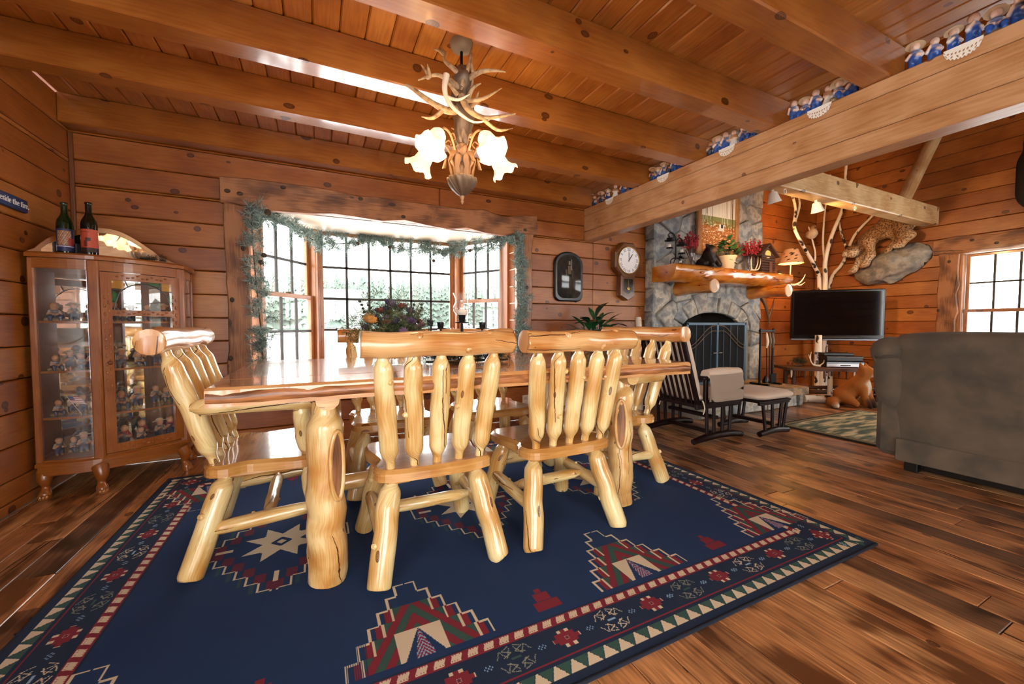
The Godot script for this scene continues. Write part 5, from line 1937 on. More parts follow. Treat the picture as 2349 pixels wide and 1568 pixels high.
func bottle(at: Vector3, label: String, kind: int, k: float) -> void:
	var t := thing("wine_bottle", label, "bottle", at, 0.35, "wine bottles on the cabinet")
	var g := mat(Color("10240f") if kind == 0 else Color("14140f"), 0.06)
	var mb := MB.new()
	mb.lathe([Vector2(0.001, 0.0), Vector2(0.034, 0.0), Vector2(0.037, 0.005), Vector2(0.037, 0.17 * k), Vector2(0.034, 0.192 * k), Vector2(0.018, 0.225 * k), Vector2(0.0145, 0.24 * k), Vector2(0.0145, 0.285 * k), Vector2(0.017, 0.287 * k), Vector2(0.017, 0.295 * k), Vector2(0.012, 0.297 * k), Vector2(0.001, 0.296 * k)], 24)
	part(mb, "bottle_glass", g, t)
	var im := Image.create(96, 96, false, Image.FORMAT_RGB8)
	if kind == 0:
		im.fill(Color("23285a"))
		im.fill_rect(Rect2i(14, 8, 60, 64), Color("8d6a4a"))
		for i in 260:
			var x := 16 + (i * 37) % 56
			var y := 10 + (i * 53) % 60
			im.fill_rect(Rect2i(x, y, 3, 2), [Color("c9a070"), Color("5a3a34"), Color("d9c8b0"), Color("9c3038")][i % 4])
		im.fill_rect(Rect2i(0, 74, 96, 4), Color("c9c2d8"))
		im.fill_rect(Rect2i(60, 40, 30, 30), Color("a02c30"))
	else:
		im.fill(Color("b8492f"))
		im.fill_rect(Rect2i(30, 36, 22, 14), Color("3a1712")); im.fill_rect(Rect2i(24, 48, 14, 26), Color("5a2018"))
		im.fill_rect(Rect2i(0, 78, 96, 18), Color("30100c"))
		im.fill_rect(Rect2i(8, 10, 40, 4), Color("8c2f1e"))
	var lb := MB.new()
	var f := lb.v.size()
	for i in 13:
		var a := lerpf(-1.35, 1.35, i / 12.0) + PI / 2
		for y in [0, 1]:
			var nn := Vector3(cos(a), 0, sin(a))
			lb.vert(Vector3(cos(a) * 0.0375, (0.02 if y == 0 else 0.145) * k, sin(a) * 0.0375), nn, Vector2(1.0 - i / 12.0, 1.0 - y))
	for i in 12:
		var a := f + i * 2
		lb.face(a, a + 1, a + 2, lb.n[a]); lb.face(a + 1, a + 3, a + 2, lb.n[a])
	part(lb, "paper_label", ptex(im, 0.5), t)
	if kind == 1:
		var cb := MB.new()
		cb.lathe([Vector2(0.001, 0.29), Vector2(0.011, 0.29), Vector2(0.012, 0.312), Vector2(0.001, 0.313)], 12)
		part(cb, "cork", mat(Color("c9a27c"), 0.8), t)

# ---------------------------------------------------------------- chandelier
func antler(called: String, pts: Array, r: float, tines: Array, parent: Node, m: Material) -> MeshInstance3D:
	var mb := MB.new()
	var rad := []
	for i in pts.size(): rad.append(r * (1.0 - 0.82 * float(i) / (pts.size() - 1)))
	mb.tube(pts, rad, 10, 5, true, 0.1, pts.size() * 7 + int(pts[0].x * 100))
	for q in tines: mb.tube([q[0], q[0].lerp(q[1], 0.5) + q[2], q[1]], [r * 0.6, r * 0.45, r * 0.1], 8, 4)
	return part(mb, called, m, parent)

func build_chandelier() -> void:
	var t := thing("antler_chandelier", "antler chandelier with bronze leaf body and five frosted flower shades", "chandelier", Vector3(0.716, 0.0, -2.091))
	var cp := MB.new()
	cp.lathe([Vector2(0.062, CEIL), Vector2(0.06, CEIL - 0.015), Vector2(0.05, CEIL - 0.035), Vector2(0.02, CEIL - 0.045), Vector2(0.001, CEIL - 0.046)], 20)
	part(cp, "canopy", M.mica, t)
	tubep("rod", [Vector3(0, CEIL - 0.04, 0), Vector3(0.0, 2.3, 0), Vector3(0, 1.9, 0)], [0.008, 0.008, 0.008], M.iron, t, 8)
	# gnarled trunk in the middle
	var tr := MB.new()
	tr.tube([Vector3(0.0, 2.37, 0), Vector3(0.01, 2.3, 0.01), Vector3(-0.012, 2.22, 0), Vector3(0.012, 2.12, 0.01), Vector3(0.0, 2.03, 0), Vector3(0, 1.97, 0)], [0.034, 0.054, 0.05, 0.054, 0.044, 0.028], 16, 6, true, 0.7, 5)
	part(tr, "trunk", M.bronze_dark, t)
	# right of the picture, in fixture axes: r, and towards the viewer: f
	var R := Vector3(cos(0.33), 0, sin(0.33))
	var F := Vector3(-sin(0.33), 0, cos(0.33))
	var P := func(a: float, y: float, b: float) -> Vector3: return R * a + F * b + Vector3(0, y, 0)
	var A: Material = M.antler
	antler("antler", [P.call(0.0, 2.24, 0.03), P.call(-0.06, 2.27, 0.05), P.call(-0.13, 2.29, 0.06), P.call(-0.22, 2.245, 0.08)], 0.02, [[P.call(-0.17, 2.27, 0.06), P.call(-0.205, 2.33, 0.07), Vector3(0.01, 0, 0)], [P.call(-0.16, 2.275, 0.06), P.call(-0.17, 2.315, 0.1), Vector3(0, 0, 0)]], t, A)
	antler("antler", [P.call(0.02, 2.26, 0.02), P.call(-0.03, 2.33, 0.04), P.call(-0.09, 2.38, 0.04), P.call(-0.08, 2.425, 0.04)], 0.018, [[P.call(-0.085, 2.4, 0.04), P.call(-0.145, 2.425, 0.05), Vector3(0, 0.01, 0)], [P.call(-0.085, 2.41, 0.04), P.call(-0.11, 2.45, 0.04), Vector3(0, 0, 0)]], t, A)
	antler("antler", [P.call(0.0, 2.25, 0.04), P.call(0.03, 2.33, 0.05), P.call(0.045, 2.4, 0.05), P.call(0.06, 2.47, 0.06)], 0.016, [], t, A)
	antler("antler", [P.call(0.02, 2.29, 0.03), P.call(0.1, 2.33, 0.05), P.call(0.17, 2.335, 0.06), P.call(0.23, 2.325, 0.07)], 0.017, [[P.call(0.06, 2.32, 0.04), P.call(0.06, 2.42, 0.05), Vector3(-0.01, 0, 0)]], t, A)
	antler("antler", [P.call(0.03, 2.2, 0.02), P.call(0.06, 2.25, 0.04), P.call(0.1, 2.27, 0.05)], 0.016, [[P.call(0.05, 2.24, 0.03), P.call(0.06, 2.3, 0.04), Vector3(0, 0, 0)]], t, A)
	antler("antler", [P.call(0.03, 2.15, 0.02), P.call(0.08, 2.18, 0.04), P.call(0.14, 2.205, 0.05)], 0.016, [[P.call(0.07, 2.18, 0.04), P.call(0.09, 2.23, 0.05), Vector3(0, 0, 0)]], t, A)
	antler("antler", [P.call(-0.03, 2.12, 0.06), P.call(-0.08, 2.1, 0.09), P.call(-0.17, 2.14, 0.1), P.call(-0.26, 2.2, 0.1), P.call(-0.285, 2.205, 0.1)], 0.022, [[P.call(-0.09, 2.105, 0.09), P.call(-0.2, 2.045, 0.12), Vector3(0, -0.025, 0)]], t, A)
	antler("antler", [P.call(-0.075, 2.27, 0.1), P.call(-0.085, 2.2, 0.11), P.call(-0.07, 2.14, 0.11), P.call(-0.02, 2.08, 0.12), P.call(0.06, 2.035, 0.12), P.call(0.14, 2.05, 0.12)], 0.017, [[P.call(-0.075, 2.155, 0.11), P.call(0.04, 2.16, 0.14), Vector3(0, -0.02, 0)]], t, M.antler_pale)
	antler("antler", [P.call(0.0, 2.17, 0.1), P.call(0.03, 2.1, 0.12), P.call(0.1, 2.06, 0.12), P.call(0.19, 2.07, 0.12), P.call(0.275, 2.09, 0.12)], 0.02, [[P.call(0.01, 2.14, 0.11), P.call(0.2, 2.2, 0.14), Vector3(0, -0.02, 0)], [P.call(0.1, 2.06, 0.12), P.call(0.26, 2.015, 0.12), Vector3(0, -0.035, 0)]], t, A)
	antler("antler", [P.call(-0.02, 2.2, 0.05), P.call(-0.06, 2.24, 0.07), P.call(-0.08, 2.27, 0.07)], 0.014, [], t, A)
	antler("antler", [P.call(0.0, 2.1, -0.05), P.call(0.05, 2.08, -0.12), P.call(0.02, 2.12, -0.2), P.call(-0.06, 2.17, -0.24)], 0.02, [], t, A)
	# bronze body: stem, leaves, fluted bowl, finial
	var st := MB.new()
	st.lathe([Vector2(0.012, 2.0), Vector2(0.02, 1.97), Vector2(0.012, 1.94), Vector2(0.026, 1.9), Vector2(0.022, 1.86), Vector2(0.034, 1.82), Vector2(0.05, 1.79)], 16)
	part(st, "stem", M.bronze, t)
	var bw := MB.new()
	var rows := []
	for q in [[0.078, 1.79], [0.08, 1.783], [0.074, 1.765], [0.055, 1.735], [0.03, 1.71], [0.012, 1.698]]:
		var ring := PackedVector3Array()
		for j in 48:
			var a := TAU * j / 48.0
			var rr: float = q[0] * (1.0 + 0.06 * cos(a * 12.0 + q[1] * 40.0))
			ring.append(Vector3(cos(a) * rr, q[1], -sin(a) * rr))
		rows.append(ring)
	rows.reverse()
	bw.grid(rows, true)
	bw.lathe([Vector2(0.077, 1.787), Vector2(0.001, 1.795)], 24)
	part(bw, "bowl", M.bronze_dark, t)
	var fi := MB.new()
	fi.lathe([Vector2(0.001, 1.655), Vector2(0.005, 1.66), Vector2(0.009, 1.67), Vector2(0.005, 1.678), Vector2(0.011, 1.688), Vector2(0.013, 1.7)], 14)
	part(fi, "finial", M.bronze, t)
	# crown of taller acanthus leaves round the stem
	for i in 10:
		var a := TAU * (i + 0.5) / 10.0
		var d := R * sin(a) + F * cos(a)
		var sd := d.cross(Vector3.UP)
		var lf := MB.new()
		var lr := []
		var tall := 1.0 if i % 2 == 0 else 0.72
		for k in 12:
			var f := k / 11.0
			var row := PackedVector3Array()
			var w := 0.03 * sin(PI * clampf(f * 0.88 + 0.1, 0.0, 1.0)) * (1.0 + 0.35 * sin(f * 21.0))
			var out := 0.04 + 0.02 * f + 0.07 * pow(maxf(0.0, f - 0.55), 1.4)
			var ctr := d * out + Vector3(0, 1.785 + 0.2 * tall * (f - 0.75 * pow(maxf(0.0, f - 0.7), 2.0) * 3.2), 0)
			for j in 5: row.append(ctr + sd * w * (j - 2) * 0.5 - d * 0.008 * absf(j - 2))
			lr.append(row)
		lf.grid(lr, false); lf.grid(lr, false, -1.0)
		part(lf, "leaf", M.bronze, t)
	# frosted shade with a wavy rim
	var sh := MB.new()
	var srow := []
	for q in [[0.016, 0.0], [0.026, -0.006], [0.04, -0.03], [0.045, -0.06], [0.048, -0.085], [0.062, -0.112], [0.08, -0.132]]:
		var ring := PackedVector3Array()
		for j in 30:
			var a := TAU * j / 30.0
			var k := clampf((-q[1] - 0.07) / 0.06, 0.0, 1.0)
			var rr: float = q[0] * (1.0 + 0.07 * k * cos(a * 6.0))
			ring.append(Vector3(cos(a) * rr, q[1] + 0.012 * k * cos(a * 6.0), -sin(a) * rr))
		srow.append(ring)
	srow.reverse()
	sh.grid(srow, true)
	var shm := sh.mesh()
	var sm := mat(Color("fff1dc"), 0.5)
	sm.emission_enabled = true; sm.emission = Color("ffdfb0"); sm.emission_energy_multiplier = 0.45
	sm.backlight_enabled = true; sm.backlight = Color(0.3, 0.27, 0.22)
	shm.surface_set_material(0, sm)
	var bb := MB.new()
	bb.ball(Vector3(0, -0.07, 0), Vector3(0.022, 0.032, 0.022), 10, 8)
	var bmesh := bb.mesh()
	var bmm := mat(Color("fff6e4"), 0.3)
	bmm.emission_enabled = true; bmm.emission = Color("ffe2b8"); bmm.emission_energy_multiplier = 6.0
	bmesh.surface_set_material(0, bmm)
	for i in 5:
		var a := PI + TAU * i / 5.0
		var d := R * sin(a) + F * cos(a)
		var c0 := d * 0.03 + Vector3(0, 1.84, 0)
		var arm := tubep("arm", [c0, d * 0.06 + Vector3(0, 1.92, 0), d * 0.1 + Vector3(0, 1.985, 0), d * 0.15 + Vector3(0, 1.995, 0), d * 0.175 + Vector3(0, 1.965, 0)], [0.008, 0.006, 0.006, 0.006, 0.008], M.bronze, t, 8, 4)
		tubep("scroll", [d * 0.1 + Vector3(0, 1.985, 0), d * 0.075 + Vector3(0, 2.0, 0), d * 0.06 + Vector3(0, 1.98, 0), d * 0.075 + Vector3(0, 1.965, 0)], [0.004, 0.004, 0.004, 0.003], M.bronze, arm, 6, 4)
		# curled leaf between bowl and arm
		var lf := MB.new()
		var lr := []
		var sd := d.cross(Vector3.UP)
		for k in 9:
			var f := k / 8.0
			var row := PackedVector3Array()
			var w := 0.032 * sin(PI * clampf(f * 0.9 + 0.08, 0.0, 1.0)) * (1.0 + 0.25 * sin(f * 18.0))
			var ctr := d * (0.06 + 0.045 * f + 0.03 * maxf(0.0, f - 0.7)) + Vector3(0, 1.78 + 0.13 * sin(f * 1.9) - 0.05 * maxf(0.0, f - 0.75) * 4.0, 0)
			for j in 5: row.append(ctr + sd * w * (j - 2) * 0.5 - d * 0.01 * absf(j - 2))
			lr.append(row)
		lf.grid(lr, false); lf.grid(lr, false, -1.0)
		var leaf := part(lf, "leaf", M.bronze, t)
		var lean := Basis(d.cross(Vector3.UP).normalized(), 0.62)
		var at := d * 0.18 + Vector3(0, 1.965, 0)
		var sg := inst(shm, "shade", t, Transform3D(lean, at))
		inst(bmesh, "bulb", t, Transform3D(lean, at))
		var l := OmniLight3D.new()
		l.name = "bulb_lamp"
		l.position = t.position + at + lean * Vector3(0, -0.07, 0)
		l.light_color = Color("ffd39c")
		l.light_energy = BULB
		l.light_size = 0.03
		l.omni_range = 14.0
		l.omni_attenuation = 2.0
		l.shadow_enabled = true
		add_child(l)

# ---------------------------------------------------------------- garland round the bay
func build_garland() -> void:
	var t := thing("evergreen_garland", "frosty blue green garland with pine cones draped round the bay window", "garland")
	var path := [Vector3(-0.39, 0.68, -3.69), Vector3(-0.4, 1.0, -3.69), Vector3(-0.43, 1.5, -3.69), Vector3(-0.43, 1.9, -3.7), Vector3(-0.32, 1.9, -3.95), Vector3(-0.12, 1.86, -4.25), Vector3(0.06, 1.83, -4.5), Vector3(0.3, 1.86, -4.54), Vector3(0.58, 1.92, -4.55), Vector3(0.85, 1.84, -4.54), Vector3(1.1, 1.88, -4.54), Vector3(1.3, 1.83, -4.53), Vector3(1.45, 1.87, -4.5), Vector3(1.62, 1.86, -4.2), Vector3(1.78, 1.91, -3.9), Vector3(1.87, 1.9, -3.7), Vector3(1.89, 1.5, -3.69), Vector3(1.88, 1.0, -3.69), Vector3(1.9, 0.7, -3.69)]
	var rr := []
	for p in path: rr.append(0.005)
	tubep("vine", path, rr, M.cone, t, 6, 6)
	var rg := RandomNumberGenerator.new()
	rg.seed = 77
	var g1 := [lin("93aaa5"), lin("7d9691"), lin("b3c4bf"), lin("677f7b"), lin("526965")]
	var sp := [needle_spray(1, 40, 0.10, g1), needle_spray(2, 34, 0.085, g1)]
	for q in 2:
		var xs := []
		for i in 480:
			var f := rg.randf() * (path.size() - 1)
			var k := mini(int(f), path.size() - 2)
			var p: Vector3 = path[k].lerp(path[k + 1], f - k)
			var s := 0.032
			if k == 0 or k >= 16: s = 0.03
			if k == 6 or k == 12: s = 0.055
			xs.append(Transform3D(rand_basis(rg, rg.randf_range(0.6, 1.15)), p + Vector3(rg.randfn(0, s * 0.85), rg.randfn(0, s) - 0.008, absf(rg.randfn(0, s * 0.4)))))
		multi("needles", sp[q], xs, t)
	for c in [[Vector3(-0.33, 1.9, -3.72), 0.032], [Vector3(-0.36, 1.56, -3.7), 0.025], [Vector3(0.72, 1.85, -4.5), 0.026], [Vector3(0.4, 1.86, -4.5), 0.024], [Vector3(1.2, 1.74, -4.5), 0.026], [Vector3(0.02, 1.86, -4.45), 0.026], [Vector3(1.56, 1.85, -4.3), 0.026], [Vector3(-0.38, 1.5, -3.68), 0.026]]:
		pinecone(t, c[0], c[1], 2.2)

# ---------------------------------------------------------------- left wall sign, oval picture, wall clock
func build_wall_things() -> void:
	var s := thing("wooden_sign", "small navy sign with white script hung on the log wall left of the cabinet", "sign", Vector3(XL + 0.012, 1.668, -3.03), PI / 2)
	boxp("board", Vector3.ZERO, Vector3(0.46, 0.07, 0.02), mat(Color("233a6a"), 0.6), s, 0, 0.004)
	letters("ers beside the fire.", 0.026, 0.002, mat(Color("e8e6e0"), 0.6), s, Vector3(0.075, 0.0, 0.0112), Basis(), "Droid Serif")
	# oval-topped portrait frame
	var p := thing("arched_portrait", "dark framed arched portrait under curved glass beside the wall clock", "picture", Vector3(2.52, 1.545, ZB + 0.015))
	var outline := func(w: float, h: float) -> PackedVector2Array:
		var pl := PackedVector2Array()
		for i in 17:
			var a := PI * i / 16.0
			pl.append(Vector2(cos(a) * w, h - w * 0.75 + sin(a) * w * 0.75))
		for i in 7:
			var a := PI + PI * 0.5 * i / 6.0
			pl.append(Vector2(-w + 0.08 + cos(a) * 0.08, -h + 0.08 + sin(a) * 0.08))
		for i in 7:
			var a := 1.5 * PI + PI * 0.5 * i / 6.0
			pl.append(Vector2(w - 0.08 + cos(a) * 0.08, -h + 0.08 + sin(a) * 0.08))
		return pl
	var fb := MB.new()
	fb.slab(outline.call(0.19, 0.275), -0.012, 0.018, 0.014)
	part(fb, "frame", mat(Color("161b20"), 0.25), p)
	var im := Image.create(128, 192, false, Image.FORMAT_RGB8)
	im.fill(Color("2b2a26"))
	for y in 192:
		for x in 128:
			var v := 0.02 * sin(x * 0.2) * sin(y * 0.13)
			im.set_pixel(x, y, Color(0.17 + v, 0.165 + v, 0.15 + v))
	im.fill_rect(Rect2i(56, 50, 18, 36), Color("6b6255")); im.fill_rect(Rect2i(44, 66, 8, 44), Color("5c564a")); im.fill_rect(Rect2i(78, 64, 7, 40), Color("4e4a40"))
	im.fill_rect(Rect2i(52, 100, 10, 70), Color("37342e")); im.fill_rect(Rect2i(66, 100, 9, 70), Color("3b3831"))
	im.fill_rect(Rect2i(60, 30, 10, 16), Color("8a7d6a")); im.fill_rect(Rect2i(74, 22, 4, 46), Color("8f8a7c"))
	var pb := MB.new()
	var o: PackedVector2Array = outline.call(0.155, 0.238)
	var ctr := pb.vert(Vector3(0, 0, 0.024), Vector3(0, 0, 1), Vector2(0.5, 0.5))
	for q in o: pb.vert(Vector3(q.x, q.y, 0.019), Vector3(q.x, q.y, 1.0).normalized(), Vector2(0.5 + q.x / 0.32, 0.5 - q.y / 0.49))
	for i in o.size(): pb.face(ctr, ctr + 1 + i, ctr + 1 + (i + 1) % o.size(), Vector3(0, 0, 1))
	var pm := ptex(im, 0.08)
	part(pb, "photograph", pm, p)
	# wall clock
	var c := thing("wall_clock", "octagonal wooden regulator clock with roman dial and pendulum window", "clock", Vector3(3.318, 1.70, ZB))
	var oc := PackedVector2Array()
	for i in 8: oc.append(Vector2(cos(PI / 8 + i * PI / 4) * 0.21, 0.07 + sin(PI / 8 + i * PI / 4) * 0.225))
	var dark := woodmat(M.w3, Color("6f4a2c"), 0.3, 0.5)
	var cb := MB.new()
	cb.slab(oc, 0.0, 0.09, 0.014)
	part(cb, "dial_case", dark, c)
	var lower := PackedVector2Array([Vector2(-0.105, -0.05), Vector2(0.105, -0.05), Vector2(0.105, -0.345), Vector2(0.0, -0.40), Vector2(-0.105, -0.345)])
	var lo := MB.new()
	lo.slab(lower, 0.0, 0.085, 0.008)
	part(lo, "trunk_case", dark, c)
	var win := MB.new()
	win.slab(PackedVector2Array([Vector2(-0.07, -0.145), Vector2(0.07, -0.145), Vector2(0.07, -0.285), Vector2(0.0, -0.325), Vector2(-0.07, -0.285)]), 0.085, 0.088, 0.001)
	part(win, "pendulum_window", mat(Color("1a1712"), 0.15), c)
	var pd := MB.new()
	pd.tube([Vector3(0, -0.16, 0.0905), Vector3(0, -0.25, 0.0905)], [0.002, 0.002], 6)
	pd.ball(Vector3(0, -0.26, 0.092), Vector3(0.024, 0.024, 0.004), 16, 8)
	part(pd, "pendulum", M.brass, c)
	var bz := MB.new()
	var ring := []
	var rr := []
	for i in 33:
		ring.append(Vector3(cos(TAU * i / 32.0) * 0.158, 0.07 + sin(TAU * i / 32.0) * 0.158, 0.093)); rr.append(0.007)
	bz.tube(ring, rr, 8, 1, false)
	part(bz, "bezel", M.brass, c)
	var dl := MB.new()
	var dr := PackedVector3Array()
	for i in 32: dr.append(Vector3(cos(TAU * i / 32.0) * 0.157, 0.07 + sin(TAU * i / 32.0) * 0.157, 0.0925))
	dl.fan(dr, Vector3(0, 0, 1))
	var dial := part(dl, "dial", M.paper, c)
	var ink := mat(Color("1c1b1a"), 0.5)
	var rom := ["XII", "I", "II", "III", "IIII", "V", "VI", "VII", "VIII", "IX", "X", "XI"]
	for i in 12:
		var a := PI / 2 - TAU * i / 12.0
		letters(rom[i], 0.027, 0.001, ink, dial, Vector3(cos(a) * 0.125, 0.07 + sin(a) * 0.125, 0.0935), Basis(Vector3(0, 0, 1), a - PI / 2), "Droid Serif", "numeral")
	for q in [[0.03, 0.11, 0.005], [-0.62, 0.1, 0.007]]:
		var hb := MB.new()
		var d := Vector3(sin(-q[0]), cos(q[0]), 0)
		hb.tube([Vector3(0, 0.07, 0.096) - d * 0.015, Vector3(0, 0.07, 0.096) + d * q[1] * 0.7, Vector3(0, 0.07, 0.096) + d * q[1]], [q[2] * 0.5, q[2] * 0.7, 0.001], 6)
		part(hb, "hand", ink, c)
	# socket under the window
	var ou := thing("wall_outlet", "white electrical outlet low on the log wall below the bay window", "outlet", Vector3(1.99, 0.203, ZB))
	boxp("plate", Vector3(0, 0, 0.004), Vector3(0.075, 0.118, 0.008), M.white, ou, 1, 0.003)
	for y in [-0.025, 0.025]: boxp("socket", Vector3(0, y, 0.009), Vector3(0.034, 0.03, 0.004), mat(Color("d8d2c6"), 0.4), ou, 0, 0.003)

# ---------------------------------------------------------------- fireplace of fitted stones
const FX0 := 3.667
const FX1 := 5.72
const FZ := -3.63

func half_plane(poly: PackedVector2Array, p: Vector2, n: Vector2) -> PackedVector2Array:
	var out := PackedVector2Array()
	for i in poly.size():
		var a := poly[i]
		var b := poly[(i + 1) % poly.size()]
		var da := (a - p).dot(n)
		var db := (b - p).dot(n)
		if da <= 0.0: out.append(a)
		if (da < 0.0 and db > 0.0) or (da > 0.0 and db < 0.0): out.append(a.lerp(b, da / (da - db)))
	return out

func stone(poly: PackedVector2Array, z: float, depth: float, parent: Node, sd: int, called := "stone", xf := Transform3D()) -> void:
	var rg := RandomNumberGenerator.new()
	rg.seed = sd
	# shrink for the joint, then roughen the outline a little
	var small := Geometry2D.offset_polygon(poly, -0.008)
	if small.is_empty(): return
	var pg: PackedVector2Array = small[0]
	var ring := PackedVector2Array()
	for i in pg.size():
		var a := pg[i]
		var b := pg[(i + 1) % pg.size()]
		if a.distance_to(b) < 0.008: continue
		ring.append(a)
		if a.distance_to(b) > 0.1:
			var o := (b - a).orthogonal().normalized()
			ring.append(a.lerp(b, rg.randf_range(0.35, 0.65)) + o * rg.randf_range(-0.007, 0.007))
	if ring.size() < 3: return
	if Geometry2D.is_polygon_clockwise(ring): ring.reverse()
	var ctr := Vector2.ZERO
	for p in ring: ctr += p
	ctr /= ring.size()
	var mb := MB.new()
	var proud := depth + rg.randf_range(-0.008, 0.02)
	var tilt := Vector2(rg.randf_range(-0.06, 0.06), rg.randf_range(-0.06, 0.06))
	var rows := []
	for q in [[1.0, 0.0], [1.0, proud * 0.72], [0.93, proud * 0.95], [0.7, proud * 1.02], [0.35, proud * 1.03]]:
		var r := PackedVector3Array()
		for p in ring:
			var w: Vector2 = ctr + (p - ctr) * q[0]
			r.append(xf * Vector3(w.x, w.y, z + q[1] + ((w - ctr).dot(tilt) if q[1] > 0.0 else 0.0)))
		rows.append(r)
	mb.grid(rows, true)
	mb.fan(rows[-1], xf.basis * Vector3(0, 0, 1))
	part(mb, called, M.stones[rg.randi() % M.stones.size()], parent)

func build_fireplace() -> void:
	var t := thing("stone_fireplace", "tall grey fieldstone fireplace and chimney on the log wall", "fireplace")
	var ox0 := 4.14
	var ox1 := 5.3
	var spring := 0.93
	var rise := 0.24
	# body of mortar behind the stones, with the firebox left open
	var zc := (FZ - 0.03 + ZB) * 0.5
	var dz := FZ - 0.03 - ZB
	for q in [[FX0 + 0.01, ox0 - 0.02, 0.0, 1.3], [ox1 + 0.02, FX1 - 0.01, 0.0, 1.3], [FX0 + 0.01, FX1 - 0.01, 1.24, TOP], [ox0 - 0.02, ox1 + 0.02, 1.175, 1.25]]:
		boxp("mortar", Vector3((q[0] + q[1]) * 0.5, (q[2] + q[3]) * 0.5, zc), Vector3(q[1] - q[0], q[3] - q[2], dz), M.mortar, t, 1, 0.004)
	# firebox of sooty brick running back through the wall
	var soot := mat(Color("3a322c"), 1.0)
	var fc := (ox0 + ox1) * 0.5
	for q in [["firebox_back", Vector3(fc, 0.7, -4.3), Vector3(1.2, 1.2, 0.06)], ["firebox_side", Vector3(ox0 - 0.02, 0.7, -4.02), Vector3(0.05, 1.2, 0.6)], ["firebox_side", Vector3(ox1 + 0.02, 0.7, -4.02), Vector3(0.05, 1.2, 0.6)], ["firebox_top", Vector3(fc, 1.215, -4.02), Vector3(1.24, 0.06, 0.62)], ["firebox_floor", Vector3(fc, 0.21, -3.97), Vector3(1.2, 0.06, 0.7)]]:
		boxp(q[0], q[1], q[2], soot, t, 0, 0.004)
	# arch opening outline
	var arch := func(g: float) -> PackedVector2Array:
		var pl := PackedVector2Array([Vector2(ox0 - g, -0.1), Vector2(ox1 + g, -0.1)])
		var cx := (ox0 + ox1) * 0.5
		for i in 13:
			var a := PI * i / 12.0
			pl.append(Vector2(cx + cos(a) * ((ox1 - ox0) * 0.5 + g), spring + sin(a) * (rise + g)))
		return pl
	# arch stones
	var cx := (ox0 + ox1) * 0.5
	var nv := 9
	for i in nv:
		var a0 := PI * i / nv
		var a1 := PI * (i + 1) / nv
		var w := (ox1 - ox0) * 0.5
		var pl := PackedVector2Array()
		for k in 4: 
			var a := lerpf(a0, a1, k / 3.0)
			pl.append(Vector2(cx + cos(a) * w, spring + sin(a) * rise))
		for k in 4:
			var a := lerpf(a1, a0, k / 3.0)
			var g := 0.2 + 0.04 * sin(i * 2.7)
			pl.append(Vector2(cx + cos(a) * (w + g), spring + sin(a) * (rise + g + 0.06)))
		stone(pl, FZ - 0.045, 0.05, t, 900 + i, "arch_stone")
	var keep: PackedVector2Array = arch.call(0.2)
	var rg := RandomNumberGenerator.new()
	rg.seed = 6
	var seeds := []
	var y := 0.3
	var row := 0
	while y < 3.9:
		var h := rg.randf_range(0.24, 0.34)
		var x := FX0 + 0.1 + (0.16 if row % 2 == 0 else 0.0)
		while x < FX1:
			seeds.append(Vector2(x + rg.randf_range(-0.06, 0.06), y + h * 0.5 + rg.randf_range(-0.09, 0.09)))
			x += rg.randf_range(0.26, 0.44)
		y += h
		row += 1
	for i in seeds.size():
		var pl := PackedVector2Array([Vector2(FX0, 0.24), Vector2(FX1, 0.24), Vector2(FX1, 4.0), Vector2(FX0, 4.0)])
		for j in seeds.size():
			if i == j or seeds[i].distance_to(seeds[j]) > 0.95: continue
			pl = half_plane(pl, (seeds[i] + seeds[j]) * 0.5, (seeds[j] - seeds[i]).normalized())
			if pl.size() < 3: break
		if pl.size() < 3: continue
		for cut in Geometry2D.clip_polygons(pl, keep):
			if Geometry2D.is_polygon_clockwise(cut): continue
			stone(cut, FZ - 0.045, 0.05, t, 100 + i)
	# the side towards the clock
	var side := Transform3D(Basis(Vector3(0, 0, 1), Vector3.UP, Vector3(-1, 0, 0)), Vector3(FX0, 0, 0))
	y = 0.05
	var k := 0
	while y < 3.9:
		var h := rg.randf_range(0.2, 0.36)
		stone(PackedVector2Array([Vector2(ZB, y), Vector2(FZ + 0.015, y), Vector2(FZ + 0.015, y + h), Vector2(ZB, y + h)]), -0.02, 0.03, t, 300 + k, "side_stone", side)
		y += h
		k += 1
	# raised hearth
	var hb := Node3D.new()
	hb.name = "hearth"
	t.add_child(hb, true)
	var fl := Transform3D(Basis(Vector3(1, 0, 0), Vector3(0, 0, -1), Vector3(0, 1, 0)), Vector3.ZERO)
	for q in [[3.6, 4.35], [4.36, 4.98], [4.99, 5.5]]:
		var nz := noise(int(q[0] * 10), 1.6)
		var pl := PackedVector2Array()
		for i in 9: pl.append(Vector2(lerpf(q[0], q[1], i / 8.0), 2.86 + 0.02 * nz.get_noise_1d(i)))
		pl.append(Vector2(q[1], 3.6)); pl.append(Vector2(q[0], 3.6))
		var mb := MB.new()
		mb.slab(pl, 0.155, 0.245, 0.012, fl)
		part(mb, "capstone", M.hearth, hb)
	var x := 3.62
	k = 0
	while x < 5.42:
		var w := minf(rg.randf_range(0.26, 0.42), 5.46 - x)
		stone(PackedVector2Array([Vector2(x, 0.0), Vector2(x + w, 0.0), Vector2(x + w, 0.158), Vector2(x, 0.158)]), -2.95, 0.04, hb, 400 + k)
		x += w
		k += 1
	boxp("core", Vector3(4.54, 0.077, -3.27), Vector3(1.84, 0.154, 0.66), M.mortar, hb, 0, 0.004)
	# mantel: half log on two log brackets
	var m := thing("log_mantel", "glossy half-log mantel shelf with knots on two log brackets", "mantel", Vector3.ZERO)
	var mb := MB.new()
	var rows := []
	var nn := 26
	var nz := noise(17, 1.4)
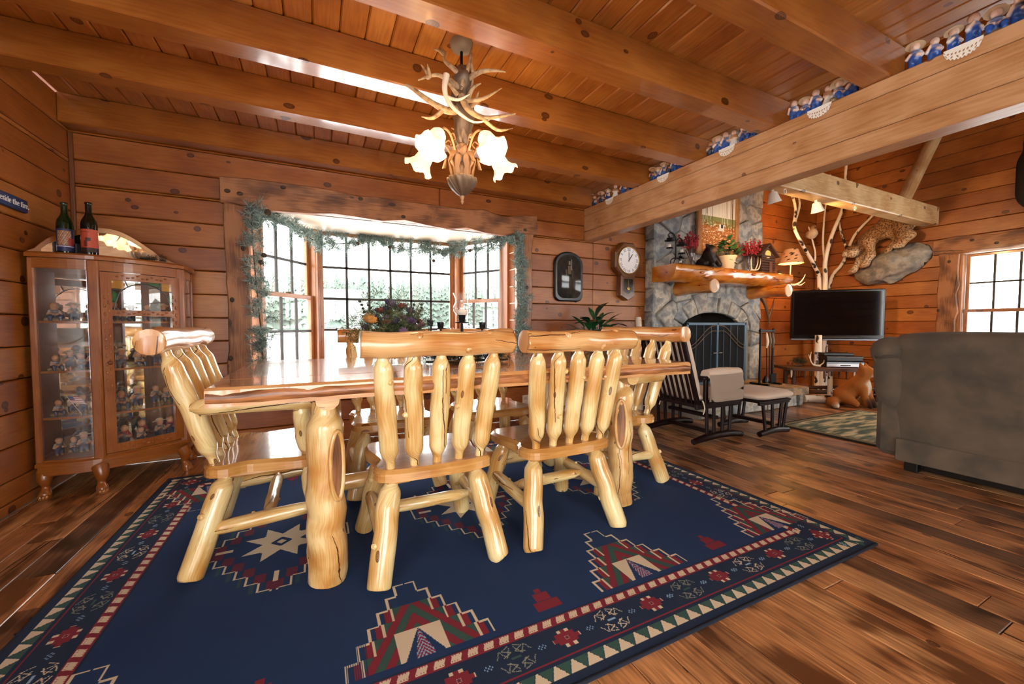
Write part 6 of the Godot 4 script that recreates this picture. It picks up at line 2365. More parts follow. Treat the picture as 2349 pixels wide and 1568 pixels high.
	for i in nn + 1:
		var f := i / float(nn)
		var px := lerpf(3.62, 5.88, f)
		var skew := 0.0
		var ring := PackedVector3Array()
		var R := 0.155 + 0.018 * nz.get_noise_1d(px * 3.0) - 0.025 * f
		ring.append(Vector3(px, 1.70, -3.62)); ring.append(Vector3(px, 1.70, -3.42))
		for j in 13:
			var a := 0.25 - (PI * 0.5 + 0.35) * j / 12.0
			var q := R * (1.0 + 0.07 * nz.get_noise_2d(px * 5.0, j * 0.6))
			ring.append(Vector3(px, 1.665 + sin(a) * q, -3.40 + cos(a) * q * 0.9))
		ring.append(Vector3(px, 1.52, -3.62))
		rows.append(ring)
	mb.grid(rows, true, 1.0)
	mb.fan(rows[0], Vector3(-1, 0, 0)); mb.fan(rows[-1], Vector3(1, 0, 0))
	for q in [[4.05, 1.62], [4.62, 1.67], [5.0, 1.65], [5.45, 1.63], [5.55, 1.6]]:
		mb.ball(Vector3(q[0], q[1], -3.262), Vector3(0.028, 0.014, 0.012), 10, 6)
	part(mb, "half_log", M.mantel, m)
	for bx in [[4.05, 0.0], [5.45, 0.0]]:
		var lg := tubep("bracket_log", [Vector3(bx[0], 1.45, -3.62), Vector3(bx[0] + 0.01, 1.46, -3.4), Vector3(bx[0], 1.455, -3.1)], [0.085, 0.08, 0.078], M.mantel, m, 18, 4, true, 0.08, 3)
		var ring := PackedVector3Array()
		for j in 18: ring.append(Vector3(bx[0] + cos(TAU * j / 18.0) * 0.072, 1.455 + sin(TAU * j / 18.0) * 0.072, -3.0985))
		var eb := MB.new()
		eb.fan(ring, Vector3(0, 0, 1))
		part(eb, "sawn_end", M.endgrain, lg)
	build_screen()
	build_tools()
	build_mantel_things()

func build_screen() -> void:
	var s := thing("fire_screen", "blue-black iron fire screen with two doors and curved bars", "fire screen", Vector3(4.72, 0.246, -3.56))
	var steel := mat(Color("4a6275"), 0.4, 0.3)
	var w := 0.575
	var h := 0.8
	for q in [[-w, -w + 0.035], [w - 0.035, w], [-0.015, 0.015]]: boxp("frame_bar", Vector3((q[0] + q[1]) * 0.5, h * 0.5, 0), Vector3(q[1] - q[0], h, 0.03), steel, s, 1, 0.004)
	for y in [0.015, h - 0.02]: boxp("frame_bar", Vector3(0, y, 0), Vector3(2 * w, 0.035, 0.03), steel, s, 0, 0.004)
	for sd in [-1.0, 1.0]:
		var d := Node3D.new()
		d.name = "door"
		s.add_child(d, true)
		boxp("mesh_panel", Vector3(sd * 0.285, h * 0.5, -0.004), Vector3(0.52, h - 0.06, 0.004), mat(Color("0b0f12"), 0.95), d, 1, 0.0)
		for k in 3: tubep("bar", [Vector3(sd * (0.12 + 0.14 * k), 0.03, 0.006), Vector3(sd * (0.12 + 0.14 * k), h - 0.035, 0.006)], [0.004, 0.004], steel, d, 6)
		for off in [0.0, 0.07]:
			var pts := []
			var rr := []
			for i in 9:
				var f := i / 8.0
				pts.append(Vector3(sd * (0.02 + 0.52 * f), h - 0.045 - off * (1.0 - 0.4 * f) - 0.26 * smoothstep(0.1, 1.0, f), 0.009)); rr.append(0.006)
			tubep("curved_bar", pts, rr, M.bronze_dark, d, 6, 2)
		boxp("handle", Vector3(sd * 0.055, 0.4, 0.018), Vector3(0.06, 0.012, 0.012), M.mica, d, 0, 0.003)

func build_tools() -> void:
	var s := thing("fireplace_tool_stand", "black iron fireplace tool rack standing on the hearth", "tool rack", Vector3(5.22, 0.246, -3.22))
	for x in [-0.13, 0.13]:
		boxp("post", Vector3(x, 0.36, 0), Vector3(0.022, 0.72, 0.022), M.iron, s, 1, 0.004)
		boxp("foot", Vector3(x, 0.01, 0.0), Vector3(0.04, 0.02, 0.24), M.iron, s, 2, 0.003)
	boxp("crossbar", Vector3(0, 0.69, 0), Vector3(0.3, 0.03, 0.03), M.iron, s, 0, 0.004)
	var lab := ["fireplace brush with a pale wrapped grip hanging on the tool rack", "fireplace poker hanging on the tool rack", "fireplace shovel with a black pan hanging on the tool rack"]
	for k in 3:
		var x: float = [-0.04, 0.02, 0.08][k]
		var p := thing(["hearth_brush", "fire_poker", "fire_shovel"][k], lab[k], "fire tool", Vector3(5.22 + x, 0.246, -3.195))
		tubep("shaft", [Vector3(0, 0.09, 0.01), Vector3(0, 0.5, 0.0)], [0.006, 0.006], M.iron, p, 8)
		tubep("grip", [Vector3(0, 0.47, 0.0), Vector3(0.004, 0.55, 0.01), Vector3(0, 0.63, 0), Vector3(0, 0.67, -0.002)], [0.01, 0.018, 0.014, 0.006], M.antler_pale if k == 0 else M.bronze_dark, p, 8, 3)
		if k == 2: boxp("pan", Vector3(0, 0.08, 0.02), Vector3(0.11, 0.12, 0.02), M.iron, p, 1, 0.006)
		elif k == 0:
			var b := MB.new()
			b.lathe([Vector2(0.03, 0.02), Vector2(0.034, 0.06), Vector2(0.014, 0.11), Vector2(0.001, 0.115)], 12)
			part(b, "bristles", M.black, p)
		else: tubep("hook", [Vector3(0, 0.09, 0.01), Vector3(0.02, 0.05, 0.01), Vector3(0.0, 0.02, 0.01)], [0.006, 0.006, 0.003], M.iron, p, 6, 2)

func berry_spray(t: Node3D, h: float, spread: float, n: int, sd: int) -> void:
	var rg := RandomNumberGenerator.new()
	rg.seed = sd
	var sb := MB.new()
	sb.col = lin("4a2a20")
	var bm := MB.new()
	bm.ball(Vector3.ZERO, Vector3(0.0095, 0.0095, 0.0095), 6, 4)
	var bme := bm.mesh()
	bme.surface_set_material(0, mat(Color("b02a33"), 0.35))
	var xs := []
	for i in n:
		var a := rg.randf() * TAU
		var r := spread * sqrt(rg.randf())
		var tip := Vector3(cos(a) * r, h * rg.randf_range(0.72, 1.0), sin(a) * r)
		var mid := Vector3(cos(a) * r * 0.4, h * 0.45, sin(a) * r * 0.4)
		sb.tube([Vector3(0, 0.04, 0), mid, tip], [0.0018, 0.0016, 0.001], 4, 2)
		for k in 9:
			var f := 0.35 + 0.65 * k / 8.0
			xs.append(Transform3D(Basis(), mid.lerp(tip, f) + jog(rg, 0.012)))
	tag(part(sb, "twigs", M.needle, t), "", "", "", "stuff")
	multi("berries", bme, xs, t)

func build_mantel_things() -> void:
	var y := 1.703
	# lantern tree
	var l := thing("lantern_stand", "black scrolled iron stand with three hanging glass lanterns on the mantel", "lantern stand", Vector3(3.82, y, -3.45))
	tubep("pole", [Vector3(0, 0.08, 0), Vector3(0, 0.3, 0), Vector3(-0.02, 0.36, 0), Vector3(-0.07, 0.385, 0), Vector3(-0.12, 0.36, 0), Vector3(-0.115, 0.33, 0), Vector3(-0.09, 0.335, 0)], [0.008, 0.007, 0.006, 0.006, 0.006, 0.005, 0.004], M.iron, l, 8, 5)
	tubep("pole_arm", [Vector3(0, 0.26, 0), Vector3(0.02, 0.31, 0), Vector3(0.07, 0.335, 0), Vector3(0.105, 0.31, 0), Vector3(0.09, 0.285, 0), Vector3(0.075, 0.3, 0)], [0.006, 0.006, 0.006, 0.005, 0.004, 0.003], M.iron, l, 8, 5)
	for a in [0.3, 2.4, 4.4]: tubep("foot", [Vector3(0, 0.1, 0), Vector3(cos(a) * 0.05, 0.085, sin(a) * 0.05), Vector3(cos(a) * 0.09, 0.03, sin(a) * 0.05), Vector3(cos(a) * 0.09, 0.002, sin(a) * 0.05)], [0.006, 0.006, 0.005, 0.004], M.iron, l, 6, 4)
	for q in [[-0.1, 0.2, 1.0], [0.1, 0.15, 1.15], [0.05, 0.03, 0.7]]:
		var g := MB.new()
		var k: float = q[2]
		var at := Vector3(q[0], q[1], 0.03 if q[2] < 0.9 else 0.0)
		var ln := Node3D.new()
		ln.name = "lantern"
		l.add_child(ln, true)
		g.lathe([Vector2(0.03 * k, 0.012 * k), Vector2(0.048 * k, 0.04 * k), Vector2(0.048 * k, 0.06 * k), Vector2(0.034 * k, 0.09 * k)], 16, at)
		part(g, "glass", M.clear, ln)
		var c := MB.new()
		c.lathe([Vector2(0.001, 0.0), Vector2(0.036 * k, 0.002), Vector2(0.034 * k, 0.012 * k), Vector2(0.001, 0.014 * k)], 14, at)
		c.lathe([Vector2(0.058 * k, 0.088 * k), Vector2(0.056 * k, 0.094 * k), Vector2(0.03 * k, 0.1 * k), Vector2(0.028 * k, 0.118 * k), Vector2(0.036 * k, 0.122 * k), Vector2(0.006, 0.13 * k), Vector2(0.004, 0.15 * k), Vector2(0.001, 0.151 * k)], 14, at)
		part(c, "cap", M.iron, ln)
		var cd := MB.new()
		cd.lathe([Vector2(0.001, 0.014 * k), Vector2(0.02 * k, 0.014 * k), Vector2(0.02 * k, 0.045 * k), Vector2(0.001, 0.046 * k)], 12, at)
		part(cd, "candle", M.wax, ln)
	# two glass vases of red berries
	for k in 2:
		var b := thing("berry_vase", ["clear glass vase of red berry twigs behind the black bear", "clear glass vase of red berry twigs beside the mantel clock"][k], "vase", [Vector3(4.1, y, -3.46), Vector3(5.14, y, -3.44)][k], 0.0, "berry vases on the mantel")
		var g := MB.new()
		g.lathe([Vector2(0.001, 0.004), Vector2(0.05, 0.002), Vector2(0.045, 0.02), Vector2(0.04, 0.1), Vector2(0.05, 0.17), Vector2(0.048, 0.17), Vector2(0.038, 0.1), Vector2(0.001, 0.02)], 16)
		part(g, "glass", M.clear, b)
		berry_spray(b, 0.42, 0.15, 34, 60 + k)
	# bear
	var blk := lin("171412")
	var tan_ := lin("8a5f3c")
	var bear := thing("bear_figurine", "black bear figurine sitting on the mantel beside the potted plant", "figurine", Vector3(4.27, y, -3.36), 0.1)
	var bb := blob([
		[Vector3(0, 0.08, -0.02), Vector3(0, 0.15, 0), 0.085, 0.07, blk], [Vector3(0, 0.2, 0.02), Vector3(0, 0.215, 0.03), 0.06, 0.055, blk],
		[Vector3(0, 0.2, 0.07), Vector3(0, 0.195, 0.095), 0.03, 0.022, tan_], [Vector3(-0.045, 0.26, 0.01), Vector3(-0.045, 0.265, 0.01), 0.018, 0.018, blk], [Vector3(0.045, 0.26, 0.01), Vector3(0.045, 0.265, 0.01), 0.018, 0.018, blk],
		[Vector3(-0.06, 0.14, 0.03), Vector3(-0.07, 0.03, 0.1), 0.035, 0.03, blk], [Vector3(0.06, 0.14, 0.03), Vector3(0.07, 0.03, 0.1), 0.035, 0.03, blk],
		[Vector3(0.08, 0.05, -0.05), Vector3(0.16, 0.035, -0.03), 0.06, 0.04, blk], [Vector3(-0.08, 0.05, -0.04), Vector3(-0.1, 0.04, 0.02), 0.06, 0.04, blk]], 0.012, 0.03)
	var body := part(bb, "body", M.skin, bear)
	var nb := MB.new()
	nb.ball(Vector3(0, 0.202, 0.116), Vector3(0.01, 0.008, 0.006), 8, 6)
	part(nb, "nose", M.black, body)
	# pot plant
	var pp := thing("potted_plant", "leafy green plant in a cream pot with pine cone decoration on the mantel", "plant", Vector3(4.62, y, -3.36))
	var pm := MB.new()
	pm.lathe([Vector2(0.001, 0.001), Vector2(0.07, 0.0), Vector2(0.095, 0.14), Vector2(0.102, 0.145), Vector2(0.102, 0.165), Vector2(0.092, 0.165), Vector2(0.088, 0.14), Vector2(0.001, 0.135)], 22)
	part(pm, "pot", mat(Color("e2c9a4"), 0.6), pp)
	for q in [[0.02, 0.08], [0.045, 0.075]]: pinecone(pp, Vector3(q[0], q[1], 0.083), 0.012, 3.0)
	tubep("painted_sprig", [Vector3(-0.06, 0.115, 0.073), Vector3(-0.01, 0.1, 0.085), Vector3(0.05, 0.11, 0.078)], [0.003, 0.003, 0.002], M.cone, pp, 5, 2)
	var lf := leaf_mesh(0.09, 0.03, [lin("3f6f38"), lin("507f42"), lin("305a34")])
	var rg := RandomNumberGenerator.new()
	rg.seed = 14
	for i in 80:
		var a := i * 2.4
		var f := sqrt(i / 80.0)
		var d := Vector3(cos(a) * f, 1.2 - f, sin(a) * f).normalized()
		var at := Vector3(cos(a) * 0.21 * f, 0.17 + 0.2 * (1.0 - f * f) * rg.randf_range(0.5, 1.1), sin(a) * 0.09 * f)
		inst(lf, "leaf", pp, Transform3D(Basis(Vector3.UP, rg.randf() * TAU) * Basis(Vector3.RIGHT, rg.randf_range(0.2, 1.3)).scaled(Vector3.ONE * rg.randf_range(0.7, 1.2)), at))
	var sb := MB.new()
	sb.col = lin("3b5030")
	for i in 9:
		var a := i * 0.7
		sb.tube([Vector3(0, 0.13, 0), Vector3(cos(a) * 0.06, 0.24, sin(a) * 0.04), Vector3(cos(a) * 0.15, 0.27, sin(a) * 0.07)], [0.003, 0.002, 0.0015], 5, 3)
	tag(part(sb, "stems", M.needle, pp), "", "", "", "stuff")
	# shed antler standing on its base
	var an := thing("shed_antler", "pale shed antler with three upright points on the mantel edge", "antler", Vector3(5.08, y, -3.31))
	antler("antler", [Vector3(-0.07, 0.012, 0), Vector3(0.0, 0.014, 0), Vector3(0.07, 0.03, 0), Vector3(0.11, 0.1, 0), Vector3(0.115, 0.17, 0)], 0.013, [[Vector3(-0.06, 0.012, 0), Vector3(-0.065, 0.19, 0), Vector3(-0.015, 0, 0)], [Vector3(0.01, 0.016, 0), Vector3(0.06, 0.19, 0), Vector3(0.02, 0, 0)]], an, M.antler_pale)
	# cabin-shaped clock
	var cc := thing("cabin_clock", "small dark log cabin clock with a pale dial on the mantel", "clock", Vector3(5.45, y, -3.42))
	var bark := woodmat(M.w3, Color("4a3022"), 0.7, 0.0, Vector2(1.2, 4))
	for i in 7: tubep("cabin_log", [Vector3(-0.16, 0.018 + 0.034 * i, 0.05), Vector3(0.13, 0.018 + 0.034 * i, 0.05)], [0.017, 0.017], bark, cc, 10)
	boxp("cabin_body", Vector3(-0.015, 0.12, 0.0), Vector3(0.27, 0.24, 0.08), bark, cc, 0, 0.004)
	var gm := MB.new()
	gm.slab(PackedVector2Array([Vector2(-0.19, 0.22), Vector2(0.16, 0.22), Vector2(-0.015, 0.36)]), -0.05, 0.05, 0.004)
	part(gm, "gable", bark, cc)
	for s in [-1.0, 1.0]:
		var rb := MB.new()
		rb.box(Vector3.ZERO, Vector3(0.27, 0.02, 0.16), 0, 0.004)
		part(rb, "roof", bark, cc).transform = Transform3D(Basis(Vector3(0, 0, 1), -s * 0.67), Vector3(-0.015 + s * 0.1, 0.305, 0.01))
	var dm := MB.new()
	dm.lathe([Vector2(0.055, 0.0), Vector2(0.05, 0.01), Vector2(0.001, 0.012)], 20)
	part(dm, "dial", mat(Color("e3c577"), 0.4), cc).transform = Transform3D(Basis(Vector3.RIGHT, PI / 2), Vector3(-0.015, 0.25, 0.052))
	boxp("cabin_door", Vector3(0.03, 0.08, 0.07), Vector3(0.06, 0.14, 0.008), M.oak_dark, cc, 1, 0.002)
	var pc := thing("pine_cones", "pine cone lying on the right end of the mantel", "pine cone", Vector3(5.66, y + 0.026, -3.36))
	pinecone(pc, Vector3.ZERO, 0.035, 1.4)
	# photo leaning by the clock, lit by the lamp
	var ph := thing("leaning_card", "pale card propped beside the cabin clock", "card", Vector3(5.68, y, -3.5))
	boxp("card", Vector3(0, 0.09, 0), Vector3(0.1, 0.18, 0.012), mat(Color("d9a86c"), 0.6), ph, 1, 0.002)
	# antler lamp on a wall bracket past the mantel end
	var lp := thing("antler_lamp", "lit antler lamp with a leaf-printed cone shade past the mantel end", "lamp", Vector3(6.1, 1.6, -3.46))
	tubep("bracket", [Vector3(0, 0.04, -0.3), Vector3(0, 0.03, -0.1), Vector3(0, 0.02, 0)], [0.014, 0.012, 0.02], M.iron, lp, 8)
	tubep("stem", [Vector3(0, 0.02, 0), Vector3(0.01, 0.15, 0), Vector3(0.02, 0.33, 0)], [0.009, 0.008, 0.006], M.antler_pale, lp, 8, 3)
	antler("antler", [Vector3(-0.1, 0.0, 0.02), Vector3(0.0, -0.02, 0.06), Vector3(0.1, 0.03, 0.1), Vector3(0.16, 0.13, 0.12)], 0.02, [[Vector3(0.03, -0.01, 0.07), Vector3(0.12, 0.02, 0.14), Vector3(0, -0.03, 0)]], lp, M.antler_pale)
	var sh := MB.new()
	sh.lathe([Vector2(0.155, 0.29), Vector2(0.085, 0.49)], 28, Vector3(0.02, 0, 0))
	sh.lathe([Vector2(0.083, 0.49), Vector2(0.153, 0.29)], 28, Vector3(0.02, 0, 0))
	var shade := mat(Color("b99f80"), 0.8)
	shade.backlight_enabled = true; shade.backlight = Color(0.5, 0.42, 0.3)
	shade.albedo_texture = ntex(noise(44, 0.02, FastNoiseLite.TYPE_CELLULAR, 1), 256, 256, [[0.0, Color(0.3, 0.26, 0.22)], [0.14, Color(0.35, 0.3, 0.25)], [0.2, Color(1, 0.97, 0.93)], [1.0, Color(0.95, 0.92, 0.88)]])
	shade.uv1_scale = Vector3(3, 2, 1)
	part(sh, "lamp_shade", shade, lp)
	var bu := MB.new()
	bu.ball(Vector3(0.02, 0.37, 0), Vector3(0.03, 0.04, 0.03), 10, 8)
	var bm := mat(Color("fff2d8"), 0.3)
	bm.emission_enabled = true; bm.emission = Color("ffcf90"); bm.emission_energy_multiplier = 5.0
	part(bu, "bulb", bm, lp)
	var ol := OmniLight3D.new()
	ol.name = "antler_lamp_bulb"
	ol.position = Vector3(6.12, 1.97, -3.46)
	ol.light_color = Color("ffb45e")
	ol.light_energy = LAMP
	ol.light_size = 0.035
	ol.omni_range = 8.0
	ol.omni_attenuation = 2.0
	ol.shadow_enabled = true
	add_child(ol)
	var wa := thing("wall_antler", "dark antler hanging on the log wall below the antler lamp", "antler", Vector3(5.95, 1.0, ZB + 0.05))
	antler("antler", [Vector3(-0.08, 0.42, 0), Vector3(0.0, 0.3, 0.02), Vector3(0.08, 0.12, 0.02), Vector3(0.1, -0.02, 0.02)], 0.03, [[Vector3(0.08, 0.12, 0.02), Vector3(0.16, 0.42, 0.05), Vector3(0.02, 0, 0)]], wa, M.bronze_dark)
	# painting above the mantel
	var pt := thing("framed_painting", "winter woodland painting in a pale wooden frame leaning on the chimney", "painting", Vector3(4.69, 2.36, -3.55))
	var fr := woodmat(M.w3, Color("b08d66"), 0.45, 0.2)
	for q in [[-0.36, 0.0, 0.07, 0.92, 1], [0.36, 0.0, 0.07, 0.92, 1], [0.0, 0.425, 0.65, 0.07, 0], [0.0, -0.425, 0.65, 0.07, 0]]: boxp("frame_bar", Vector3(q[0], q[1], 0), Vector3(q[2], q[3], 0.04), fr, pt, q[4], 0.008)
	var im := Image.create(160, 200, false, Image.FORMAT_RGB8)
	im.fill(Color("f1ead8"))
	im.fill_rect(Rect2i(0, 90, 160, 40), Color("8c8f5a"))
	im.fill_rect(Rect2i(0, 120, 160, 80), Color("b9753f"))
	var rg2 := RandomNumberGenerator.new()
	rg2.seed = 8
	for i in 700: im.fill_rect(Rect2i(rg2.randi_range(0, 155), rg2.randi_range(105, 195), rg2.randi_range(2, 9), 2), [Color("d9a066"), Color("8f5a30"), Color("efe0c2"), Color("a3662f")][i % 4])
	for i in 22: im.fill_rect(Rect2i(rg2.randi_range(0, 157), rg2.randi_range(0, 40), 2, rg2.randi_range(60, 110)), [Color("b8a58c"), Color("6d5a48"), Color("e2d6c2")][i % 3])
	im.fill_rect(Rect2i(84, 112, 22, 16), Color("eee8e0")); im.fill_rect(Rect2i(92, 112, 10, 12), Color("39424c")); im.fill_rect(Rect2i(78, 126, 30, 8), Color("e6ddd0"))
	var cv := MB.new()
	cv.quad([Vector3(-0.325, -0.39, 0.0), Vector3(0.325, -0.39, 0.0), Vector3(0.325, 0.39, 0.0), Vector3(-0.325, 0.39, 0.0)], Vector3(0, 0, 1), [Vector2(0, 1), Vector2(1, 1), Vector2(1, 0), Vector2(0, 0)])
	part(cv, "canvas", ptex(im, 0.25), pt)
	boxp("back_board", Vector3(0, 0, -0.012), Vector3(0.7, 0.85, 0.01), M.oak_dark, pt, 1, 0.0)

func leaf_mesh(ln: float, w: float, cols: Array, droop := 0.35) -> ArrayMesh:
	var mb := MB.new()
	mb.col = cols[0]
	var rows := []
	for i in 6:
		var f := i / 5.0
		var hw := w * sin(PI * clampf(f * 0.92 + 0.04, 0, 1))
		var p := Vector3(0, ln * (f - droop * f * f * 0.6), ln * droop * f * f)
		rows.append(PackedVector3Array([p + Vector3(-hw, 0, 0.15 * hw), p, p + Vector3(hw, 0, 0.15 * hw)]))
	mb.grid(rows, false)
	for i in mb.c.size(): mb.c[i] = cols[(i / 3) % cols.size()]
	var me := mb.mesh()
	me.surface_set_material(0, M.leaf)
	return me

# ---------------------------------------------------------------- girder figurines and doilies
func build_girder_figures() -> void:
	var yt := 2.3132
	var bays := [[-3.70, -3.03, "between the window wall and the first ceiling beam"], [-2.84, -2.44, "between the first and second ceiling beams"], [-2.25, -1.82, "between the second and third ceiling beams"], [-1.63, -1.23, "between the third and fourth ceiling beams"], [-1.05, -0.62, "between the fourth and fifth ceiling beams"]]
	var nth := ["first", "second", "third", "fourth", "fifth", "sixth"]
	var seq := [[4, 5, 0, 3, 1, 2], [5, 2, 0, 4, 1, 2], [4, 0, 1, 3, 1, 2], [1, 2, 1, 3, 2, 0], [0, 1, 0, 1, 2, 1]]
	var rg := RandomNumberGenerator.new()
	rg.seed = 91
	for b in bays.size():
		var z0: float = bays[b][0]
		var z1: float = bays[b][1]
		for i in 6:
			var z := lerpf(z0 + 0.05, z1 - 0.04, i / 5.0)
			var k: int = seq[b][i]
			var h := rg.randf_range(0.115, 0.14)
			if k == 2 or k == 6: h = rg.randf_range(0.13, 0.15)
			figurine(k, h, Vector3(2.79 + rg.randf_range(-0.008, 0.008), yt + (0.0025 if i >= 2 and i <= 4 else 0.0), z), -1.0 + rg.randf_range(-0.7, 0.5), "%s on girder %s, %s from window" % [fig_kinds[k][0], ["before beam one", "past beam one", "past beam two", "past beam three", "past beam four"][b], nth[i]], "figurines along the girder")
		# lace doily hanging over the edge
		var d := thing("lace_doily", "white lace doily draped over the girder %s" % bays[b][2], "doily", Vector3(2.735, yt, lerpf(z0, z1, 0.55)), 0.0, "doilies on the girder")
		var mb := MB.new()
		var hw := 0.065
		var top := []
		var n := 20
		var a := PackedVector3Array()
		var c := PackedVector3Array()
		var e := PackedVector3Array()
		for i in n + 1:
			var f := i / float(n) * 2.0 - 1.0
			var w := sqrt(maxf(0.0, 1.0 - f * f))
			a.append(Vector3(0.02 + 0.05 * w, 0.0014, f * hw))
			c.append(Vector3(-0.002, 0.0014, f * hw))
			e.append(Vector3(-0.0035, -0.006 - 0.05 * w - (0.008 if i % 2 == 0 else 0.0), f * hw))
		mb.grid([a, c], false); mb.grid([a, c], false, -1.0)
		part(mb, "top_half", M.white, d)
		# the drop is pierced: small square gaps between lace bars
		var lb := MB.new()
		var rows := 7
		for i in n:
			for j in rows:
				if (j == 3 and i % 2 == 0) or (j == 5 and i % 3 == 1): continue
				var q := [c[i].lerp(e[i], j / float(rows)), c[i + 1].lerp(e[i + 1], j / float(rows)), c[i + 1].lerp(e[i + 1], (j + 1.0) / rows), c[i].lerp(e[i], (j + 1.0) / rows)]
				lb.flat(q[0], q[1], q[2], q[3], Vector3(-1, 0, 0))
		part(lb, "lace_drop", M.white, d)

# ---------------------------------------------------------------- far corner
func build_corner() -> void:
	# birch saplings rising behind the set
	var bt := thing("birch_saplings", "cluster of bare white birch trunks standing in the corner behind the television", "branches", Vector3.ZERO)
	var V := func(px: float, py: float, z: float) -> Vector3: return ray_to(px, py, z)
	var trunks := [
		[[[1880, 662], [1868, 610], [1840, 560], [1822, 520], [1825, 478], [1815, 440]], -3.5, 0.028],
		
		
		
		
		[[[1868, 610], [1870, 580], [1862, 545], [1855, 520]], -3.52, 0.014],
	]
	for q in trunks:
		var pts := []
		var rr := []
		var n: int = q[0].size()
		if q[0][0][1] > 650: 
			var f0: Vector3 = V.call(q[0][0][0], q[0][0][1], q[1])
			pts.append(Vector3(f0.x, 0.02, f0.z)); rr.append(q[2] * 1.25)
		for i in n:
			pts.append(V.call(q[0][i][0], q[0][i][1], q[1])); rr.append(q[2] * (1.0 - 0.55 * i / n))
		tubep("birch_trunk", pts, rr, M.birch, bt, 10, 4, true, 0.08, int(q[0][0][0]))
	var VX := func(px: float, py: float, x: float) -> Vector3:
		var a: Vector3 = ray_to(px, py, -1.0)
		var o := Vector3(0, 1, 0)
		return o + (a - o) * (x / a.x)
	for q in [[[[1893, 662], [1893, 600], [1908, 540], [1935, 470], [1940, 395], [1945, 330]], 0.034, 7.0], [[[1893, 610], [1888, 560], [1890, 510], [1895, 465], [1905, 400]], 0.017, 7.0], [[[1900, 665], [1935, 600], [1960, 540], [2004, 492], [2040, 445]], 0.026, 7.27], [[[1942, 570], [1930, 535], [1926, 505], [1935, 470]], 0.016, 7.2]]:
		var pts := []
		var rr := []
		for i in q[0].size():
			pts.append(VX.call(q[0][i][0], q[0][i][1], q[2])); rr.append(q[1] * (1.0 - 0.12 * i))
		if q[1] > 0.02:
			pts.push_front(Vector3(pts[0].x, 0.02, pts[0].z)); rr.push_front(q[1] * 1.2)
		tubep("birch_trunk", pts, rr, M.birch, bt, 10, 4, true, 0.08, 77)
	tubep("twig", [V.call(1823, 510, -3.5), V.call(1834, 475, -3.5), V.call(1833, 450, -3.5), V.call(1834, 400, -3.5)], [0.018, 0.015, 0.012, 0.006], M.birch, bt, 8, 3)
	# small bird
	var bp: Vector3 = V.call(1862, 545, -3.5)
	var bird := thing("mounted_bird", "small plump brown and white bird perched on a birch twig", "bird", bp, -0.6)
	var bmb := blob([[Vector3(0, 0.05, 0), Vector3(0, 0.06, 0.03), 0.07, 0.06, lin("d8c3a8")], [Vector3(0, 0.05, -0.05), Vector3(0, 0.03, -0.14), 0.05, 0.02, lin("a07a55")], [Vector3(0, 0.13, 0.04), Vector3(0, 0.135, 0.045), 0.04, 0.038, lin("b08a66")], [Vector3(0, 0.13, 0.08), Vector3(0, 0.125, 0.105), 0.012, 0.005, lin("5a4430")], [Vector3(0, 0.16, 0.02), Vector3(0, 0.19, 0.01), 0.018, 0.006, lin("a07a55")], [Vector3(0.05, 0.06, 0), Vector3(0.04, 0.03, -0.08), 0.035, 0.02, lin("9a7450")], [Vector3(-0.05, 0.06, 0), Vector3(-0.04, 0.03, -0.08), 0.035, 0.02, lin("9a7450")]], 0.012, 0.02)
	part(bmb, "body", M.fur, bird)
	# television
	var tv := thing("television", "large flat black television hung across the corner", "television", Vector3(6.6, 1.155, -3.15), -0.75)
	tv.position = Vector3(6.46, 1.155, -3.03)
	boxp("housing", Vector3(0, 0.0, -0.03), Vector3(1.09, 0.69, 0.06), mat(Color("0b0b0d"), 0.18), tv, 0, 0.012)
	boxp("screen", Vector3(0, 0.015, 0.001), Vector3(1.03, 0.6, 0.004), mat(Color("050607"), 0.05), tv, 0, 0.001)
	boxp("trim_strip", Vector3(0, -0.345, 0.004), Vector3(1.09, 0.022, 0.03), mat(Color("8d98a8"), 0.25, 0.7), tv, 0, 0.004)
	boxp("speaker_bar", Vector3(0, -0.31, 0.002), Vector3(0.5, 0.014, 0.006), mat(Color("4a3a28"), 0.4, 0.4), tv, 0, 0.002)
	boxp("wall_mount", Vector3(0, 0, -0.14), Vector3(0.12, 0.3, 0.16), M.black, tv, 1, 0.004)
	# twig console under it
	var cs := thing("twig_console", "dark rustic twig console table under the television", "console", Vector3(6.25, 0, -2.98), -0.62)
	var dk := woodmat(M.w3, Color("5a3a26"), 0.55, 0.1)
	var pl := PackedVector2Array()
	for i in 21:
		var a := PI * i / 20.0
		pl.append(Vector2(-cos(a) * 0.62, -0.12 - sin(a) * 0.16))
	pl.append(Vector2(0.62, 0.2)); pl.append(Vector2(-0.62, 0.2))
	var fl := Transform3D(Basis(Vector3(1, 0, 0), Vector3(0, 0, -1), Vector3(0, 1, 0)), Vector3.ZERO)
	var tm := MB.new()
	tm.slab(pl, 0.41, 0.45, 0.008, fl)
	part(tm, "table_top", dk, cs)
	for i in 22:
		var f := i / 21.0
		var a := PI * f
		var x := -cos(a) * 0.58
		var z := 0.1 + sin(a) * 0.15
		tubep("fringe_twig", [Vector3(x, 0.41, z), Vector3(x, 0.33 + 0.02 * sin(i * 2.2), z)], [0.012, 0.01], M.birch if i % 5 == 2 else dk, cs, 8)
	for q in [[-0.5, 0.08], [0.5, 0.08], [-0.5, -0.15], [0.5, -0.15], [-0.12, 0.2]]: tubep("leg", [Vector3(q[0], 0.0, q[1]), Vector3(q[0] * 0.98, 0.42, q[1])], [0.03, 0.026], M.birch if q[0] == -0.12 else dk, cs, 10, 1)
	tubep("stretcher", [Vector3(-0.5, 0.17, 0.1), Vector3(0, 0.19, 0.16), Vector3(0.5, 0.17, 0.1)], [0.02, 0.022, 0.02], dk, cs, 8, 4)
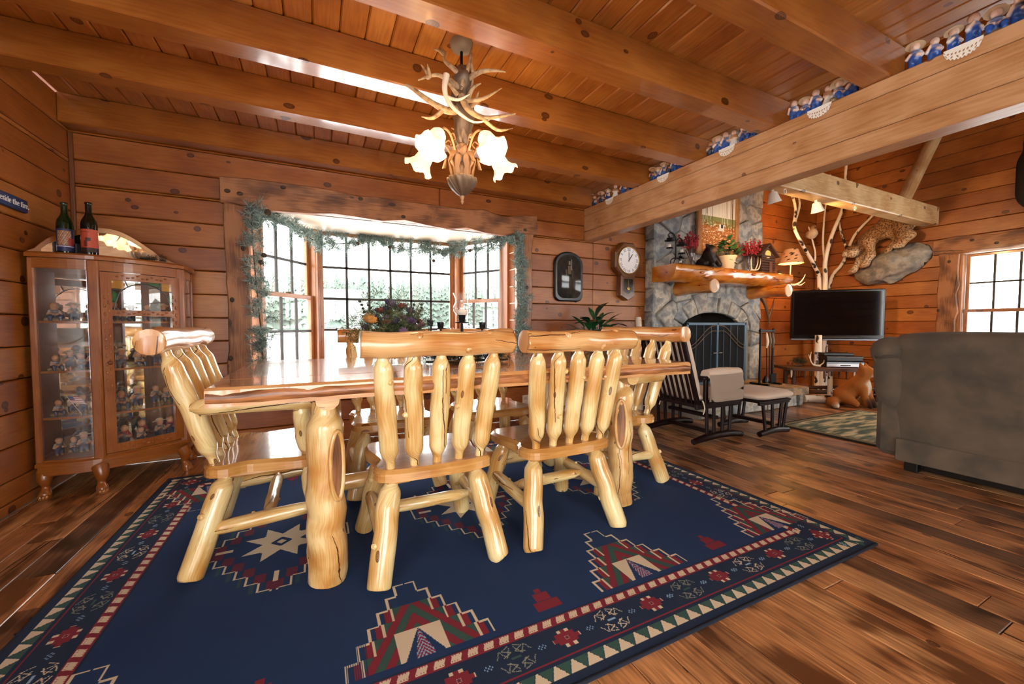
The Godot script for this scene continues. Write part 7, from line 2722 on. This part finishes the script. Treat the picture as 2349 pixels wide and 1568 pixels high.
	boxp("lower_shelf", Vector3(0, 0.1, -0.02), Vector3(1.0, 0.02, 0.26), dk, cs, 0, 0.004)
	var C := func(p: Vector3) -> Vector3: return cs.transform * p
	# boxes on the console
	var b1 := thing("media_player", "silver and black media player on the twig console", "player", C.call(Vector3(0.08, 0.452, 0.0)), -0.62)
	boxp("body", Vector3(0, 0.045, 0), Vector3(0.44, 0.07, 0.3), M.black, b1, 0, 0.006)
	boxp("front_panel", Vector3(0, 0.03, 0.151), Vector3(0.44, 0.042, 0.006), mat(Color("cfd2d6"), 0.3, 0.5), b1, 0, 0.002)
	boxp("front_panel", Vector3(0, 0.062, 0.151), Vector3(0.44, 0.018, 0.006), mat(Color("8b93a0"), 0.3, 0.6), b1, 0, 0.002)
	boxp("disc_slot", Vector3(0, 0.028, 0.155), Vector3(0.12, 0.012, 0.002), M.black, b1, 0, 0.0)
	for x in [-0.18, 0.18]: boxp("foot", Vector3(x, 0.005, 0.1), Vector3(0.03, 0.01, 0.03), M.mica, b1, 0, 0.001)
	var b2 := thing("cable_box", "black cable box stacked on the silver player", "cable box", C.call(Vector3(0.08, 0.5325, 0.0)), -0.62)
	boxp("body", Vector3(0, 0.036, 0), Vector3(0.43, 0.068, 0.28), M.black, b2, 0, 0.006)
	boxp("silver_line", Vector3(0, 0.058, 0.141), Vector3(0.43, 0.006, 0.004), M.mica, b2, 0, 0.001)
	var b3 := thing("flat_receiver", "flat black receiver lying on the cable box", "receiver", C.call(Vector3(0.03, 0.6025, -0.01)), -0.62)
	boxp("body", Vector3(0, 0.02, 0), Vector3(0.36, 0.036, 0.22), M.black, b3, 0, 0.006)
	var gd := thing("antler_candle_holder", "antler holder with a glass chimney beside the media boxes", "candle holder", C.call(Vector3(-0.24, 0.4515, 0.1)), -0.62)
	antler("antler", [Vector3(0.05, 0.015, 0), Vector3(-0.04, 0.03, 0.02), Vector3(-0.08, 0.1, 0.02), Vector3(-0.06, 0.2, 0.0)], 0.016, [[Vector3(-0.08, 0.1, 0.02), Vector3(-0.11, 0.17, 0.03), Vector3(0, 0, 0)], [Vector3(0.04, 0.015, 0), Vector3(0.07, 0.1, 0.05), Vector3(0.02, 0, 0)]], gd, M.antler_pale)
	var gm := MB.new()
	gm.lathe([Vector2(0.025, 0.03), Vector2(0.036, 0.07), Vector2(0.026, 0.11), Vector2(0.022, 0.2)], 14)
	part(gm, "glass_chimney", M.clear, gd)
	var ng := thing("evergreen_clump", "dark evergreen sprigs heaped on the left end of the console", "evergreens", C.call(Vector3(-0.42, 0.4515, 0.05)))
	var rg := RandomNumberGenerator.new()
	rg.seed = 18
	var sp := needle_spray(3, 18, 0.07, [lin("1f2a20"), lin("2b3326"), lin("3a3a2a")])
	var xs := []
	for i in 60: xs.append(Transform3D(rand_basis(rg, rg.randf_range(0.6, 0.9)), Vector3(rg.randf_range(-0.1, 0.1), 0.04 + rg.randf_range(0, 0.04), rg.randf_range(-0.06, 0.06))))
	multi("needles", sp, xs, ng)
	tubep("stem", [Vector3(-0.1, 0.012, 0), Vector3(0.1, 0.012, 0.02)], [0.008, 0.006], M.cone, ng, 6)
	var bg := thing("birch_log", "short white birch log lying on the floor under the console", "log", C.call(Vector3(-0.2, 0.0, 0.27)), -0.62)
	tubep("log", [Vector3(-0.26, 0.05, 0), Vector3(0.2, 0.05, 0)], [0.05, 0.048], M.birch, bg, 16)
	var bg2 := thing("birch_post", "short birch trunk standing behind the media boxes", "log", C.call(Vector3(-0.1, 0.4515, -0.12)))
	tubep("log", [Vector3(0, 0.0, 0), Vector3(-0.01, 0.42, 0)], [0.045, 0.04], M.birch, bg2, 14)
	var ou := thing("wall_outlet", "outlet plate low on the log wall beside the hearth", "outlet", Vector3(6.3, 0.38, ZB))
	boxp("plate", Vector3(0, 0, 0.004), Vector3(0.075, 0.118, 0.008), mat(Color("a58a62"), 0.5), ou, 1, 0.003)
	for y in [-0.025, 0.025]: boxp("socket", Vector3(0, y, 0.009), Vector3(0.034, 0.03, 0.004), mat(Color("7d6848"), 0.4), ou, 0, 0.003)
	# fox sitting
	var fox := thing("mounted_fox", "sitting red fox mount with white chest and bushy tail", "fox", Vector3(6.0, 0.0, -2.6), -0.25)
	fox.scale = Vector3(0.98, 0.98, 0.98)
	var org := lin("b5702f")
	var wht := lin("e6d8c4")
	var drk := lin("2a1c14")
	var fb := blob([
		[Vector3(-0.03, 0.13, -0.1), Vector3(0.02, 0.26, 0.0), 0.125, 0.1, org], [Vector3(0.02, 0.28, 0.02), Vector3(0.05, 0.38, 0.05), 0.09, 0.07, org], [Vector3(0.06, 0.29, 0.07), Vector3(0.06, 0.2, 0.07), 0.06, 0.05, wht],
		[Vector3(0.06, 0.44, 0.07), Vector3(0.08, 0.45, 0.09), 0.07, 0.062, org], [Vector3(0.11, 0.42, 0.13), Vector3(0.14, 0.41, 0.19), 0.034, 0.016, wht], [Vector3(0.11, 0.435, 0.12), Vector3(0.145, 0.42, 0.185), 0.03, 0.016, org],
		[Vector3(0.02, 0.5, 0.06), Vector3(0.0, 0.56, 0.05), 0.032, 0.008, org], [Vector3(0.1, 0.5, 0.05), Vector3(0.11, 0.56, 0.03), 0.032, 0.008, org],
		[Vector3(0.0, 0.24, 0.09), Vector3(0.02, 0.04, 0.13), 0.045, 0.026, org], [Vector3(0.1, 0.24, 0.07), Vector3(0.12, 0.04, 0.11), 0.045, 0.026, org], [Vector3(0.02, 0.1, 0.13), Vector3(0.03, 0.022, 0.17), 0.028, 0.022, drk], [Vector3(0.12, 0.1, 0.11), Vector3(0.13, 0.022, 0.15), 0.028, 0.022, drk],
		[Vector3(-0.1, 0.12, -0.06), Vector3(-0.08, 0.05, 0.08), 0.08, 0.04, org], [Vector3(0.08, 0.1, -0.08), Vector3(0.12, 0.04, 0.03), 0.07, 0.035, org],
		[Vector3(-0.08, 0.05, -0.14), Vector3(-0.25, 0.05, -0.08), 0.045, 0.06, lin("8a5a30")], [Vector3(-0.25, 0.05, -0.08), Vector3(-0.36, 0.04, 0.06), 0.06, 0.03, org], [Vector3(-0.36, 0.035, 0.06), Vector3(-0.4, 0.025, 0.12), 0.03, 0.01, wht]], 0.014, 0.035)
	var fbody := part(fb, "body", M.fur, fox)
	var ne := MB.new()
	ne.ball(Vector3(0.147, 0.418, 0.2), Vector3(0.009, 0.008, 0.008), 8, 6)
	ne.ball(Vector3(0.095, 0.465, 0.135), Vector3(0.007, 0.007, 0.006), 8, 6)
	ne.ball(Vector3(0.132, 0.465, 0.125), Vector3(0.007, 0.007, 0.006), 8, 6)
	part(ne, "eyes_and_nose", M.black, fbody)
	build_bobcat()
	# dark mount at the frame's edge
	var bm := thing("bear_hide_mount", "black fur mount high on the living room wall at the frame edge", "fur mount", Vector3(XR - 0.1, 2.72, -1.42))
	var mb := blob([[Vector3(0, -0.2, 0), Vector3(0, 0.1, 0), 0.26, 0.26, lin("0f0e0f")], [Vector3(0, 0.34, -0.1), Vector3(0, 0.36, 0.1), 0.12, 0.12, lin("15120f")]], 0.03, 0.06)
	var q := part(mb, "hide", M.blackfur, bm)
	q.scale = Vector3(0.35, 1, 1)

func ray_to(px: float, py: float, z: float) -> Vector3:
	# a point of the place, measured on the photograph, at the depth z
	var b := Basis.from_euler(Vector3(deg_to_rad(-2.303), deg_to_rad(-25.888), 0))
	var d := b * Vector3((px - 1174.5) / 920.0, -(py - 784.0) / 920.0, -1.0)
	return Vector3(0, 1, 0) + d * (z / d.z)

func build_bobcat() -> void:
	# rock ledge on the right wall
	var rk := thing("wall_rock_ledge", "grey artificial rock ledge fixed to the log wall under the bobcat", "rock", Vector3(XR, 1.86, -2.78))
	var mb := MB.new()
	var nz := noise(29, 2.4, FastNoiseLite.TYPE_SIMPLEX_SMOOTH, 4)
	var rows := []
	for i in 15:
		var v := i / 14.0
		var ring := PackedVector3Array()
		for j in 28:
			var a := TAU * j / 28.0
			var cz := cos(a)
			var sx := sin(a)
			var r := sin(PI * clampf(v * 0.96 + 0.02, 0, 1))
			var z := cz * 0.37 * pow(r, 0.6)
			var x := -absf(sx) * 0.24 * pow(r, 0.5)
			var yy := lerpf(-0.24, 0.22, v) + z * 0.30
			var p := Vector3(x, yy, z)
			p *= 1.0 + 0.4 * nz.get_noise_3d(p.x * 2.0, p.y * 2.0, p.z * 2.0)
			p.x = minf(p.x, -0.002)
			ring.append(p)
		rows.append(ring)
	mb.grid(rows, true, 1.0)
	mb.fan(rows[0], Vector3.DOWN); mb.fan(rows[-1], Vector3.UP)
	var rm: StandardMaterial3D = M.stones[3].duplicate()
	rm.albedo_color = Color("a8a49c")
	part(mb, "rock", rm, rk)
	# the cat comes down the rock, head low on the chimney side; local: z from tail (+) to head (-), x away from the wall (-)
	var cat := thing("mounted_bobcat", "spotted bobcat mount climbing down head first on the wall rock", "bobcat", Vector3(XR - 0.2, 0, 0))
	var tan_ := lin("97724b")
	var lt := lin("bf9d74")
	var wh := lin("e0cdb2")
	var dk := lin("3a281c")
	var P := func(py: float, z: float, x := 0.0) -> Vector3: return Vector3(x, py, z)
	var pr := [
		[P.call(2.36, -2.62), P.call(2.40, -2.76), 0.125, 0.12, tan_], [P.call(2.40, -2.76), P.call(2.24, -2.98), 0.12, 0.11, tan_], [P.call(2.28, -2.64), P.call(2.3, -2.8), 0.09, 0.08, lt],
		[P.call(2.22, -3.0), P.call(2.13, -3.1), 0.1, 0.075, tan_], [P.call(2.09, -3.14, -0.04), P.call(2.085, -3.16, -0.05), 0.092, 0.085, tan_], [P.call(2.055, -3.2, -0.1), P.call(2.045, -3.22, -0.115), 0.045, 0.035, wh], [P.call(2.09, -3.19, -0.09), P.call(2.075, -3.215, -0.11), 0.035, 0.028, lt],
		[P.call(2.05, -3.11, -0.1), P.call(2.03, -3.12, -0.1), 0.055, 0.04, wh], [P.call(2.16, -3.1, -0.07), P.call(2.225, -3.085, -0.08), 0.034, 0.006, dk], [P.call(2.15, -3.22, -0.02), P.call(2.205, -3.26, -0.02), 0.034, 0.006, dk],
		[P.call(2.2, -2.95, -0.06), P.call(2.0, -2.92, -0.08), 0.065, 0.045, lt], [P.call(2.0, -2.92, -0.08), P.call(1.88, -2.98, -0.08), 0.042, 0.035, wh], [P.call(1.88, -2.98, -0.08), P.call(1.86, -3.02, -0.09), 0.038, 0.034, lt],
		[P.call(2.17, -3.03, 0.05), P.call(1.95, -3.1, 0.03), 0.06, 0.04, lt], [P.call(1.95, -3.1, 0.03), P.call(1.82, -3.16, 0.02), 0.04, 0.034, wh], [P.call(1.82, -3.16, 0.02), P.call(1.8, -3.2, 0.01), 0.036, 0.032, lt],
		[P.call(2.33, -2.6, -0.05), P.call(2.2, -2.58, -0.08), 0.1, 0.07, tan_], [P.call(2.2, -2.58, -0.08), P.call(2.2, -2.5, -0.08), 0.06, 0.045, lt], [P.call(2.2, -2.5, -0.08), P.call(2.09, -2.6, -0.08), 0.04, 0.034, lt], [P.call(2.08, -2.6, -0.08), P.call(2.07, -2.66, -0.08), 0.034, 0.03, wh],
		[P.call(2.3, -2.66, 0.06), P.call(2.16, -2.7, 0.06), 0.08, 0.05, tan_], [P.call(2.16, -2.7, 0.06), P.call(2.04, -2.8, 0.05), 0.042, 0.034, lt],
		[P.call(2.38, -2.52), P.call(2.34, -2.42), 0.04, 0.035, wh], [P.call(2.34, -2.42), P.call(2.345, -2.38), 0.035, 0.03, dk]]
	var cb := blob(pr, 0.016, 0.045)
	var body := part(cb, "body", M.spots, cat)
	var ey := MB.new()
	ey.ball(Vector3(-0.128, 2.105, -3.165), Vector3(0.012, 0.012, 0.012), 8, 6)
	ey.ball(Vector3(-0.092, 2.105, -3.225), Vector3(0.012, 0.012, 0.012), 8, 6)
	ey.ball(Vector3(-0.142, 2.066, -3.232), Vector3(0.012, 0.009, 0.012), 8, 6)
	part(ey, "eyes_and_nose", M.black, body)

# ---------------------------------------------------------------- glider, ottoman, rug, sofa, plant
func build_seating() -> void:
	var g := thing("glider_rocker", "dark wood glider rocker with beige cushions and a side pocket", "rocking chair", Vector3(3.12, 0, -2.6), 0.0)
	var W: Material = M.dark_cherry
	# faces +x; near side is +z
	for z in [-0.27, 0.27]:
		tubep("base_runner", [Vector3(-0.3, 0.025, z), Vector3(-0.1, 0.05, z), Vector3(0.15, 0.05, z), Vector3(0.32, 0.025, z)], [0.025, 0.032, 0.032, 0.025], W, g, 8, 3)
		for q in [[-0.14, -0.17], [-0.05, -0.07], [0.06, 0.06], [0.16, 0.19]]: boxp("slat", Vector3(0, 0, 0), Vector3(0.03, 0.26, 0.02), W, g, 1, 0.004).transform = Transform3D(Basis(Vector3(0, 0, 1), (q[0] - q[1]) * 2.0), Vector3(q[0], 0.19, z))
		boxp("seat_rail", Vector3(0.0, 0.32, z), Vector3(0.56, 0.05, 0.03), W, g, 0, 0.006)
		boxp("arm_rest", Vector3(0.03, 0.56, z), Vector3(0.5, 0.03, 0.07), W, g, 0, 0.01)
		boxp("arm_post", Vector3(0.22, 0.44, z), Vector3(0.035, 0.22, 0.03), W, g, 1, 0.004)
		boxp("arm_post", Vector3(-0.16, 0.44, z), Vector3(0.035, 0.22, 0.03), W, g, 1, 0.004)
		# padded arm cover with pocket
		var ab := MB.new()
		var rows := []
		for i in 9:
			var f := i / 8.0
			var x := lerpf(-0.17, 0.26, f)
			var r := PackedVector3Array()
			for j in 15:
				var u := j / 14.0
				var s := signf(z)
				if u < 0.45: r.append(Vector3(x, 0.36 + 0.2 * u / 0.45, z + s * (0.045 + 0.012 * sin(u * 7.0))))
				else:
					var a := PI * (u - 0.45) / 0.55
					r.append(Vector3(x, 0.575 + sin(a) * 0.035, z + s * cos(a) * 0.05))
			rows.append(r)
		ab.grid(rows, false, signf(z)); ab.grid(rows, false, -signf(z))
		part(ab, "arm_cover", M.cushion, g)
		tubep("arm_pad", [Vector3(-0.17, 0.585, z), Vector3(0.0, 0.592, z), Vector3(0.26, 0.585, z)], [0.045, 0.05, 0.045], M.cushion, g, 12, 3)
		var pk := MB.new()
		var pr := []
		for i in 9:
			var f := i / 8.0
			var r := PackedVector3Array()
			for j in 5: r.append(Vector3(lerpf(-0.16, 0.25, f), lerpf(0.355, 0.47 - 0.05 * sin(PI * f), j / 4.0), z + signf(z) * (0.058 + 0.012 * sin(PI * j / 4.0) * sin(PI * f))))
			pr.append(r)
		pk.grid(pr, false, signf(z)); pk.grid(pr, false, -signf(z))
		part(pk, "pocket", M.cushion, g)
	boxp("seat_frame", Vector3(0, 0.32, 0), Vector3(0.5, 0.03, 0.52), W, g, 0, 0.004)
	for y in [0.06, 0.2]: boxp("cross_bar", Vector3(0.0, y, 0), Vector3(0.05, 0.03, 0.52), W, g, 2, 0.004)
	# leaning back of slats, fabric between
	var bk := Transform3D(Basis(Vector3(0, 0, 1), 0.32), Vector3(-0.22, 0.3, 0))
	for z in [-0.25, 0.25]: boxp("back_post", Vector3.ZERO, Vector3(0.035, 0.68, 0.04), W, g, 1, 0.008).transform = bk * Transform3D(Basis(), Vector3(0, 0.34, z))
	boxp("back_rail", Vector3.ZERO, Vector3(0.035, 0.06, 0.5), W, g, 2, 0.008).transform = bk * Transform3D(Basis(), Vector3(0, 0.66, 0))
	for i in 8: boxp("back_slat", Vector3.ZERO, Vector3(0.014, 0.62, 0.024), W, g, 1, 0.003).transform = bk * Transform3D(Basis(), Vector3(-0.004, 0.33, -0.196 + 0.056 * i))
	var cu := MB.new()
	pillow(cu, Vector3(0.48, 0.1, 0.5), 0.6)
	part(cu, "seat_cushion", M.cushion, g).position = Vector3(0.03, 0.385, 0)
	var bc := MB.new()
	pillow(bc, Vector3(0.66, 0.1, 0.48), 0.6)
	part(bc, "back_cushion", M.cushion, g).transform = bk * Transform3D(Basis(Vector3(0, 1, 0), Vector3(-1, 0, 0), Vector3(0, 0, 1)), Vector3(0.075, 0.36, 0))
	for z in [-0.2, 0.28]:
		tubep("tie_cord", [Vector3(-0.21, 0.36, z), Vector3(-0.24, 0.37, z + 0.03), Vector3(-0.23, 0.31, z + 0.04), Vector3(-0.235, 0.26, z + 0.03)], [0.005, 0.006, 0.005, 0.004], M.cushion, g, 6, 3)
	# ottoman
	var o := thing("glider_ottoman", "matching dark wood gliding ottoman with a beige cushion", "footstool", Vector3(3.76, 0, -2.44), 0.0)
	for z in [-0.2, 0.2]:
		tubep("base_runner", [Vector3(-0.2, 0.025, z), Vector3(0, 0.045, z), Vector3(0.22, 0.025, z)], [0.025, 0.03, 0.025], W, o, 8, 3)
		for q in [-0.14, -0.02, 0.1, 0.17]: boxp("slat", Vector3.ZERO, Vector3(0.028, 0.24, 0.02), W, o, 1, 0.004).transform = Transform3D(Basis(Vector3(0, 0, 1), -q * 1.2), Vector3(q, 0.17, z))
		boxp("rail", Vector3(0, 0.3, z), Vector3(0.44, 0.03, 0.03), W, o, 0, 0.004)
	boxp("cross_bar", Vector3(0, 0.1, 0), Vector3(0.05, 0.03, 0.38), W, o, 2, 0.004)
	boxp("top_board", Vector3(0, 0.315, 0), Vector3(0.46, 0.018, 0.44), W, o, 0, 0.004)
	var oc := MB.new()
	pillow(oc, Vector3(0.54, 0.09, 0.5), 0.6)
	part(oc, "cushion", M.cushion, o).position = Vector3(0.02, 0.365, 0)
	# small landscape rug
	var r := thing("small_rug", "green and cream woodland scene rug in front of the sofa", "rug", Vector3(4.95, 0.001, -1.95), 0.0)
	var im := Image.create(400, 260, false, Image.FORMAT_RGB8)
	im.fill(Color("b7a577"))
	var nz := noise(12, 0.018, FastNoiseLite.TYPE_SIMPLEX_SMOOTH, 4)
	for y in 260:
		for x in 400:
			var v := nz.get_noise_2d(x * 0.5, y * 2.2)
			var c := Color("46584b").lerp(Color("8d9070"), smoothstep(-0.3, 0.0, v)).lerp(Color("cdbf96"), smoothstep(0.02, 0.3, v))
			var e := mini(mini(x, 399 - x), mini(y, 259 - y))
			if e < 7: c = Color("2c2a22")
			elif e < 16: c = Color("8a7a4e")
			elif e < 19: c = Color("33402f")
			im.set_pixel(x, y, c)
	var rm := ptex(im, 0.95)
	var rb := MB.new()
	rb.quad([Vector3(-0.8, 0.012, -0.5), Vector3(0.8, 0.012, -0.5), Vector3(0.8, 0.012, 0.5), Vector3(-0.8, 0.012, 0.5)], Vector3.UP, [Vector2(0, 0), Vector2(1, 0), Vector2(1, 1), Vector2(0, 1)])
	part(rb, "pile", rm, r)
	boxp("backing", Vector3(0, 0.0055, 0), Vector3(1.604, 0.011, 1.004), mat(Color("26241e"), 0.95), r, 0, 0.002)
	# sofa seen from behind
	var s := thing("recliner_sofa", "big grey-brown suede recliner sofa seen from behind", "sofa", Vector3(3.62, 0, -0.35), 0.0)
	# faces +x, long axis along z from -1.1 to +1.1
	var bm := MB.new()
	var rows := []
	for i in 25:
		var f := i / 24.0
		var z := lerpf(-1.0, 1.0, f)
		var e := pow(absf(f * 2.0 - 1.0), 8.0)
		var ring := PackedVector3Array()
		for q in [[0.02, 0.12], [-0.005, 0.2], [-0.03, 0.4], [-0.05, 0.6], [-0.07, 0.78], [-0.1, 0.86], [-0.09, 0.93], [-0.02, 0.965], [0.08, 0.95], [0.14, 0.88], [0.16, 0.7], [0.22, 0.45], [0.25, 0.12]]:
			var w := 0.006 * sin(z * 9.0 + q[1] * 14.0)
			ring.append(Vector3(q[0] + w + e * 0.05, q[1] - e * 0.03 * q[1], z * (1.0 - 0.02 * e)))
		rows.append(ring)
	bm.grid(rows, true, -1.0)
	bm.fan(rows[0], Vector3(0, 0, -1)); bm.fan(rows[-1], Vector3(0, 0, 1))
	part(bm, "back", M.sofa, s)
	for z in [-1.02, 1.02]:
		var am := MB.new()
		var sg := signf(z)
		am.tube([Vector3(-0.06, 0.78, z * 0.985), Vector3(0.0, 0.82, z), Vector3(0.3, 0.68, z + sg * 0.02), Vector3(0.62, 0.6, z + sg * 0.03), Vector3(0.78, 0.56, z + sg * 0.02), Vector3(0.8, 0.5, z)], [0.05, 0.11, 0.12, 0.13, 0.12, 0.06], 14, 4)
		part(am, "arm_roll", M.sofa, s)
		boxp("arm_side", Vector3(0.4, 0.33, z), Vector3(0.76, 0.5, 0.17), M.sofa, s, 0, 0.04)
		var wing := MB.new()
		wing.tube([Vector3(0.08, 0.9, z * 0.99), Vector3(0.04, 0.75, z), Vector3(0.06, 0.55, z * 1.0), Vector3(0.1, 0.4, z * 0.98)], [0.05, 0.1, 0.1, 0.05], 12, 4)
		part(wing, "back_wing", M.sofa, s)
	var sm := MB.new()
	sm.box(Vector3(0.5, 0.32, 0), Vector3(0.66, 0.26, 1.86), 2, 0.05)
	part(sm, "seat", M.sofa, s)
	boxp("skirt_panel", Vector3(-0.008, 0.145, 0), Vector3(0.02, 0.15, 1.94), M.sofa, s, 2, 0.006)
	boxp("base_frame", Vector3(0.42, 0.05, 0), Vector3(0.7, 0.07, 1.7), M.black, s, 2, 0.004)
	for q in [[0.06, -0.9], [0.06, 0.9], [0.74, -0.9], [0.74, 0.9]]: boxp("foot", Vector3(q[0], 0.045, q[1]), Vector3(0.07, 0.09, 0.07), M.black, s, 1, 0.004)
	tubep("piping", [Vector3(-0.066, 0.845, -0.96), Vector3(-0.075, 0.83, 0.0), Vector3(-0.066, 0.845, 0.96)], [0.004, 0.004, 0.004], M.sofa, s, 6, 4)
	# peace lily on a stand by the wall
	var st := thing("plant_stand", "low wooden plant stand on the wall side of the table end", "stand", Vector3(2.64, 0, -3.42))
	for q in [[-0.14, -0.14], [0.14, -0.14], [-0.14, 0.14], [0.14, 0.14]]: boxp("leg", Vector3(q[0], 0.3, q[1]), Vector3(0.035, 0.6, 0.035), M.oak, st, 1, 0.004)
	boxp("top", Vector3(0, 0.615, 0), Vector3(0.36, 0.03, 0.36), M.oak, st, 0, 0.006)
	var p := thing("peace_lily", "broad dark green leafy plant in a pot near the wall clock", "plant", Vector3(2.64, 0.6305, -3.42))
	var pm := MB.new()
	pm.lathe([Vector2(0.001, 0.0), Vector2(0.1, 0.0), Vector2(0.13, 0.2), Vector2(0.14, 0.2), Vector2(0.14, 0.225), Vector2(0.125, 0.225), Vector2(0.12, 0.2), Vector2(0.001, 0.19)], 22)
	part(pm, "pot", mat(Color("6d4a36"), 0.5), p)
	var rg := RandomNumberGenerator.new()
	rg.seed = 55
	var lms := [leaf_mesh(0.26, 0.05, [lin("1d4531"), lin("235238"), lin("18392b")], 0.6), leaf_mesh(0.22, 0.055, [lin("2a5a3a"), lin("1f4a33")], 0.8), leaf_mesh(0.24, 0.035, [lin("2f6a3a"), lin("265a34")], 0.3)]
	for i in 58:
		var a := i * 2.4
		var f := sqrt(i / 58.0)
		var at := Vector3(cos(a) * 0.26 * f, 0.22 + 0.18 * (1.0 - f) + rg.randf_range(-0.03, 0.08), sin(a) * 0.13 * f)
		inst(lms[i % 3], "leaf", p, Transform3D(Basis(Vector3.UP, PI / 2 - a) * Basis(Vector3.RIGHT, 0.25 + 0.9 * f + rg.randf_range(-0.2, 0.2)).scaled(Vector3.ONE * rg.randf_range(0.7, 1.15)), at))
	var wl := leaf_mesh(0.2, 0.018, [lin("c99a70"), lin("b98a60")], 1.2)
	inst(wl, "withered_leaf", p, Transform3D(Basis(Vector3.UP, 0.8), Vector3(-0.03, 0.42, 0.05)))
	var sb := MB.new()
	sb.col = lin("2a5233")
	for i in 24:
		var a := i * 2.4
		var f := sqrt(i / 24.0)
		sb.tube([Vector3(cos(a) * 0.04, 0.2, sin(a) * 0.04), Vector3(cos(a) * 0.2 * f, 0.36, sin(a) * 0.13 * f)], [0.004, 0.003], 5)
	tag(part(sb, "stems", M.needle, p), "", "", "", "stuff")
	var bs := thing("birch_stick", "white birch stick leaning beside the fireplace stones", "stick", Vector3(3.36, 0, -3.55))
	tubep("stick", [Vector3(-0.03, 0.0, 0.06), Vector3(0.0, 0.6, 0.02), Vector3(0.01, 1.1, -0.02)], [0.04, 0.036, 0.034], M.birch, bs, 14, 3)

func pillow(mb: MB, size: Vector3, p: float) -> void:
	# puffed cushion: superellipse in plan, thickness swelling to the middle
	var rows := []
	for i in 13:
		var v := -PI / 2 + PI * i / 12.0
		var ring := PackedVector3Array()
		for j in 28:
			var u := TAU * j / 28.0
			var cx := signf(cos(u)) * pow(absf(cos(u)), 0.35)
			var cz := signf(sin(u)) * pow(absf(sin(u)), 0.35)
			var k := pow(cos(v), 0.45)
			ring.append(Vector3(cx * k * size.x * 0.5, signf(sin(v)) * pow(absf(sin(v)), 1.0) * size.y * 0.5, -cz * k * size.z * 0.5))
		rows.append(ring)
	mb.grid(rows, true)

const EXPOSURE := 0.93
const SKY := 14.0
const BULB := 0.08
const SPOT := 2.4
const LAMP := 1.2

func _ready() -> void:
	rng.seed = 2024
	set_view()
	make_materials()
	build_room()
	build_windows()
	build_outdoors()
	build_dining()
	make_fig_kinds()
	build_cabinet()
	build_chandelier()
	build_garland()
	build_wall_things()
	build_fireplace()
	build_girder_figures()
	build_corner()
	build_seating()
